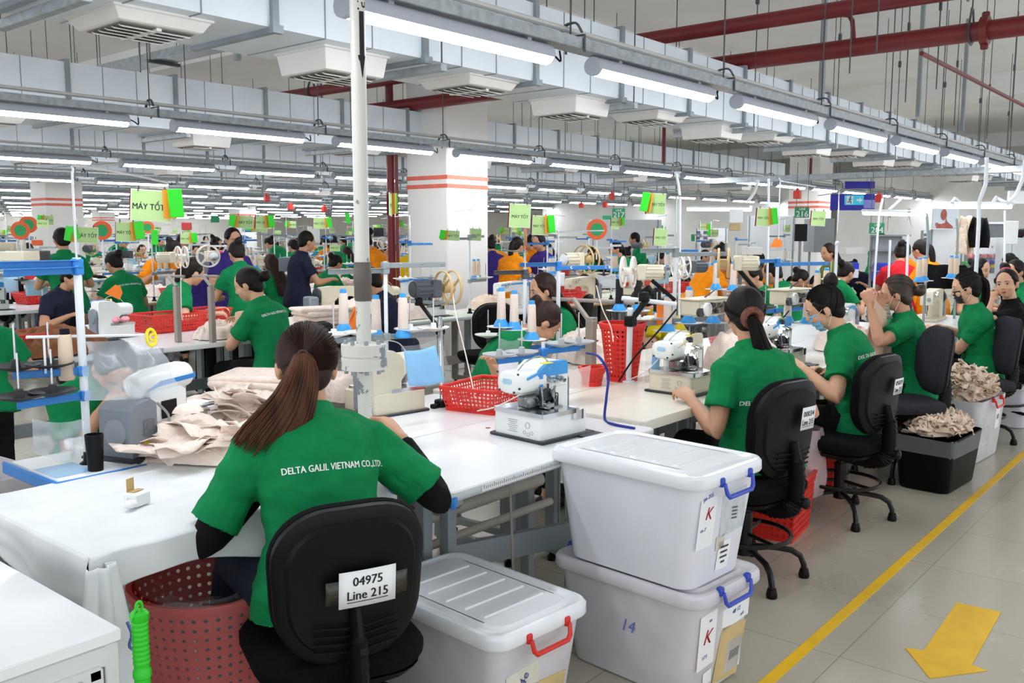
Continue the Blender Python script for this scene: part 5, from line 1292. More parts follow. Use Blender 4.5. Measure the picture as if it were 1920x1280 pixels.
mb = MB(); mb.lathe([(.06, zf(690)), (.082, zf(689)), (.082, zf(668)), (.079, zf(667)), (.079, zf(664)), (.082, zf(663)), (.082, zf(642)), (.06, zf(641))], 32); fl = mb.build('flange', FL, t)
for i in range(8):
    a = i * math.pi / 4 + .2; mb = MB(); mb.cyl((.065 * math.cos(a), .065 * math.sin(a), zf(697)), (.065 * math.cos(a), .065 * math.sin(a), zf(634)), .008, n=6); mb.build('flange_bolt', STEEL_P, fl)
mb = MB(); mb.lathe([(.0265, zf(642)), (.0265, zf(540))], 24); mb.build('middle_pipe', FL, t)
mb = MB(); mb.lathe([(.027, zf(562)), (.030, zf(560)), (.031, zf(530)), (.0325, zf(528)), (.0325, zf(505)), (.030, zf(503)), (.030, zf(490))], 24); mb.build('coupling', mat('coupling_brown', '5a544d', rough=.6, var=.2), t)
mb = MB(); mb.lathe([(.0265, zf(495)), (.0265, CZ)], 24); up = mb.build('upper_pipe', FL, t)
az = math.atan2(-pp.y, -pp.x) + .55
def onpipe(txy):  # wrap flat lettering on the pipe: x along circumference, y up
    x, y = txy; a = az + x / .0270; return V((.0270 * math.cos(a), .0270 * math.sin(a), y))
mb = MB(); zA = at_d(680, 45, PD).z; zB = at_d(680, 160, PD).z
N_ = 14
hw = .0095; zh = zB + .075
vs = []; fs = []
for i in range(N_ + 1): 
    x = -hw + 2 * hw * i / N_; vs += [onpipe((x, zA)), onpipe((x, zh))]
for i in range(N_): fs.append((2 * i, 2 * i + 2, 2 * i + 3, 2 * i + 1))
o0 = len(vs)
for i in range(N_ + 1):
    q = -1 + 2 * i / N_; vs += [onpipe((q * .016, zh)), onpipe((q * .001, zB))]
for i in range(N_): fs.append((o0 + 2 * i, o0 + 2 * i + 2, o0 + 2 * i + 3, o0 + 2 * i + 1))
mb.add(vs, fs); mb.build('down_arrow', INK, up, smooth=False)
tm_ = text_mesh('COMP.', .048, bold=.001, align='CENTER')
bm = bmesh.new(); bm.from_mesh(tm_); bmesh.ops.triangulate(bm, faces=bm.faces); bm.to_mesh(tm_); bm.free()
zc = at_d(680, 6, PD).z
for v in tm_.vertices: v.co = onpipe((v.co.y, zc - v.co.x))
tm_.materials.clear(); tm_.materials.append(INK); obj('lettering', tm_, up)

# --- jack-like machine with the grey motor box at the left, seen from behind
jp = at_z(268, 858, TZ); t = thing('sewing_machine', 'white sewing machine with a grey motor box and blue stripe, beside the fabric pile', 'sewing machine', jp, R(17))
XZ = Matrix(((1, 0, 0, 0), (0, 0, 1, 0), (0, 1, 0, 0), (0, 0, 0, 1)))
mb = MB(); mb.box((.10, .06, .008), (.42, .24, .016), bev=.005); mb.build('base_mat', MDARK, t)
mb = MB(); mb.prism([(-.075, .016), (.045, .016), (.045, .195), (.02, .212), (-.055, .20), (-.075, .18)], -.03, .12, T=XZ); mo = mb.build('motor_box', MGREY, t)
mb = MB(); mb.lathe([(.05, 0), (.048, .006), (.01, .008)], 20, T=TR(-.075, .045, .10) @ RY(R(-90))); mb.build('motor_vent', mat('vent_grey', '8f969e', rough=.5), mo)
mb = MB(); mb.box((.005, -.0315, .052), (.055, .003, .026)); mb.build('warning_label', YELLOWL, mo, smooth=False)
mb = MB(); mb.box((.005, -.0315, .115), (.05, .003, .055)); mb.build('rating_plate', mat('plate', '6a7078', rough=.4, var=.2, vs=60), mo, smooth=False)
mb = MB(); mb.prism([(.05, .016), (.225, .016), (.225, .215), (.20, .23), (.05, .23)], .0, .11, T=XZ); mb.build('machine_body', MWHITE, t)
mb = MB(); mb.tube([(.02, .05, .245), (.08, .05, .255), (.24, .05, .262), (.275, .05, .262), (.285, .05, .262)], [.045, .052, .052, .045, .02], n=20); hd = mb.build('machine_head', MWHITE, t)
mb = MB(); mb.prism([(.03, .232), (.10, .262), (.278, .268), (.278, .252), (.10, .244)], -.0035, .0, T=XZ); mb.build('blue_stripe', BLUEM, hd, smooth=False)
mb = MB(); mb.box((.135, -.003, .155), (.075, .006, .065), bev=.002); mb.box((.15, -.006, .06), (.07, .012, .09), bev=.004); mb.build('opening', BLACKP, t)
mb = MB(); mb.lathe([(.038, 0), (.036, .008), (.012, .010)], 20, T=TR(.085, -.001, .06) @ RX(R(90))); mb.build('pulley', MWHITE, t)
mb = MB(); mb.lathe([(.024, 0), (.022, .004), (.008, .006)], 20, T=TR(.085, -.011, .06) @ RX(R(90))); mb.build('pulley_hub', YELLOWL, t)
mb = MB(); mb.box((.13, -.016, .06), (.16, .006, .014), bev=.002); mb.box((.16, -.03, .07), (.04, .04, .035), bev=.006); mb.build('link_arm', BLACKM, t)
mb = MB(); mb.box((.285, .05, .075), (.125, .12, .115), bev=.006); mb.build('cylinder_bed', MWHITE, t)
mb = MB(); mb.box((.28, -.012, .085), (.085, .004, .07), bev=.001); mb.build('brown_cover', mat('brown_cover', 'a18c7b', rough=.4), t, smooth=False)
mb = MB(); mb.box((.30, .03, .14), (.13, .09, .012), bev=.003); mb.box((.335, -.02, .125), (.05, .03, .02), bev=.003); mb.cyl((.27, .05, .145), (.27, .05, .22), .008); mb.cyl((.285, .05, .262), (.31, .05, .266), .006); mb.build('needle_plate', CHROME, t)
mb = MB(); mb.tube(bez([(.06, -.02, .19), (.10, -.03, .14), (.11, -.03, .08), (.16, -.05, .03), (.12, -.09, .018)], 20), .005, n=6); mb.build('cable', mat('cable_grey', '9a9da0', rough=.5), t)
mb = MB(); mb.cyl((.05, -.10, .022), (.11, -.09, .022), .016); mb.cyl((.02, -.105, .022), (.05, -.10, .022), .018, .010); o = mb.build('cable_plug', mat('plug_white', 'dcdcd8', rough=.4), t)
# --- fabric piles beside the foreground woman
make_stack('folded beige cloth pile behind the ponytailed woman', at_z(500, 770, TZ) + V((0, 0, .0)), R(30), .34, .40, 6, 11, th=.030)
make_scraps('crumpled beige cloth heap lying on the cloth table beside the foreground woman', at_z(412, 856, TZ + .005), R(30), .16, .24, .085, 34, 21, BEIGE, L=(.20, .34), W=(.10, .20), name='fabric_heap')
make_scraps('loose beige cloth lying against the sewing machine with the grey motor box', at_z(462, 795, TZ + .005), R(30), .13, .18, .11, 26, 22, BEIGE, L=(.18, .30), W=(.10, .18), name='fabric_heap')
make_heap('beige cloth heap on the white table right of the ponytailed woman', at_z(655, 745, TZ + .002), R(10), .16, .20, .10, 23, folds=.8)
make_heap('small folded cloth scrap on the needle plate of the grey-boxed machine', at_z(352, 775, TZ + .15), R(10), .055, .045, .03, 24, folds=.5)
# ------------------------------------------------------------------ right-hand seated row
def chair_px(label, px, py, d, az, **k):
    b = at_d(px, py, d); f = V((math.cos(R(az)), math.sin(R(az)), 0)); c = b + f * .235
    make_chair(label, (c.x, c.y), R(az - 90), **k); return c, f
c1, f1 = chair_px('black office chair with number sticker 00034, beside the storage box stack', 1486, 802, 3.86, 77, seat=.47, num='00034', stk=(.055, .27), sw=(.10, .10), spin=.5)
R1 = dict(vox=.0055, seat=.435, scale=1.07, lean=2, hunch=16, pitch=12, yaw=-24, roll=-3, skin=SKIN, text=dict(s=DG, w=.315, t=.56, rot=-3), poleL=(-.35, -.5, -1), wramp=.0105, curlL=30,
    hair=dict(style='pony', strand=True, ns=420, nt=260, tie=(.0, -.105, -.030), path=[(.005, -.022, -.05), (.03, -.035, -.13), (.075, -.02, -.20), (.125, -.005, -.26)], ws=[.016, .030, .034, .038, .044, .048, .03], flat=.6, band=mat('brown_scrunchie', '6b3b2c', rough=.5, var=.5, vs=60), bsize=(.034, .017)))
put_person('woman with low black ponytail and brown scrunchie, nearest of the right-hand row', (c1.x + .12, c1.y - .01), 66, R1, dict(handL=at_d(1294, 746, 4.22), handR=at_d(1440, 770, 4.5)))
c2, f2 = chair_px('black office chair with number sticker 05039, second along the right-hand row', 1660, 770, 4.75, 80, seat=.46, num='05039', stk=(.055, .265), sw=(.10, .085), spin=.2)
R2 = dict(vox=.0055, seat=.40, scale=1.09, lean=6, hunch=20, pitch=26, yaw=20, roll=0, skin=SKIN2, mask='on', maskm=MASKB, text=dict(s=DG, w=.30, t=.72, dx=.0, rot=-2), wramp=.0105, poleL=(-.8, -.2, -1), poleR=(.8, -.2, -1), curlL=45,
    hair=dict(style='bun', tie=(0, -.075, .10), band=mat('clip_green', '6fae2c', rough=.35), bsize=(.025, .010), bpos=.95, strand=True, ns=300))
put_person('woman in a blue face mask with a green hair clip and green polo', (c2.x + .24, c2.y - .02), 96, R2, dict(handL=at_d(1505, 690, 5.0), handR=at_d(1545, 700, 5.15)))
c3, f3 = chair_px('black office chair with grey seat and sticker 07743, turned towards the raised-arm woman', 1766, 690, 5.75, 128, seat=.50, num='07743', stk=(.06, .27), sw=(.10, .085), fabric=GREYF, spin=.1)
R3 = dict(vox=.006, seat=.40, scale=1.06, lean=4, hunch=10, pitch=8, yaw=-2, roll=0, skin=SKIN, mask='chin', maskm=MASKG, text=dict(s=DG, w=.30, t=.70, rot=0), wramp=.0105, poleL=(-.6, .1, -1), poleR=(.6, .1, -1), shL=(0, .02, .03), shR=(0, .02, .03), hfL=(0.1, .3, 1), hfR=(-.1, .3, 1), huL=(-1, 0, .2), huR=(1, 0, .2), curlL=50, curlR=50,
    hair=dict(style='bun', m=mat('streaked_hair', '33231b', rough=.42, var=.8, vs=26, stretch=(1, 1, .15), bump=.5, bs=160, spec=.55), tie=(0, -.118, .005), strand=True, ns=260))
p3 = at_d(1662, 745, 6.0)
put_person('woman with raised hands inspecting sheer cloth, chin mask and bun, green polo', (p3.x + .28, p3.y - .08), 112, R3, dict(handL=at_d(1632, 572, 5.9), handR=at_d(1652, 575, 6.05)))
c4, f4 = chair_px('black office chair under the woman in the black mask', 1893, 690, 6.75, 128, seat=.47, fabric=GREYF, spin=.3)
R4 = dict(vox=.007, seat=.385, scale=1.07, lean=4, hunch=10, pitch=12, yaw=0, skin=SKIN2, mask='on', maskm=MASKK, text=dict(s=DG, w=.30, t=.74), sleeve=.6, poleL=(-.6, -.4, -1),
    hair=dict(style='pony', tie=(0, -.105, .045), path=[(.0, -.035, -.03), (.03, -.05, -.14), (.06, -.03, -.24), (.075, -.01, -.33)], ws=[.02, .034, .042, .046, .044, .03], strand=True, ns=220, nt=200, flat=.6))
p4 = at_d(1838, 700, 7.0)
put_person('woman in a black face mask with a high ponytail and green polo', (p4.x, p4.y), 116, R4, dict(handL=at_d(1755, 620, 7.15), handR=at_d(1775, 615, 7.3)))
R5 = dict(vox=.007, seat=.36, scale=1.08, lean=2, hunch=8, pitch=4, yaw=62, roll=8, skin=SKIN2, shirt=BLACKC, text=None, sleeve=.66, poleL=(-.8, -.3, -1), handL=(-.10, .22, .98), curlL=60,
    hair=dict(style='bun', tie=(.02, -.07, .105), band=mat('pink_scrunchie', 'd95f7a', rough=.7), bsize=(.030, .012), bpos=.98))
p5 = at_d(1900, 690, 7.75)
put_person('woman in a black shirt with a pink scrunchie looking back towards the camera', (p5.x, p5.y), 112, R5)
c5, f5 = chair_px('black office chair under the woman in black, cut by the right edge of the picture', 1935, 665, 7.2, 120, seat=.47, spin=.3)
R6 = dict(vox=.010, seat=.47, lean=4, hunch=12, pitch=15, yaw=30, skin=SKIN, hair=dict(style='pony', path=[(0, -.03, -.05), (0, -.05, -.15), (0, -.03, -.28)]))
p6 = at_d(1921, 640, 9.0); put_person('woman in green with dark hair seated behind the woman in black', (p6.x, p6.y), 120, R6)
p7 = at_d(1862, 640, 9.6); put_person('woman half hidden behind the black-masked woman, only hair and brow showing', (p7.x, p7.y + .3), 250, dict(vox=.010, seat=.47, lean=6, hunch=12, pitch=14, skin=SKIN2, hair=dict(style='bun', tie=(0, -.10, .04))))
# sheer cloth hanging from the raised hands
mb = MB(); a, b = at_d(1640, 560, 5.85), at_d(1662, 585, 6.0)
def sheer(u, v):
    p = a.lerp(b, u); w_ = .04 * math.sin(u * 8 + v * 3) * v; d = V((.10 * v * (u - .2) + .16 * v * v * u, -.10 * v * (u - .4), -.40 * v - .05 * math.sin(v * 3))); return p + d + V((w_ * .5, w_, 0))
mb.grid(sheer, 18, 24); o = mb.build('sheer_cloth', mat('sheer_beige', 'e2c2ab', rough=.9, alpha=.85)); o.modifiers.new('t', 'SOLIDIFY').thickness = .001; tag(o, 'pale sheer cloth hanging from the raised hands', 'cloth')
# machines of the right-hand row
make_overlock('cream overlock machine with a lit needle area on the cream table', (4.06, 2.235, TZ), R(-3), body=MWHITE, base=MCREAM, trim=MCREAM, lamp=True)
p = at_d(1276, 632, 4.75); t = thing('control_panel', 'small control panel with a display above the lit overlock machine', 'control panel', p, R(-25))
mb = MB(); mb.box((0, 0, 0), (.085, .03, .065), bev=.006, T=RX(R(-20))); mb.build('panel_case', MCREAM, t)
mb = MB(); mb.box((.012, -.016, .006), (.04, .004, .022), T=RX(R(-20))); mb.build('display', mat('lcd', '9fd6d2', emit=.35, var=0), t); mb = MB(); mb.cyl((0, .0, -.03), (.02, .03, -.12), .006); mb.build('panel_arm', CHROME, t)
make_overlock('white and blue overlock machine in front of the woman with the green hair clip', (5.22, 2.25, TZ), R(-3), body=MWHITE, base=MCREAM, lamp=True)
make_lockstitch('large white lockstitch machine with a blue edge behind the raised-arm woman', (6.55, 2.35, TZ), R(8), MWHITE, BLUEL)
make_lockstitch('white lockstitch machine in front of the woman in the black mask', (7.55, 2.3, TZ), R(0), MWHITE, None)
make_lockstitch('cream lockstitch machine at the far end of the nearest line', (8.85, 2.35, TZ), R(4), MCREAM, None)
# boxes and baskets along the aisle
make_basket('red perforated basket under the chair numbered 00034', (4.42, 1.90, 0), R(8), w=.40, d=.34, h=.30, nx=12, ny=10, nz=8, hole=.7, rnd=True)
mb = MB()
def bagf(u, v):
    a = u * 2 * math.pi; r = .10 + .04 * math.sin(v * 2.6) + .02 * noise.noise(V((math.cos(a) * 2, math.sin(a) * 2, v * 3))); return V((r * math.cos(a), r * .8 * math.sin(a), .50 - .36 * v))
mb.grid(bagf, 40, 24); o = mb.build('plastic_bag', film('pinkish_film', 'f3d6da', .45, .15), None, (4.72, 1.86, 0), ang=80); tag(o, 'clear plastic bag hanging from the red basket under the chairs', 'plastic bag')
make_basket('darker red basket under the chair numbered 05039', (5.4, 2.05, 0), R(8), w=.36, d=.30, h=.28, nx=12, ny=10, nz=8, hole=.7, rnd=True)
t = make_box('black crate holding a heap of beige straps, beside the yellow floor line', (5.92, 1.49, 0), R(-4), w=.62, d=.38, h=.36, body=mat('black_crate', '060607', rough=.5, spec=.15), lid=False, name='black_crate')
make_scraps('heap of beige straps in the black crate', (5.92, 1.49, .325), R(-4), .25, .145, .10, 130, 31, BEIGE2)
mb = MB()
def wrapf(u, v):
    pts = rr(.635, .395, .03, 6); i = int(u * len(pts)) % len(pts); x, y = pts[i]; return V((x, y, .34 - .10 * v + .008 * math.sin(i * 2.1 + v * 5)))
mb.grid(wrapf, 56, 5); o = mb.build('plastic_wrap', FILM, None, (5.92, 1.49, 0), R(-4)); tag(o, 'clear plastic wrapped around the rim of the black crate', 'plastic wrap')
make_box('pale grey storage box with a red clip, heaped with beige cloth, behind the black crate', (6.80, 1.56, 0), R(-4), w=.62, d=.42, h=.46, body=PBOX2, lid=False, papers=[(.12, .28, .09, .16, PAPER, [('IIII', .05, 0, 0, INKG, 0)], 3)], handle=REDP)
make_scraps('tall heap of beige cloth in the pale grey storage box', (6.80, 1.56, .41), R(-4), .26, .17, .20, 150, 32, BEIGE2)
make_box('white storage box farther along the aisle under the last chair', (8.2, 1.55, 0), R(-3), w=.5, d=.4, h=.36, body=PBOX, handle=BLUEP)
# ------------------------------------------------------------------ stands, cones, feeders and signs of the nearest line
def base_at(px, py, d=None, z=TZ):
    return at_z(px, py, z) if d is None else at_d(px, py, d)
# stand at the left
sa = at_z(166, 872, TZ)
make_thread_stand('thread stand with two blue arms and empty black spool trays, left of the grey-boxed machine', sa, at_d(155, 482, 3.1).z - TZ, rotz=0, arms=((172, .27), (192, .26)), mids=((.245, 186, .22, 2, TRAYK), (.33, 160, .20, 2, TRAYK)), wire=[(0, 0, .70), (.0, 0, .95), (.004, .0, 1.005), (.02, .002, 1.018), (.18, -.01, 1.00), (.33, -.02, .975)], rpole=.0135)
sg = at_d(284, 356, 3.05); make_sign('nearest machine sign with green and orange cards, hanging from a bent wire', (sg.x, sg.y, sg.z), R(-38), w=.130, h=.105, tilt=4)
mb = MB(); q = sa + V((0, 0, .455)); a, b = at_d(50, 632, 2.95), at_d(270, 628, 3.35); mb.cyl(a, b, .0055, n=8); mb.cyl(at_d(82, 632, 3.0), at_d(86, 700, 3.0), .004, n=6); mb.cyl(at_d(120, 633, 3.08), at_d(121, 660, 3.08), .004, n=6); o = mb.build('spool_rail', POLEW); tag(o, 'white rail fixed across the stand at the left, carrying the large plastic sleeve', 'rail')
make_cone('pale thread cone standing on the upper tray of the left stand', at_d(126, 712, 3.08), SPOOLB, 1.05, base=False, cap=BLACKP)
make_film_bag('plastic_sleeve', 'large clear plastic sleeve hanging over the grey-boxed machine', (at_d(160, 640, 3.02), at_d(286, 622, 3.3), at_d(330, 735, 3.3), at_d(165, 750, 3.0)), FILM2, waves=.03, seed=2)
make_film_bag('plastic_sleeve', 'lower clear plastic sleeve hanging from the blue spool arm at the left', (at_d(60, 785, 2.9), at_d(158, 785, 3.0), at_d(152, 862, 3.0), at_d(62, 848, 2.9)), FILM2, waves=.02, seed=5)
mb = MB(); c_ = at_d(283, 622, 3.28); mb.tube([c_ + V((.018 * math.cos(a), .004 * math.sin(a), -.02 + .03 * math.sin(a))) for a in [i * .5236 for i in range(12)]], .006, n=6, closed=True); mb.tube([c_ + V((.008, 0, -.02 + .0)) + V((.014 * math.cos(a), 0, .012 * math.sin(a))) for a in [i * .7854 for i in range(8)]], .004, n=6, closed=True); o = mb.build('cable_tie', YELLOWL); tag(o, 'yellow plastic tie holding the large plastic sleeve', 'cable tie')
b = at_z(172, 882, TZ); mb = MB(); mb.lathe([(.024, 0), (.030, .13), (.027, .13), (.022, .01)], 18); o = mb.build('tool_cup', BLACKP, None, at_z(180, 885, TZ)); tag(o, 'black plastic cup standing at the foot of the left stand', 'cup')
make_box('open translucent tub on the floor behind the left stand', (1.25, 3.95, 0), R(5), w=.62, d=.5, h=.62, body=PBOX2, lid=False)
# stand with three pale cones by the pipe
sb = V((2.82, 3.10, TZ)); t_b = at_d(690, 490, 4.35)
make_thread_stand('thread stand with a long grey top bar behind the flaking pipe', sb, at_d(720, 487, 4.35).z - TZ, arms=((-15, .32), (165, .28)), mids=((.32, 165, .26, 2, TRAYW), (.32, -20, .24, 2, TRAYW)), armm=STEEL_P)
for i, (px, py) in enumerate(((645, 622), (706, 634), (756, 632))):
    make_cone(('pale thread cone left of the flaking pipe', 'pale thread cone just right of the flaking pipe', 'second pale thread cone right of the flaking pipe')[i], at_d(px, py, 4.3 - .05 * i), SPOOLW, 1.0)
mb = MB(); mb.grid(lambda u, v: at_d(668 - 13 * v + 26 * (u - .5) * v, 575 + 52 * v, 4.42) + V((0, .02 * math.sin(3 * u), 0)), 6, 6); o = mb.build('warning_flag', ORANGEC); o.modifiers.new('t', 'SOLIDIFY').thickness = .002; tag(o, 'orange triangular flag left of the flaking pipe', 'flag')
# blue document sleeve on its arm, with tape feeder
ar = at_z(830, 762, TZ); t = thing('feeder_stand', 'black and grey clamp arm holding the tan reel feeder over the white table', 'arm', (ar.x, ar.y, TZ))
top = at_d(785, 565, 4.35); kn = at_d(825, 618, 4.35)
L = lambda p: V(p) - V((ar.x, ar.y, TZ))
mb = MB(); mb.cyl((0, 0, 0), L(kn) + V((0, 0, .06)), .012, n=12); mb.build('pole', CHROME, t)
mb = MB(); mb.box((0, 0, .018), (.07, .05, .036), bev=.006); mb.box((-.04, 0, .01), (.06, .03, .02), bev=.004); mb.build('clamp', BLACKP, t)
mb = MB(); mb.tube([L(top), L(kn)], .013, n=8, sq=(1.2, .7)); mb.box(L(kn), (.045, .035, .045), bev=.006); mb.box(L(top), (.035, .03, .04), bev=.005); mb.build('diagonal_arm', BLACKP, t)
mb = MB(); mb.cyl(L(at_d(745, 563, 4.3)), L(at_d(848, 568, 4.45)), .010, n=10); mb.build('cross_bar', STEEL_P, t)
make_feeder('dark motor tape feeder with a tan reel, on the arm right of the flaking pipe', at_d(828, 540, 4.42), R(-14), dark=True, r=.082, spokes=3, rm=REELT)
make_film_bag('document_sleeve', 'clear sleeve with a blue sheet hanging right of the flaking pipe', (at_d(752, 648, 3.78), at_d(826, 632, 3.86), at_d(848, 712, 3.84), at_d(762, 726, 3.76)), FILM, sub=(BLUEDOC, (.06, .84, .12, .97), 'blue_sheet'), waves=.008, seed=3)
cord('tape_strip', 'cream elastic tape running from the tan reel down to the red tray basket', [at_d(848, 545, 4.4), at_d(855, 590, 4.3), at_d(872, 660, 4.2), at_d(886, 722, 4.05), at_d(890, 745, 3.98)], .003, SPOOLW)
cord('tape_strip', 'cream tape running from the red tray basket to the blue-trimmed overlock', [at_d(895, 770, 3.9), at_d(930, 762, 3.8), at_d(985, 735, 3.7)], .003, SPOOLW)
# stand of the overlock on the ruler-edged table
sd = V((3.18, 2.52, TZ))
make_thread_stand('thread stand with four grey spool trays behind the blue-trimmed overlock', at_z(1018, 762, TZ), .30, arms=(), mids=((.235, 170, .26, 2, TRAY), (.255, -12, .22, 2, TRAY)))
make_film_bag('document_sleeve', 'clear sleeve with white sheets left of the blue-trimmed overlock', (at_d(935, 632, 4.25), at_d(975, 636, 4.2), at_d(972, 712, 4.15), at_d(931, 700, 4.2)), FILM, sub=(PAPER, (.05, .95, .3, 1.0), 'white_sheet'), waves=.006, seed=8)
make_film_bag('document_sleeve', 'clear sleeve with a light blue sheet above the blue-trimmed overlock', (at_d(978, 672, 4.0), at_d(1034, 664, 4.05), at_d(1034, 700, 4.05), at_d(980, 706, 4.0)), FILM, sub=(mat('pale_blue_sheet', 'a8d6e8', rough=.6), (.08, .95, .15, .95), 'blue_sheet'), waves=.004, seed=9)
make_film_bag('document_sleeve', 'pinkish clear sleeve hanging right of the blue-trimmed overlock', (at_d(1040, 690, 4.1), at_d(1108, 684, 4.1), at_d(1104, 725, 4.1), at_d(1042, 722, 4.1)), film('pink_film', 'f4d9d4', .45, .2), waves=.005, seed=10)
# tall pole stands behind
s3 = at_z(1046, 690, TZ)
make_thread_stand('white thread stand with wide blue arms in the middle of the picture', s3, at_d(1046, 492, 5.0).z - TZ, arms=((158, .26), (-32, .32)), mids=((.14, 170, .3, 2, TRAY), (.12, -20, .2, 1, TRAYK)), wire=[(0, 0, .50), (.0, 0, .78), (.02, -.005, .80), (.22, -.17, .81)], rpole=.012)
s4 = at_z(984, 700, TZ)
make_thread_stand('white thread stand with a dark top bar left of the wide blue arms', s4, at_d(984, 506, 4.9).z - TZ, arms=((160, .20), (-20, .06)), mids=((.20, 150, .22, 1, TRAYW),), wire=[(0, 0, .45), (0, 0, .68), (-.02, .0, .69), (-.14, .05, .70)], armm=STEEL_D, rpole=.011)
for i, (px, py, c, lab) in enumerate(((940, 612, SPOOLW, 'pale thread cone, leftmost of three left of the wide blue arms'), (964, 617, SPOOLW, 'pale thread cone, middle of three left of the wide blue arms'), (997, 636, SPOOLW, 'pale thread cone nearest the white pole, rightmost of three'))):
    make_cone(lab, at_d(px, py, 4.75), c, 1.0)
    mb = MB(); mb.lathe([(.012, 0), (.075, .004), (.078, .007), (.012, .004)], 20); p = at_d(px, py, 4.75); o = mb.build('spool_tray', TRAYW, None, (p.x, p.y, p.z - .005)); tag(o, lab.replace('pale thread cone', 'tray under the pale cone'), 'tray')
# red containers
bb = at_z(1166, 712, TZ)
make_bin('tall red perforated bin on the cream table', (bb.x, bb.y, TZ), r0=.085, r1=.118, h=.315, nz=11, nu=26)
bb2 = at_z(1110, 722, TZ); make_bin('small red perforated pot left of the tall red bin', (bb2.x, bb2.y, TZ), r0=.052, r1=.062, h=.10, nz=5, nu=18)
bb3 = at_z(1205, 706, TZ); make_bin('red cup right of the tall red bin', (bb3.x, bb3.y + .12, TZ), r0=.06, r1=.075, h=.19, nz=6, nu=16)
make_film_bag('document_sleeve', 'clear sleeve with a blue sheet between the tall red bin and the lit overlock', (at_d(1212, 640, 4.75), at_d(1245, 632, 4.8), at_d(1238, 712, 4.75), at_d(1208, 716, 4.7)), FILM, sub=(BLUEDOC, (.4, .9, .1, .8), 'blue_sheet'), waves=.005, seed=12)
# white pole with black clamp and the white reel
pr_ = at_z(1178, 716, TZ); t = thing('feeder_stand', 'white post with a black elbow carrying the white spoked reel', 'arm', (pr_.x, pr_.y, TZ)); L2 = lambda p: V(p) - V((pr_.x, pr_.y, TZ))
mb = MB(); mb.cyl((0, 0, 0), L2(at_d(1182, 578, 4.72)), .016, n=12); mb.lathe([(.035, 0), (.035, .008), (.018, .012)], 14); mb.build('pole', POLEW, t)
mb = MB(); mb.box(L2(at_d(1182, 602, 4.72)), (.055, .05, .055), bev=.006); mb.tube([L2(at_d(1184, 600, 4.72)), L2(at_d(1214, 560, 4.75))], .015, n=8); mb.box(L2(at_d(1207, 556, 4.75)), (.05, .04, .05), bev=.006); mb.tube([L2(at_d(1222, 525, 4.8)), L2(at_d(1266, 563, 4.8))], .011, n=8); mb.build('elbow', BLACKP, t)
mb = MB(); mb.cyl(L2(at_d(1166, 559, 4.75)), L2(at_d(1268, 570, 4.78)), .012, n=10); mb.build('cross_bar', POLEW, t)
make_feeder('cream motor tape feeder with a white five-spoked reel in the middle of the picture', at_d(1190, 510, 4.9), R(112), dark=False, r=.082, spokes=5, rm=REELW)
cord('tape_strip', 'cream tape falling from the white spoked reel into the tall red bin', [at_d(1118, 535, 4.9), at_d(1130, 580, 4.85), at_d(1145, 612, 4.8), at_d(1150, 640, 4.75)], .003, SPOOLW)
cord('cable', 'black cable running from the lit overlock up to the feeder unit', [at_d(1160, 715, 4.6), at_d(1190, 670, 4.6), at_d(1235, 620, 4.65), at_d(1268, 580, 4.7)], .005, BLACKP)
cord('cord', 'white cord lying over the cream table beside the red bin', [at_z(1178, 712, TZ + .01), at_d(1205, 700, 4.6), at_d(1228, 680, 4.6), at_d(1245, 660, 4.6)], .003, POLEW)
# feeder units with dials above the cream tables
def make_unit(label, p, rz):
    t = thing('elastic_feeder', label, 'feeder unit', p, rz)
    mb = MB(); mb.box((0, 0, 0), (.27, .12, .085), bev=.008); mb.box((0, 0, .046), (.29, .14, .010), bev=.003); mb.build('housing', MCREAM, t)
    mb = MB(); mb.box((0, -.062, -.005), (.20, .012, .06), bev=.003); mb.build('front_plate', mat('plate_brown', '8b8071', rough=.4, metal=.5, var=.2), t)
    mb = MB(); mb.lathe([(.036, 0), (.036, .03), (.030, .034), (.030, .02), (.01, .02)], 20, T=TR(-.085, -.06, -.005) @ RX(R(90))); mb.build('dial', MWHITE, t)
    mb = MB()
    for x, z, r in ((-.13, -.02, .024), (-.02, .015, .014), (.01, -.02, .012), (.05, .01, .012)): mb.cyl((x, -.062, z), (x, -.082, z), r, n=14)
    mb.tube(bez([(-.02, -.07, -.02), (.02, -.10, .02), (.06, -.09, .03), (.09, -.08, -.03)], 12), .005, n=6); mb.tube(bez([(-.0, 0, .05), (.03, -.02, .075), (.05, -.03, .09)], 6), .004, n=6)
    mb.build('roller', MDARK, t)
    mb = MB(); mb.box((.138, -.03, .0), (.004, .05, .055)); mb.build('green_panel', mat('panel_green', '8ec63f', rough=.4, var=.2, vs=50), t, smooth=False)
    return t
make_unit('elastic feeder unit with a white dial above the lit overlock', at_d(1320, 575, 4.95), R(-8))
make_unit('elastic feeder unit with a pressure gauge above the woman with the brown scrunchie', at_d(1480, 556, 5.5), R(-6))
u0 = at_z(1372, 700, TZ); mb = MB(); a = at_d(1368, 600, 5.3); mb.box((a.x, a.y, (TZ + at_d(1368, 570, 5.3).z) / 2), (.035, .05, at_d(1368, 575, 5.3).z - TZ), bev=.003); mb.tube([at_d(1368, 600, 5.3), at_d(1405, 555, 5.4), at_d(1360, 553, 5.2)], .012, n=6); o = mb.build('feeder_post', TAUPE); tag(o, 'taupe steel post with a bracket behind the scrunchie woman', 'post')
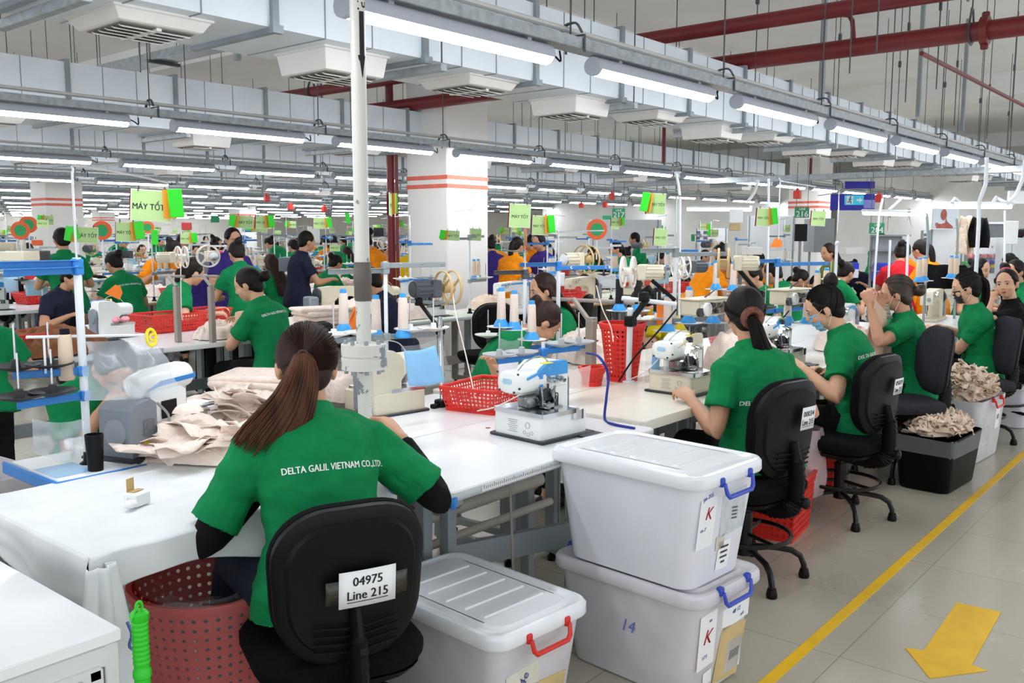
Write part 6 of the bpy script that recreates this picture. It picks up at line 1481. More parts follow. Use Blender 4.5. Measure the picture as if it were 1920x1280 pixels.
a = at_d(1108, 640, 5.2); mb = MB(); mb.box((a.x, a.y, (TZ + at_d(1108, 600, 5.2).z) / 2), (.045, .05, at_d(1108, 600, 5.2).z - TZ), bev=.003); mb.tube([at_d(1108, 606, 5.2), at_d(1075, 560, 5.3)], .015, n=6); mb.box(at_d(1110, 606, 5.2), (.06, .04, .07), bev=.004); mb.cyl(at_d(1035, 560, 5.4), at_d(1190, 568, 5.3), .012, n=8); o = mb.build('feeder_post', TAUPE); tag(o, 'taupe steel post with a slanting arm left of the tall red bin', 'post')
make_feeder('tan three-spoked reel feeder above the lit overlock machine', at_d(1368, 493, 5.2), R(118), dark=False, r=.082, spokes=3, rm=REELT)
mb = MB(); mb.tube([at_d(1385, 505, 5.2), at_d(1425, 552, 5.25)], .013, n=8); mb.box(at_d(1425, 552, 5.25), (.05, .05, .05), bev=.01); o = mb.build('reel_arm', BLACKP); tag(o, 'black slanting arm under the tan three-spoked reel', 'arm')
make_feeder('dark motor feeder with a white reel behind the mustard shirt', at_d(1285, 500, 6.4), R(150), dark=True, r=.085, spokes=5, rm=REELW)
make_feeder('white vented motor feeder with a tan reel left of the white spoked reel', at_d(1092, 486, 5.6), R(-8), dark=False, r=.085, spokes=3, rm=REELT)
# cones around the right-hand machines
for i, (px, py, d, c, lab) in enumerate((
    (1251, 620, 4.9, SPOOLW, 'pale thread cone behind the lit overlock machine, leftmost'), (1291, 605, 5.1, SPOOLW, 'pale thread cone under the white-dial feeder unit'), (1337, 605, 5.15, SPOOLW, 'second pale thread cone under the white-dial feeder unit'),
    (1161, 582, 5.3, SPOOLK, 'black thread cone left of the white reel post'), (1195, 582, 5.4, SPOOLK, 'second black thread cone left of the white reel post'), (1232, 596, 5.5, SPOOLK, 'third black thread cone, behind the orange card'),
    (1342, 542, 6.4, SPOOLW, 'pale thread cone behind the tan three-spoked reel, left one'), (1374, 544, 6.4, SPOOLW, 'pale thread cone behind the tan three-spoked reel, right one'), (1476, 604, 5.6, SPOOLW, 'pale thread cone right of the scrunchie woman'), (1512, 606, 5.7, SPOOLW, 'second pale thread cone right of the scrunchie woman'),
    (1531, 562, 6.2, SPOOLB, 'beige thread cone near the green hair clip'), (1548, 556, 6.4, SPOOLB, 'second beige thread cone near the green hair clip'), (1782, 521, 8.2, SPOOLB, 'beige thread cone beside the black cloth at the right'), (1792, 522, 8.3, SPOOLB, 'second beige thread cone beside the black cloth at the right'), (1722, 528, 7.6, SPOOLB, 'beige thread cone above the raised-arm woman'), (1732, 526, 7.7, SPOOLB, 'second beige thread cone above the raised-arm woman'))):
    p = at_d(px, py, d); make_cone(lab, p, c, 1.0)
    mb = MB(); mb.lathe([(.012, 0), (.075, .004), (.078, .007), (.012, .004)], 20); o = mb.build('spool_tray', (TRAYW, TRAYW, TRAY)[i % 3], None, (p.x, p.y, p.z - .005)); tag(o, 'tray under the ' + lab, 'tray')
make_thread_stand('white thread stand with grey bars behind the lit overlock', at_z(1262, 700, TZ), at_d(1262, 462, 5.2).z - TZ, arms=((160, .25), (-35, .33)), mids=((.30, 170, .3, 2, TRAYW), (.30, -15, .3, 2, TRAYW)), armm=STEEL_P, rpole=.012, wire=[(0, 0, .80), (0, 0, .97), (.01, -.01, 1.0), (.2, -.15, 1.0)])
make_thread_stand('white thread stand with blue arms behind the scrunchie woman', at_z(1452, 660, TZ), at_d(1453, 482, 6.2).z - TZ, arms=((150, .25), (-30, .42)), mids=((.28, 170, .25, 2, TRAYK), (.28, -15, .28, 2, TRAYK)), rpole=.012, wire=[(0, 0, .75), (0, 0, 1.12), (.01, -.01, 1.13), (.2, -.16, 1.1)])
make_thread_stand('white thread stand behind the woman with the green hair clip', at_z(1562, 620, TZ), at_d(1562, 452, 7.2).z - TZ, arms=((200, .3),), mids=((.4, 190, .2, 1, TRAYW),), armm=POLEW, rpole=.012, wire=[(0, 0, .8), (0, 0, 1.10), (-.02, .01, 1.11), (-.16, .11, 1.09)])
# orange cards
for i, (px, py, d, w_, h_, r_, lab) in enumerate(((1240, 588, 5.0, .09, .11, 20, 'orange card in front of the black cones'), (1238 + 112, 575, 5.6, .07, .06, -10, 'orange card under the tan reel feeder'), (1522, 572, 5.9, .05, .07, 0, 'orange card beside the beige cones'), (215, 545, 4.4, .075, .06, -25, 'orange card hanging on the stand at the left'), (1455, 455, 8.5, .12, .085, 0, 'orange card sheet in a clear holder in the background at the right'), (1222, 598, 5.3, .05, .07, 10, 'small orange card left of the black cones'))):
    p = at_d(px, py, d); mb = MB(); mb.prism([(-w_ / 2, -h_ / 2), (w_ / 2, -h_ / 2), (w_ / 2, h_ * .1), (w_ * .25, h_ / 2), (-w_ * .1, h_ / 2)], 0, .002, T=frame((0, 0, 0), (1, 0, 0), (0, 0, 1)) @ RZ(R(r_))); o = mb.build('orange_card', ORANGEC, None, p, R(-45)); tag(o, lab, 'card')
# fabric on the cream tables
make_heap('large heap of beige cloth behind the small red pot', at_z(1105, 672, TZ + .002), R(20), .30, .24, .17, 41, folds=1.0)
make_heap('tall heap of beige cloth between the lit overlock and the scrunchie woman', at_z(1392, 715, TZ + .002), R(60), .24, .18, .26, 42, folds=.9)
make_heap('beige cloth heap beside the masked woman with the green hair clip', at_z(1580, 655, TZ + .002), R(20), .20, .20, .16, 43, folds=.9)
mb = MB()
def bag2(u, v):
    a = u * 2 * math.pi; r = .15 * math.sin(.25 + v * 2.3) + .02 * noise.noise(V((math.cos(a) * 2, math.sin(a) * 2, v * 4 + 3))); return V((r * math.cos(a), r * .8 * math.sin(a), .02 + .40 * v))
mb.grid(bag2, 40, 24); p = at_z(1365, 690, TZ); o = mb.build('plastic_bag', FILM, None, p, ang=80); tag(o, 'clear plastic bag standing on the cream table behind the lit overlock', 'plastic bag')
make_basket('red basket behind the scrunchie woman', at_z(1385, 668, TZ), R(0), w=.34, d=.25, h=.13, nx=16, ny=12, nz=5)
make_heap('beige cloth pieces on the table near the raised-arm woman', at_z(1700, 640, TZ + .002), R(20), .22, .16, .10, 44)
# machine signs in view
k = 0
for (px, py, d, rz, w_, h_, cards, side, lab) in (
    (732, 362, 4.6, 40, .105, .115, True, 1, 'machine sign turned edgewise, just right of the flaking pipe'), (976, 382, 5.0, -42, .118, .13, False, 1, 'machine sign with a maroon backing, right of the striped column'), (1014, 404, 5.6, -48, .10, .12, True, 1, 'bright machine sign with a green card, behind the maroon-backed sign'),
    (1232, 362, 5.2, -42, .11, .12, True, -1, 'machine sign with a green card on its left, above the white spoked reel'), (1434, 390, 6.2, -48, .10, .125, True, 1, 'machine sign with a bright green card above the tan three-spoked reel'), (1536, 395, 6.9, -55, .105, .115, False, 1, 'machine sign below the blue banner'), (1240, 428, 6.8, -48, .10, .13, False, 1, 'pale machine sign under the sign with the left green card'),
    (1832, 415, 8.5, 10, .06, .11, False, 1, 'narrow machine sign seen edge on near the hanging scissors'), (1668, 408, 8.0, 20, .06, .12, False, 1, 'machine sign seen edge on beside the number 204 sign'), (237, 416, 4.6, -40, .10, .10, True, 1, 'machine sign behind the nearest one, with a hanging green card'), (458, 404, 6.4, -38, .125, .09, True, -1, 'machine sign with an orange card left of the flaking pipe, farther back'), (492, 404, 6.2, -30, .085, .09, True, 1, 'machine sign with a bright green pad next to the orange-carded one'), (848, 432, 7.2, -48, .12, .08, True, -1, 'small machine sign in front of the striped column'), (628, 478 - 20, 8.0, -40, .09, .06, False, 1, 'tiny machine sign left of the flaking pipe at the back'), (160, 425, 5.6, -40, .15, .10, True, -1, 'faded machine sign in front of the left white column'), (350, 437, 7.6, -40, .10, .09, True, 1, 'machine sign above the woman in profile'), (80, 412, 7.5, -40, .09, .06, False, 1, 'blank pale green sign left of the left white column')):
    p = at_d(px, py, d); make_sign(lab, p, R(rz), w_, h_, cards=cards, side=side)
for i, (px, py, d, lab) in enumerate(((290, 445, 4.3, 'bright green card hanging right of the nearest sign'), (652, 409, 6.0, 'bright green card left of the flaking pipe'), (142, 436, 4.9, 'bright green tilted card at the left column'))):
    p = at_d(px, py, d); mb = MB(); mb.box((0, 0, 0), (.03, .004, .07), bev=.0015, T=RY(R(-8 * i))); o = mb.build('green_card', BGREEN, None, p, R(-35)); tag(o, lab, 'card')
# orange-rimmed green disc paddles
for i, (px, py, d, r, lab) in enumerate(((191, 432, 6.2, .065, 'green disc paddle with an orange rim, right of the left white column'), (665, 418, 6.6, .17, 'large green disc paddle half hidden by the flaking pipe'), (38, 432, 8.5, .085, 'green disc paddle with an orange rim at the far left, lower one'), (53, 421, 9.0, .085, 'green disc paddle with an orange rim at the far left, upper one'), (985, 448, 5.6, .075, 'green disc paddle with an orange rim under the maroon-backed sign'), (1119, 430, 7.4, .085, 'green disc paddle with an orange rim, right of the bright sign'), (277, 426, 8.0, .055, 'small green disc paddle behind the nearest machine sign'))):
    p = at_d(px, py, d); t = thing('disc_paddle', lab, 'paddle', p, R((-40, 50, -40, -35, 45, -45, -40)[i])); F_ = frame((0, 0, 0), (1, 0, 0), (0, 0, 1))
    mb = MB(); mb.lathe([(r, -.003), (r, .003)], 28, T=F_); mb.build('orange_disc', SIGNO, t, smooth=False); mb = MB(); mb.lathe([(r * .62, .003), (r * .62, .0045)], 24, T=F_); mb.lathe([(r * .62, -.0045), (r * .62, -.003)], 24, T=F_); mb.build('green_centre', SIGNG, t, smooth=False)
    mb = MB(); mb.cyl((0, .004, -r), (0, .004, -r - .16), .006, n=8); mb.build('stick', POLEW, t)
# ------------------------------------------------------------------ people prototypes for the middle distance and the back
PROTO = {}
def sw_shirt(root, m):
    for ch in root.children:
        n = ch.name.split('.')[0]
        if n in ('shirt',):
            ch.material_slots[0].link = 'OBJECT'; ch.material_slots[0].material = m
            for g in ch.children:
                if g.name.startswith('collar'): g.material_slots[0].link = 'OBJECT'; g.material_slots[0].material = m
KINDS_P = {
    'sit_bun': dict(vox=.013, lean=10, hunch=20, pitch=26, hair=dict(style='bun', tie=(0, -.10, .05)), text=dict(s=DG, w=.28, t=.70)),
    'sit_pony': dict(vox=.013, lean=8, hunch=18, pitch=20, hair=dict(style='pony', path=[(0, -.03, -.05), (0, -.06, -.15), (0, -.04, -.28)]), text=dict(s=DG, w=.28, t=.70)),
    'sit_long': dict(vox=.013, lean=8, hunch=16, pitch=18, hair=dict(style='long', len=.8, m=HAIRB)),
    'sit_short': dict(vox=.013, lean=12, hunch=18, pitch=24, hair=dict(style='short')),
    'sit_bent': dict(vox=.013, lean=26, hunch=26, pitch=40, hair=dict(style='bun', tie=(0, -.10, .04))),
    'stand_pony': dict(vox=.013, pose='stand', lean=6, hunch=14, pitch=22, handL=(-.12, .36, .98), handR=(.12, .38, 1.0), hair=dict(style='pony', path=[(0, -.04, -.04), (0, -.07, -.16), (0, -.06, -.34)], w=.036)),
    'stand_bun': dict(vox=.013, pose='stand', lean=8, hunch=16, pitch=26, handL=(-.14, .36, .95), handR=(.10, .38, .95), hair=dict(style='bun', tie=(0, -.09, .07))),
    'stand_short': dict(vox=.013, pose='stand', female=False, lean=3, hunch=10, pitch=14, scale=1.04, handL=(-.14, .34, 1.02), handR=(.14, .36, 1.04), hair=dict(style='short')),
    'stand_long': dict(vox=.013, pose='stand', lean=4, hunch=12, pitch=16, handL=(-.16, .34, .98), handR=(.12, .36, 1.0), hair=dict(style='long', len=1.2, m=HAIRB)),
}
for q in KINDS_P.values(): q['wr'] = True; q['wramp'] = .007
def man(kind, label, xy, az, shirt=GREEN, z=0.0, group=None, sc=1.0, trous=None):
    if kind not in PROTO:
        r, k = person(label, xy, R(az - 90), KINDS_P[kind]); PROTO[kind] = r
        if group: r['group'] = group
    else: r = dup(PROTO[kind], label, (xy[0], xy[1], 0), R(az - 90), group)
    r.location = (xy[0], xy[1], z); sw_shirt(r, shirt)
    if sc != 1: r.scale = (sc, sc, sc)
    return r
def at_pd(px, d):  # ground point on the image column px at depth d
    p = at_d(px, 436, d); return (p.x, p.y)
# ---- people one can pick out
M1 = dict(vox=.008, seat=.45, scale=1.08, lean=6, hunch=20, pitch=22, yaw=18, skin=SKIN2, text=dict(s=DG, w=.30, t=.80, rot=2), hair=dict(style='bun', tie=(0, -.11, .01)), poleL=(-.9, -.2, -1))
x, y = at_pd(512, 6.55); put_person('woman with a low bun in green polo seated at the pale green table', (x, y), 108, M1, dict(handL=at_d(448, 600, 6.75), handR=at_d(460, 604, 6.9)))
make_chair('black office chair under the woman at the pale green table', at_pd(545, 6.35), R(12), seat=.47, num='04710', stk=(.05, .30), sw=(.12, .09))
M2 = dict(vox=.009, seat=.56, lean=14, hunch=22, pitch=24, yaw=0, skin=SKIN2, hair=dict(style='pony', path=[(0, -.04, -.03), (0, -.05, -.12), (0, -.02, -.22)], tie=(0, -.10, .0)))
x, y = at_pd(298, 7.7); put_person('woman in profile with pulled-back hair leaning over the red baskets at the left', (x, y), -8, M2, dict(handR=at_d(400, 588, 7.7), handL=at_d(405, 580, 8.0)))
M3 = dict(vox=.008, seat=.47, lean=14, hunch=34, pitch=50, yaw=0, skin=SKIN, hair=dict(style='bun', m=HAIRB, tie=(0, -.10, .03)))
x, y = at_pd(902, 5.0); put_person('woman bending deep over the far table, head behind the thread stands', (x, y), -40, M3, dict(handR=at_d(925, 690, 4.75), handL=at_d(960, 680, 5.0)))
M4 = dict(vox=.009, seat=.47, lean=6, hunch=14, pitch=16, yaw=0, skin=SKIN2, hair=dict(style='long', len=.9, m=HAIRB))
x, y = at_pd(1062, 6.2); put_person('woman with long loose brown hair in green, seated behind the wide blue arms', (x, y), 150, M4)
make_chair('dark office chair behind the wide blue arms', at_pd(1125, 6.0), R(70), seat=.47)
put_person('woman at the left whose black hair shows above the plastic sleeve', (1.84, 3.98), -95, dict(vox=.009, seat=.40, lean=14, hunch=20, pitch=62, handL=(-.06, .28, .80), handR=(.06, .28, .80), poleL=(-.3, -.2, -1), poleR=(.3, -.2, -1), hair=dict(style='short')))
mb = MB(); p = at_d(218, 600, 3.9); mb.box(p, (.05, .02, .028), bev=.010, T=RZ(.5)); mb.box(p + V((.03, -.02, .004)), (.04, .02, .026), bev=.01); o = mb.build('pink_hair_bow', mat('pink_bow', 'f0a0ac', rough=.6)); tag(o, 'pink bow lying on the machine behind the plastic sleeve', 'bow')
LIST = [
    ('stand_short', 'person with short black hair in green seen from behind, at the left white column', 120, 9.2, 75, GREEN, 1.0), ('stand_short', 'tall person in a purple polo facing the camera, left of the flaking pipe', 427, 9.6, -100, PURPLE, 1.0), ('stand_bun', 'woman with a black top bun in green standing in front of the person in purple', 456, 8.4, 75, GREEN, .97),
    ('stand_short', 'person in a dark navy polo reading a sheet, left of the flaking pipe', 555, 10.6, -15, NAVY, .98), ('sit_bun', 'woman in green seated facing right, left of the flaking pipe', 600, 12.6, 0, GREEN, 1.0), ('sit_long', 'woman with long brown hair seen from behind, above the beige folded cloth', 520, 9.6, 80, GREEN, 1.0),
    ('sit_short', 'person in purple seated with back turned, behind the woman in profile', 372, 9.2, 75, PURPLE, 1.0), ('sit_bent', 'woman in yellow just left of the striped column', 742, 12.0, 10, YELLOW, 1.25), ('sit_bun', 'woman in orange beside the one in yellow, left of the striped column', 722, 12.6, 150, ORANGE, 1.25), ('sit_short', 'person with dark hair below the woman in yellow', 748, 9.8, 120, NAVY, 1.0),
    ('stand_pony', 'woman in an orange polo standing just right of the striped column', 955, 10.4, 5, ORANGE, .98), ('stand_short', 'person in purple standing behind the white pole right of the striped column', 1022, 11.2, 175, PURPLE, .96), ('stand_bun', 'person in purple partly hidden by the right edge of the striped column', 928, 11.6, 60, PURPLE, .98), ('stand_bun', 'woman in orange with hair tied, between the two purple shirts', 1008, 14.5, 160, ORANGE, .98),
    ('sit_pony', 'woman with a long black ponytail bending in green, left of the number 217 sign', 1180, 13.0, 150, GREEN, 1.12), ('stand_short', 'person in green with black hair behind the bending ponytailed woman', 1203, 14.2, 120, GREEN, .97), ('sit_bent', 'woman in orange leaning over a table below the whiteboard', 1305, 13.2, -20, ORANGE, 1.12), ('stand_bun', 'woman in orange seen in profile right of the whiteboard', 1368, 12.4, 165, ORANGE, .92),
    ('sit_bent', 'person bent forward in a mustard shirt behind the white reels', 1290, 7.9, 100, MUSTARD, .94), ('sit_bun', 'woman in green reaching left, behind the blue arms at the right', 1455, 9.4, 150, GREEN, 1.0), ('sit_short', 'person in green with loose black hair right of the blue arms', 1497, 9.8, 90, GREEN, 1.0), ('sit_bent', 'person with dark hair bowed behind the pressure gauge feeder', 1438, 7.2, -60, GREEN, .97),
    ('stand_long', 'woman in olive green with long hair left of the number 204 sign', 1572, 10.6, 150, OLIVE, .93), ('sit_bun', 'dark-haired woman with glasses seated below the woman in olive', 1560, 9.0, -20, GREEN, .98), ('stand_short', 'person in green at the back above the number 204 rack', 1643, 15.0, -110, GREEN, .96), ('sit_bent', 'black-haired head bowed in front of the person in red', 1635, 9.3, 160, NAVY, .98),
    ('stand_bun', 'woman in a red polo leaning over a table at the right', 1688, 9.6, 10, RED, .95), ('stand_pony', 'woman in orange with a long ponytail seen from behind at the right', 1756, 9.5, 70, ORANGE, .97), ('stand_short', 'person in orange behind the woman in red', 1712, 11.0, 130, ORANGE, .9), ('stand_short', 'person looking out behind the grey screen at the right', 1903, 12.0, -120, NAVY, 1.0), ('stand_pony', 'woman in green with brown hair at the right edge behind the seated row', 1917, 10.5, 60, GREEN, .86),
    ('stand_bun', 'person in camouflage clothes far behind the woman in profile', 382, 15.0, -60, CAMO, .98), ('stand_bun', 'person in a pink shirt far behind the person in purple', 402, 15.5, 60, PINK, .95), ('sit_bun', 'second person in a pink shirt far behind the person in purple', 412, 16.5, 60, PINK, 1.1), ('stand_short', 'person in grey far behind the small orange-rimmed paddle', 328, 14.5, -20, mat('grey_shirt', 'a9acb6', rough=.9), .96), ('sit_short', 'seated person with black hair between the left column and the man in green', 82, 8.8, -60, NAVY, 1.0), ('sit_short', 'person in green cut off at the left edge of the picture', -62, 5.6, 70, GREEN, 1.0), ('sit_bun', 'woman in green behind the left thread stand', 240, 9.4, 100, GREEN, 1.06), ('stand_bun', 'person in green far behind the large green disc paddle', 633, 16.0, 70, GREEN, .95)]
COLS = [(a + .34, b + .32) for a in (7.3, 18.05, 28.9) for b in (7.0, 17.2, 27.2)]
TAKEN = [(3.9, 5.6), (4.3, 7.3), (5.0, 3.9), (4.2, 3.5)]
def free(x, y, r=.62): return all((x - a) ** 2 + (y - b) ** 2 > r * r for a, b in TAKEN) and all(abs(x - a) > .75 or abs(y - b) > .75 for a, b in COLS)
def snap(px, d):
    x, y = at_pd(px, d); q = y / d
    if x > 9.6 and y < 4.2: return x, y
    L0 = [2.52 + 3.97 * k + o for k in range(0, 7) for o in (-1.02, 1.02, 1.985)]
    for yl in sorted(L0, key=lambda v: abs(v - y)):
        q = at_pd(px, d * yl / y)
        if free(*q, .5): return q
    return at_pd(px, d)
for kd, lab, px, d, az, sh, sc in LIST:
    xy = snap(px, d); TAKEN.append(xy); man(kd, lab, xy, az, sh, sc=sc)
# ------------------------------------------------------------------ sewing lines behind
WOODE = mat('wood_edge', 'c39a6b', rough=.5, var=.12, vs=12); TOPG = mat('pale_green_top', 'dfe5d8', rough=.35, var=.04)
PR = {}
def proto(key, fn, label, loc, rz, group=None):
    if key in PR: return dup(PR[key], label, loc, rz, group)
    r = fn(label, loc, rz); PR[key] = r
    if group: r['group'] = group
    return r
P_TABLE = [lambda l, p, r: make_table(l, p, r, 1.2, .63, top=CREAM_LAM, edge=WOODE), lambda l, p, r: make_table(l, p, r, 1.2, .63, top=TOPG, edge=EDGE_GREY, legm=TAUPE), lambda l, p, r: make_table(l, p, r, 1.2, .63)]
P_MACH = [lambda l, p, r: make_lockstitch(l, p, r, MCREAM, None), lambda l, p, r: make_lockstitch(l, p, r, MWHITE, BLUEL), lambda l, p, r: make_overlock(l, p, r, detail=False), lambda l, p, r: make_overlock(l, p, r, MCREAM, MCREAM, MGREY, detail=False)]
MN = ['cream lockstitch machine', 'white and blue lockstitch machine', 'white and blue overlock machine', 'cream overlock machine']
P_STAND = [lambda l, p, r: make_thread_stand(l, p, .72, r, arms=((20, .26), (160, .26)), mids=((.30, 20, .24, 2, TRAYW), (.30, 160, .24, 2, TRAY)), wire=[(0, 0, .7), (0, 0, .95), (.01, 0, .97), (.22, 0, .96)]),
           lambda l, p, r: make_thread_stand(l, p, .66, r, arms=((10, .3), (170, .3)), mids=((.25, 10, .22, 2, TRAY), (.28, 190, .22, 1, TRAYK)), armm=POLEW),
           lambda l, p, r: make_thread_stand(l, p, .78, r, arms=((0, .22), (150, .3)), mids=((.32, 0, .24, 2, TRAYW),), armm=STEEL_P, wire=[(0, 0, .7), (0, 0, 1.0), (.01, 0, 1.02), (-.2, 0, 1.0)])]
P_BASK = [lambda l, p, r: make_basket(l, p, r, w=.46, d=.32, h=.13, nx=18, ny=12, nz=5)]
P_HEAP = {}
def heap_far(label, loc, rz, i, m, s=1.0):
    key = (i % 3, m.name)
    if key not in P_HEAP: P_HEAP[key] = heap_mesh(.24, .20, .13, 60 + i % 3, m, n=34, folds=1.0)
    o = obj('fabric_heap', P_HEAP[key], None, loc, rz); o.scale = (s, s, s); o['kind'] = 'stuff'; return tag(o, label, 'fabric')
P_CHAIR = [lambda l, p, r: make_chair(l, p, r, seat=.47)]
P_SIGN = [lambda l, p, r: make_sign(l, p, r, .13, .10, cards=True), lambda l, p, r: make_sign(l, p, r, .11, .12, cards=False, back=LGREEN), lambda l, p, r: make_sign(l, p, r, .12, .10, cards=True, side=-1)]
P_FEED = [lambda l, p, r: make_feeder(l, p, r, dark=False, r=.085, spokes=3, rm=REELW), lambda l, p, r: make_feeder(l, p, r, dark=True, r=.08, spokes=3, rm=REELT)]
def doc(m):
    def fn(l, p, r):
        o = None; mb = MB(); mb.grid(lambda u, v: V(((u - .5) * .22, .006 * math.sin(u * 5 + v * 4), -v * .17)), 8, 6); o = mb.build('document_sleeve', m, None, p, r); o.modifiers.new('t', 'SOLIDIFY').thickness = .001; return tag(o, l, 'document')
    return fn
P_DOC = [doc(mat('pale_blue_sleeve', 'a9d3ea', rough=.3)), doc(mat('white_sleeve', 'e8edf2', rough=.3))]
LN = [None, 'second', 'third', 'fourth', 'fifth', 'sixth', 'seventh']
SK = ['sit_bun', 'sit_pony', 'sit_short', 'sit_long', 'sit_bent']
HN = dict(sit_bun='bun', sit_pony='ponytail', sit_short='short hair', sit_long='long hair', sit_bent='bowed head')
rnd = random.Random(11); tc = {}
def vis(x, y):
    a = math.degrees(math.atan2(y, x)); return 8.5 < a < 71.5
XR = [0, 15.0, 16.5, 18.5, 20.5, 23, 25]
for k in range(1, 7):
    ys = 2.52 + 3.97 * k
    x0 = .345 * ys + .2; n = 0; x = x0
    while x < XR[k]:
        for side, sn in ((-1, 'near'), (1, 'far')):
            yc = ys + side * .32
            if any(abs(x - a) < .98 and abs(yc - b) < .68 for a, b in COLS): continue
            if abs(x - 7.65) < 1.0 and k == 4 and side == -1: pass
            W_ = '%s table from left, %s side of %s line' % (ordinal(tc.get((k, side), 0)), sn, LN[k])
            if vis(x, yc) and not (k == 1 and x < 3.3):
                bare = k == 1 and x < 5.2
                proto(('t', (n + k) % 3), P_TABLE[(n + k) % 3], W_.replace('table', 'sewing table', 1), (x, yc, 0), 0)
                mi = (n * 3 + k + (side > 0)) % 4
                if k <= 5 and not bare: proto(('m', mi), P_MACH[mi], MN[mi] + ', ' + W_, (x - .05, yc + .02, TZ), 0 if side < 0 else math.pi)
                si = (n + k * 2 + (side > 0)) % 3
                if (k <= 5 or side < 0) and not bare: 
                    proto(('s', si), P_STAND[si], 'thread stand, ' + W_, (x + .42, yc + side * .10, TZ), 0 if side < 0 else math.pi)
                if k <= 3 and side < 0 and not bare:
                    for c in range(2):
                        make_cone('%s thread cone, stand %s' % ('left' if c == 0 else 'right', W_), (x + .42 + (.113 + .113 * c) * math.cos(R(20)), yc - .10 + (.113 + .113 * c) * math.sin(R(20)), TZ + .33), (SPOOLW, SPOOLB)[n % 2])
                if (n + k + (side > 0)) % 2 == 0 and k <= 5: proto(('g', (n + k) % 3), P_SIGN[(n + k) % 3], 'green machine sign, ' + W_, (x + .52, yc + side * .1, TZ + rnd.uniform(.82, 1.0)), R(rnd.uniform(-60, -25)))
                if bare: pass
                elif rnd.random() < .45 and k <= 3: proto('b', P_BASK[0], 'red tray basket, ' + W_, (x - .42, yc, TZ), R(rnd.uniform(-15, 15)))
                elif rnd.random() < .8 and k <= 4: heap_far('heap of cloth, ' + W_, (x - .40, yc, TZ), rnd.uniform(0, 3), n + k, (BEIGE, BEIGE, BEIGE2, BROWNF)[(n + k) % 4 if x < 5 else (n + k) % 3])
                if rnd.random() < .55 and k <= 4 and not bare: proto(('d', n % 2), P_DOC[n % 2], ('pale blue', 'white')[n % 2] + ' document sleeve, ' + W_, (x + .38, yc + side * .06, TZ + .30), R(rnd.uniform(-60, -10)))
                if rnd.random() < .3 and k <= 3: proto(('f', n % 2), P_FEED[n % 2], 'tape feeder reel, ' + W_, (x + .15, yc + side * .22, TZ + rnd.uniform(.55, .7)), R(rnd.uniform(-60, 60)))
            yp = ys + side * 1.02
            if vis(x, yp) and free(x, yp) and not (side == -1 and k == 1 and (x < 4.9)) and not (side == 1 and k == 1 and x < 5.2):
                pk = SK[(n * 2 + k + (side > 0) * 3) % 5]
                cn = 'green' if rnd.random() < .85 else 'orange'
                if rnd.random() < .55 and not (k == 1 and side == -1 and x < 7.3): man(pk, 'person in %s with %s, %s' % (cn, HN[pk], W_), (x - .05, yp), 90 * -side + rnd.uniform(-15, 15), GREEN if cn == 'green' else ORANGE)
                if k <= 3 and side == -1: proto('c', P_CHAIR[0], 'black office chair, ' + W_, (x - .05, yp - .02, 0), R(rnd.uniform(-25, 25)))
            if vis(x, yc) and not (k == 1 and x < 3.3): tc[k, side] = tc.get((k, side), 0) + 1
        x += 1.26; n += 1
# individually placed things of the second line
make_basket('long red basket in front of the woman in profile', at_z(338, 622, TZ) + V((0, .16, 0)), R(4), w=.52, d=.36, h=.15, nx=20, ny=13, nz=5)
make_basket('red basket right of the long red basket, beside the woman at the pale green table', at_z(405, 610, TZ) + V((0, .2, 0)), R(8), w=.40, d=.30, h=.14, nx=16, ny=12, nz=5)
make_heap('beige cloth in front of the woman at the pale green table', at_z(412, 632, TZ), R(20), .24, .17, .10, 51)
make_stack('folded beige cloth above the white table, left of the flaking pipe', at_z(610, 615, TZ), R(-20), .50, .36, 5, 52, th=.035)
make_heap('brown cloth heap at the left edge', at_z(95, 660, .78), R(10), .42, .30, .14, 53, BROWNF)
mk = make_table('low table under the brown cloth heap at the left edge', at_z(80, 662, .776).xy, R(0), 1.3, .7, z=.776, top=mat('film_covered_top', 'c6cdd2', rough=.2, var=.1), legm=STEEL_P)
make_basket('red basket at the left edge beside the brown cloth', at_z(10, 670, .778), R(0), w=.42, d=.32, h=.15, nx=16, ny=12, nz=6)
make_basket('red basket on the wooden-edged table at the left', at_z(82, 568, TZ), R(0), w=.55, d=.36, h=.13, nx=18, ny=12, nz=4)

make_feeder('cream motor feeder with a white reel left of the woman in profile', at_d(332, 482, 7.2), R(-12), dark=False, r=.085, spokes=5, rm=REELW)
make_feeder('white double reel feeder right of the woman in profile', at_d(392, 480, 7.2), R(70), dark=False, r=.085, spokes=5, rm=REELW)
for px, lab in ((331, 'taupe steel post below the cream feeder beside the woman in profile'), (396, 'taupe steel post below the white double reel')):
    a = at_d(px, 560, 6.6); zt = at_d(px, 537, 6.6).z; mb = MB(); mb.box((a.x, a.y, (TZ + zt) / 2), (.035, .045, zt - TZ), bev=.003); mb.tube([at_d(px, 537, 6.6), at_d(px - 16, 516, 6.7)], .013, n=6); mb.cyl(at_d(px - 34, 517, 6.8), at_d(px + 14, 518, 6.6), .011, n=8); o = mb.build('feeder_post', TAUPE); tag(o, lab, 'post')
cord('tape_strip', 'cream tape falling from the feeder beside the woman in profile', [at_d(339, 490, 7.0), at_d(339, 530, 6.9), at_d(340, 580, 6.8), at_d(342, 600, 6.8)], .004, SPOOLW)
make_lockstitch('cream machine behind the folded beige cloth, left of the flaking pipe', at_z(640, 590, TZ), R(170), MCREAM, None)
make_overlock('white and blue overlock behind the hidden woman at the left, facing away', at_z(205, 632, TZ), R(180), detail=False)
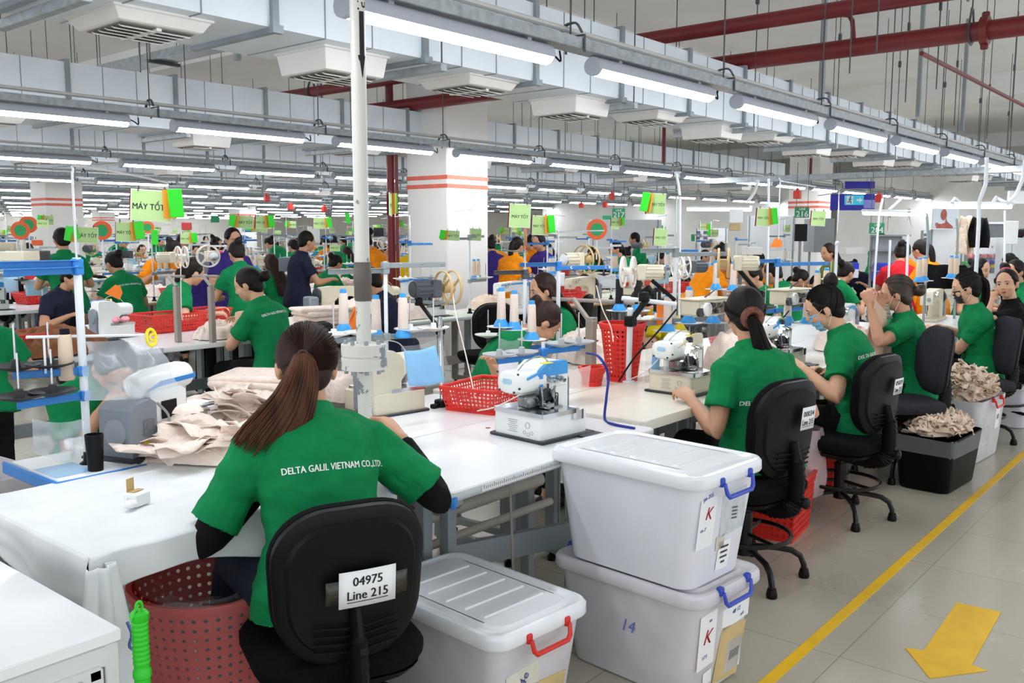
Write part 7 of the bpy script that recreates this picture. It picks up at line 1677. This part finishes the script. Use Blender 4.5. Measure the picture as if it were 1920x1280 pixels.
# ------------------------------------------------------------------ boards, signs and lamps at the right-hand end
def panel(name, label, cat, px0, py0, px1, py1, d, m, th=.02, rz=None, extra=None, legs=False):
    a, b, c = at_d(px0, py0, d), at_d(px1, py0, d), at_d(px0, py1, d)
    ctr = at_d((px0 + px1) / 2, (py0 + py1) / 2, d); w_ = (b - a).length; h_ = (c - a).length; az = R(-50.2) if rz is None else rz
    t = thing(name, label, cat, ctr, az); mb = MB(); mb.box((0, 0, 0), (w_, th, h_), bev=min(.004, th * .3)); mb.build('board', m, t, smooth=False)
    if legs:
        for s in (-1, 1):
            mb = MB(); mb.cyl((s * w_ * .45, 0, h_ / 2), (s * w_ * .45, 0, -ctr.z), .018, n=8); mb.build('leg', STEEL_P, t)
    return t, w_, h_
F0 = frame((0, 0, 0), (1, 0, 0), (0, 0, 1))
def front(t, nm, x, z, w_, h_, m, th=.012, y=0): mb = MB(); mb.box((x, -.012 - th / 2 - y, z), (w_, th * .3, h_)); return mb.build(nm, m, t, smooth=False)
WB = mat('whiteboard', 'eceff2', rough=.25, var=.02)
def flat_text(t, s_, size, x, z, m, y=.016, **k): text_obj('lettering', s_, size, m, t, TR(x, -y, z) @ F0, **k)
WHT = mat('sign_white', 'f4f8f6', rough=.5, var=0)
for (px0, py0, px1, py1, d, num, lab) in ((1148, 391, 1172, 409, 14, '217', 'green hanging line sign above the middle of the hall, right of the striped column'), (1490, 388, 1517, 408, 12.5, '216', 'green hanging line sign above the dark wall monitor'), (1630, 418, 1658, 438, 11.5, '204', 'green hanging line sign on top of the grey shelf rack')):
    t, w_, h_ = panel('line_sign', lab, 'sign', px0, py0, px1, py1, d, TEALP)
    flat_text(t, num, h_ * .78, 0, -h_ * .18, WHT, bold=h_ * .02, sx=1.0); flat_text(t, 'LINE', h_ * .30, 0, h_ * .30, WHT, bold=h_ * .008)
    mb = MB()
    for s in (-1, 1): mb.cyl((s * w_ * .4, 0, h_ / 2), (s * w_ * .4, 0, 2.5 - t.location.z), .004, n=5)
    mb.build('hanging_wire', STEEL_D, t)
for i, (px, py, d) in enumerate(((1138, 410, 20), (403, 410, 24), (1304, 445, 20))):
    t, w_, h_ = panel('line_sign', ('small green hanging sign left of the LINE 217 sign', 'small teal hanging sign far back at the left', 'dark green hanging sign above the whiteboard')[i], 'sign', px - 8, py - 6, px + 8, py + 7, d, TEALP)
t, w_, h_ = panel('banner', 'deep blue hanging banner behind the exit sign', 'banner', 1557, 364, 1640, 394, 14.5, mat('banner_blue', '1f1fa8', rough=.5), th=.03)
front(t, 'pale_panel', w_ * .37, -h_ * .12, w_ * .25, h_ * .52, mat('banner_pale', '8d93e0', rough=.5)); mb = MB()
for s in (-1, 1): mb.cyl((s * w_ * .4, 0, h_ / 2), (s * w_ * .4, 0, 2.6 - t.location.z), .006, n=5)
mb.build('hanging_wire', STEEL_D, t)
t, w_, h_ = panel('banner', 'second deep blue banner above the exit sign', 'banner', 1584, 340, 1640, 353, 17, MATS['banner_blue'], th=.03)
t, w_, h_ = panel('exit_sign', 'cyan exit sign with a running figure and a white arrow', 'sign', 1584, 366, 1619, 384, 13.6, mat('exit_cyan', '2fb4d3', rough=.4, emit=.25))
mb = MB(); u = h_
mb.box((-w_ * .25, -.014, 0), (w_ * .34, .004, h_ * .84)); mb.build('figure_field', WHT, t, smooth=False)
mb = MB(); mb.T = TR(-w_ * .25, -.018, 0) @ F0
mb.lathe([(.09 * u, 0), (.09 * u, .003)], 10, T=TR(.06 * u, .30 * u, 0))
for a, b in (((.03, .2), (-.02, -.05)), ((-.02, -.05), (.14, -.20)), ((.14, -.20), (.10, -.38)), ((-.02, -.05), (-.12, -.22)), ((-.12, -.22), (-.26, -.24)), ((.03, .16), (.20, .04)), ((.03, .16), (-.14, .06))): mb.tube([(a[0] * u, a[1] * u, .002), (b[0] * u, b[1] * u, .002)], .045 * u, n=5)
mb.build('running_figure', mat('exit_teal', '0f7f95', rough=.5), t)
mb = MB(); mb.T = TR(w_ * .25, -.014, 0) @ F0; mb.prism([(-.28 * u, -.09 * u), (.02 * u, -.09 * u), (.02 * u, -.28 * u), (.32 * u, 0), (.02 * u, .28 * u), (.02 * u, .09 * u), (-.28 * u, .09 * u)], 0, .003); mb.build('arrow', WHT, t, smooth=False)
t, w_, h_ = panel('whiteboard', 'white partition board behind the woman in orange at the right', 'board', 1742, 430, 1806, 500, 12.5, WB, legs=True)
t, w_, h_ = panel('notice_board', 'white notice board with small photos left of the partition board', 'board', 1727, 432, 1742, 500, 12.2, WB, legs=True)
for i in range(4): front(t, 'photo_print', .0, h_ * (.38 - .12 * i), w_ * .6, h_ * .07, mat('print_dark', '5a6076', rough=.6, var=.3, vs=30))
t, w_, h_ = panel('poster', 'poster with a reddish figure on a pale blue ground above the partition board', 'poster', 1748, 388, 1797, 428, 12.3, mat('poster_pale', 'cfdbe2', rough=.5, var=.08, vs=4)); SKP = mat('poster_red', 'a85a50', rough=.6, var=.25, vs=14)
mb = MB(); mb.T = TR(0, -.012, 0) @ F0
mb.prism([(-.30 * w_ + .18 * w_ * math.cos(a) * 0 + .12 * w_ * math.cos(a) + .22 * w_, .14 * h_ + .26 * h_ * math.sin(a)) for a in [i * .3927 for i in range(16)]], 0, .003)
mb.prism([(-.20 * w_, -.30 * h_), (-.02 * w_, -.24 * h_), (.02 * w_, .0), (.06 * w_, -.18 * h_), (.28 * w_, -.40 * h_), (.30 * w_, -.49 * h_), (-.34 * w_, -.49 * h_), (-.40 * w_, -.30 * h_), (-.36 * w_, -.22 * h_)], 0, .003); mb.build('figure', SKP, t, smooth=False)
t, w_, h_ = panel('screen', 'grey freestanding screen at the right', 'screen', 1853, 418, 1900, 446, 12.6, mat('screen_grey', '6f7478', rough=.6)); 
mb = MB(); mb.box((0, 0, h_ / 2), (w_ * 1.03, .04, .03)); mb.box((0, 0, -h_ / 2 - .02), (w_ * 1.03, .06, .05)); mb.cyl((-w_ * .4, 0, -h_ / 2), (-w_ * .4, 0, -t.location.z), .02); mb.cyl((w_ * .4, 0, -h_ / 2), (w_ * .4, 0, -t.location.z), .02); mb.build('screen_frame', POLEW, t, smooth=False)
t, w_, h_ = panel('cabinet', 'tall pale cabinet at the right edge of the picture', 'cabinet', 1879, 446, 1911, 545, 11.0, mat('cabinet_pale', 'cdd6da', rough=.5), th=.35)
front(t, 'door', -w_ * .04, 0, w_ * .84, h_ * .96, mat('cabinet_door', 'd9e0e3', rough=.45), y=.17)
t, w_, h_ = panel('paper_sheet', 'large white sheet hanging over the wire rack at the right', 'sheet', 1826, 450, 1870, 476, 11.2, PAPER, th=.003); flat_text(t, 'III', h_ * .25, w_ * .28, 0, INK, y=.004)
t, w_, h_ = panel('wire_rack', 'wire rack with coloured thread boxes at the right', 'rack', 1808, 450, 1878, 512, 11.6, mat('rack_back', '7d848a', rough=.7), th=.01, legs=True)
mb = MB()
for i in range(9): mb.cyl((-w_ / 2 + w_ * i / 8, -.02, -h_ / 2), (-w_ / 2 + w_ * i / 8, -.02, h_ / 2), .004, n=5)
for i in range(7): mb.cyl((-w_ / 2, -.02, -h_ / 2 + h_ * i / 6), (w_ / 2, -.02, -h_ / 2 + h_ * i / 6), .004, n=5)
mb.build('wire_grid', STEEL_P, t)
cols = ['8d7fc4', '8d7fc4', '7d74c0', '4f9e62', 'e8d25a', 'e79b9b', 'e79b9b', 'e79b9b', 'e79b9b']
for i, (px, py, w2, h2) in enumerate(((1826, 491, 12, 8), (1846, 491, 12, 8), (1866, 491, 14, 8), (1812, 494, 12, 8), (1867, 498, 12, 7), (1818, 480, 4, 7), (1828, 480, 4, 7), (1845, 480, 4, 7), (1858, 480, 4, 7))):
    p = at_d(px, py, 11.3); mb = MB(); s_ = 11.3 / 1700; mb.box((0, 0, 0), (w2 * s_, .10, h2 * s_), bev=.006); o = mb.build('thread_box', mat('box_' + cols[i], cols[i], rough=.5), None, p, R(-50)); tag(o, '%s box in the wire rack, %s' % ({'8d7fc4': 'lilac', '7d74c0': 'violet', '4f9e62': 'green', 'e8d25a': 'yellow', 'e79b9b': 'small pink'}[cols[i]], ['leftmost of the lilac pair', 'rightmost of the lilac pair', 'right of the lilac pair', 'at its left end', 'below the violet one', 'first of four in the upper row', 'second of four in the upper row', 'third of four in the upper row', 'last of four in the upper row'][i]), 'box')
t, w_, h_ = panel('whiteboard', 'white board with small photos behind the person in orange at the centre right', 'board', 1303, 428, 1364, 456, 15.5, WB, legs=True)
for i in range(4): front(t, 'photo_print', -w_ * (.40 - .22 * (i % 2)), h_ * (.22 - .36 * (i // 2)), w_ * .13, h_ * .2, MATS['print_dark'])
t, w_, h_ = panel('cabinet', 'grey metal cabinet right of the LINE 216 sign', 'cabinet', 1517, 410, 1553, 472, 13.5, mat('cab_grey', '8d9194', rough=.5), th=.5, legs=True)
t, w_, h_ = panel('monitor', 'dark wall monitor below the LINE 216 sign', 'monitor', 1490, 420, 1513, 452, 13.2, BLACKP, th=.04); mb = MB(); mb.cyl((0, .02, -h_ / 2), (0, .02, -t.location.z), .02); mb.build('stand', STEEL_P, t)
t, w_, h_ = panel('partition', 'white partition panel behind the LINE 216 sign', 'partition', 1400, 405, 1492, 470, 16, mat('partition_white', 'd5d9dd', rough=.6), legs=True)
t, w_, h_ = panel('partition', 'pale partition panel behind the LINE 217 sign', 'partition', 1105, 412, 1240, 478, 18, MATS['partition_white'], legs=True)
t, w_, h_ = panel('rack', 'grey shelf rack under the LINE 204 sign', 'rack', 1630, 440, 1690, 512, 12.4, mat('rack_panel', 'b9bcc4', rough=.6), th=.02, legs=True)
for z in (.48, .1, -.3): mb = MB(); mb.box((0, -.14, h_ * z), (w_, .28, .02)); mb.build('shelf', STEEL_P, t, smooth=False)
for i, (px, py, w2, h2, d, m_, lab) in enumerate(((1590, 500, 26, 16, 11.2, mat('crate_blue', '2333c8', rough=.4), 'blue lid of the pale crate left of the person in red'), (1588, 512, 28, 16, 11.2, PBOX, 'pale crate under the blue lid'), (1656, 500, 22, 14, 11.0, MATS['crate_blue'], 'blue crate behind the person in red'), (1653, 518, 24, 18, 10.6, MATS['crate_blue'], 'lower blue crate behind the person in red'), (543, 495, 30, 26, 10.5, MGREY, 'grey-blue machine cabinet left of the flaking pipe'), (392, 495, 26, 34, 10.0, MGREY, 'grey machine cabinet behind the woman in profile'), (588, 440, 22, 30, 17, PAPER, 'white notice hanging far left of the flaking pipe'), (605, 418, 22, 22, 19, PAPER, 'white panel hanging above the far notice'), (350, 424, 18, 14, 12, mat('red_sheet', 'b8383a', rough=.6), 'dark red sheet hanging above the woman in profile'), (712, 435, 18, 16, 13, MDARK, 'dark monitor right of the flaking pipe'), (1380, 405, 24, 26, 9.5, PAPER, 'white sheet on a holder at the centre right'), (1378, 425, 20, 14, 9.8, KHAKI, 'brown cardboard piece under the white sheet'), (1600, 470, 40, 14, 12.5, MWHITE, 'white covered machine below the LINE 204 sign'), (470, 425, 14, 20, 12, BLUEM, 'blue cloth hanging behind the bright green pad sign'), (70, 455, 20, 10, 8.5, SIGNO, 'orange sheet at the left white column'), (68, 490, 30, 40, 8.8, STEEL_D, 'dark machine cabinet left of the left white column'), (28, 480, 60, 18, 7.0, MCREAM, 'cream machine head at the left edge'), (1290, 470, 30, 5, 12, BLUEM, 'blue bar below the whiteboard at the centre right'), (1410, 470, 28, 14, 12, MWHITE, 'white machine with a green front at the centre right'), (1905, 370, 30, 24, 8.6, PAPER, 'white sheet hanging at the upper right edge'), (1896, 436, 24, 44, 10.6, PAPER, 'white chart beside the grey screen'))):
    p = at_d(px, py, d); s_ = d / 1700; mb = MB(); mb.box((0, 0, 0), (w2 * s_ * 1.05, .02 if m_ is PAPER or m_ in (KHAKI, MATS['red_sheet'], SIGNO) else .25, h2 * s_), bev=.006); o = mb.build(['blue_crate_cover', 'crate', 'crate', 'crate', 'machine_cabinet', 'machine_cabinet', 'notice', 'notice', 'red_sheet', 'monitor', 'paper_sheet', 'cardboard', 'covered_machine', 'hanging_cloth', 'orange_sheet', 'machine_cabinet', 'cream_machine', 'blue_bar', 'small_machine', 'paper_sheet', 'wall_chart'][i], m_, None, p, R(-50), smooth=False); tag(o, lab, ['lid', 'crate', 'crate', 'crate', 'cabinet', 'cabinet', 'notice', 'notice', 'sheet', 'monitor', 'sheet', 'cardboard', 'machine', 'cloth', 'sheet', 'cabinet', 'machine', 'bar', 'machine', 'sheet', 'chart'][i])
# inspection lamps on white bent poles
LE = mat('lamp_glow', 'ffffff', emit=22, var=0)
def lamp(label, a, b, poles):
    c = (V(a) + V(b)) / 2; t = thing('inspection_lamp', label, 'lamp', c); A, B = V(a) - c, V(b) - c
    mb = MB(); mb.tube([A, B], .030, n=8, sq=(1.6, .7)); mb.build('lamp_housing', POLEW, t); mb = MB(); dz = V((0, 0, -.026)); mb.tube([A + dz, B + dz], .020, n=8); mb.build('lamp_diffuser', LE, t)
    for pl in poles: mb = MB(); mb.tube([V(p) - c for p in pl], .018, n=8); mb.build('lamp_pole', POLEW, t)
lamp('long bright inspection lamp over the right-hand boards', at_d(1738, 382, 9.2), at_d(1895, 382, 8.2), [[at_d(1785, 380, 8.8), at_d(1790, 372, 8.8), at_d(1800, 380, 8.8)], [at_d(1862, 380, 8.5), at_d(1868, 370, 8.5), at_d(1888, 380, 8.5), at_d(1905, 365, 8.5), at_d(1918, 335, 8.5), at_d(1922, 300, 8.5)]])
lamp('shorter inspection lamp left of the hanging scissors', at_d(1620, 395, 10.2), at_d(1740, 398, 9.4), [[at_d(1690, 372, 9.9), at_d(1668, 392, 9.9), at_d(1660, 400, 9.9)]])
lamp('inspection lamp over the centre right background', at_d(1290, 388, 10.5), at_d(1408, 388, 10.0), [[at_d(1422, 338, 10.2), at_d(1415, 360, 10.2), at_d(1402, 378, 10.2)]])
for i, (pts, lab) in enumerate((([(1850, 295, 7.6), (1850, 310, 7.6), (1848, 345, 7.6), (1836, 378, 7.6), (1835, 420, 7.6), (1830, 520, 7.6)], 'white bent pole rising to the nearest trunking at the right'), ([(1268, 325, 7.4), (1272, 345, 7.4), (1275, 370, 7.4), (1276, 480, 7.4)], 'white bent pole left of the inspection lamp at the centre'), ([(1655, 372, 9.0), (1648, 400, 9.0), (1642, 440, 9.0)], 'white slanting pole above the LINE 204 sign'), ([(1441, 335, 8.4), (1441, 400, 8.4), (1441, 470, 8.4)], 'white straight pole at the centre right'), ([(1884, 395, 9.0), (1884, 440, 9.0), (1886, 520, 9.0)], 'white pole in front of the grey screen'), ([(1703, 440, 8.0), (1701, 530, 8.0)], 'white pole beside the woman in red'), ([(1794, 410, 8.4), (1796, 440, 8.4), (1793, 530, 8.4)], 'grey pole in front of the partition board'), ([(1738, 400, 7.8), (1740, 450, 7.8), (1735, 530, 7.8)], 'grey pole left of the woman with the long ponytail'), ([(1669, 450, 9.0), (1666, 530, 9.0)], 'white pole left of the woman in red'))):
    mb = MB(); P = [at_d(*q) for q in pts]; P[-1].z = min(P[-1].z, TZ); mb.tube(P, .016 if i in (0,) else .011, n=8); o = mb.build('white_pole', POLEW if i not in (6, 7) else STEEL_P); tag(o, lab, 'pole')
# scissors hanging, garments, cloth
p = at_d(1704, 405, 8.2); mb = MB(); 
for s in (-1, 1):
    mb.tube([V((s * .012 * math.cos(a), 0, .05 + .016 * math.sin(a))) for a in [i * .785 for i in range(8)]], .003, n=5, closed=True); mb.tube([(s * .010, 0, .036), (0, 0, .01), (-s * .035, 0, -.10)], [.004, .005, .002], n=5, sq=(1.4, .5))
o = mb.build('scissors', CHROME, None, p, R(-40)); tag(o, 'open scissors hanging over the background at the right', 'scissors')
def garment(name, label, px, py, d, w_, h_, m):
    p = at_d(px, py, d); mb = MB()
    def f(u, v): x = (u - .5) * w_ * (.55 + .45 * math.sin(.6 + 2.2 * v)); return V((x, .05 * math.sin(u * 9 + v * 2) * (.4 + v), -h_ * v + .02 * noise.noise(V((u * 4, v * 4, px)))))
    mb.grid(f, 14, 16); o = mb.build(name, m, None, p, R(-50)); o.modifiers.new('t', 'SOLIDIFY').thickness = .01; tag(o, label, 'garment')
garment('hanging_garment', 'pale beige garment hanging behind the white bent pole', 1812, 405, 8.6, .14, .36, BEIGE2)
garment('hanging_garment', 'black garment hanging right of the pale beige one', 1838, 408, 8.5, .16, .28, BLACKC)
garment('hanging_garment', 'black cloth draped behind the cones at the right', 1770, 496, 8.9, .52, .24, BLACKC)
garment('hanging_garment', 'second black cloth bundle right of the draped one', 1815, 502, 8.7, .30, .18, BLACKC)
for i, (px, py, d) in enumerate(((1495, 365, 12.5), (1648, 372, 13.0), (1147, 368, 16), (1090, 385, 20), (500, 372, 16), (545, 388, 18), (608, 392, 18), (1135, 384, 20))):
    p = at_d(px, py, d); mb = MB(); mb.box((0, 0, 0), (.09, .09, .11), bev=.01); mb.cyl((0, 0, .05), (0, 0, .09), .02); o = mb.build('alarm_box', mat('alarm_red', 'dc2f22', rough=.4), None, p); tag(o, 'small red alarm box under the trunking, ' + ('over the dark monitor', 'right of the exit sign', 'over the middle green line sign', 'farther back in the middle of the hall', 'left of the flaking pipe, nearest of three', 'left of the flaking pipe, middle of three', 'left of the flaking pipe, farthest of three', 'beside the small green sign')[i], 'alarm')
# perpendicular cable trays and back partitions
for i, (x, y0, y1) in enumerate(((24.5, -1, 9), (24.5, 9.4, 19))):
    mb = MB(); mb.box((x, (y0 + y1) / 2, 1.5), (.12, y1 - y0, 3.0)); o = struct('wall_partition', mb, mat('partition_paint', 'dcdcd9', rough=.8, var=.03))
WORLD = 1.0; EXPO = 0.55
# ------------------------------------------------------------------ world, camera, view
w = bpy.data.worlds.new('ambient_fill'); S.world = w; w.use_nodes = True  # even ambient fill added for brightness, reaching in through the open sides
w.node_tree.nodes['Background'].inputs[0].default_value = (.93, .96, 1, 1); w.node_tree.nodes['Background'].inputs[1].default_value = WORLD
cam = bpy.data.cameras.new('camera'); co = bpy.data.objects.new('camera', cam); C.objects.link(co); S.camera = co
cam.sensor_width = 36; cam.lens = 36 * CF / 1920; cam.clip_start = .05; cam.clip_end = 200
co.location = (0, 0, CH); co.rotation_euler = (math.pi / 2 - CP, 0, CAZ - math.pi / 2)
S.view_settings.view_transform = 'Standard'; S.view_settings.look = 'None'; S.view_settings.exposure = EXPO; S.view_settings.gamma = 1
try: S.cycles.use_denoising = True; S.cycles.max_bounces = 8; S.cycles.transparent_max_bounces = 12; S.cycles.sample_clamp_indirect = 6
except Exception: pass
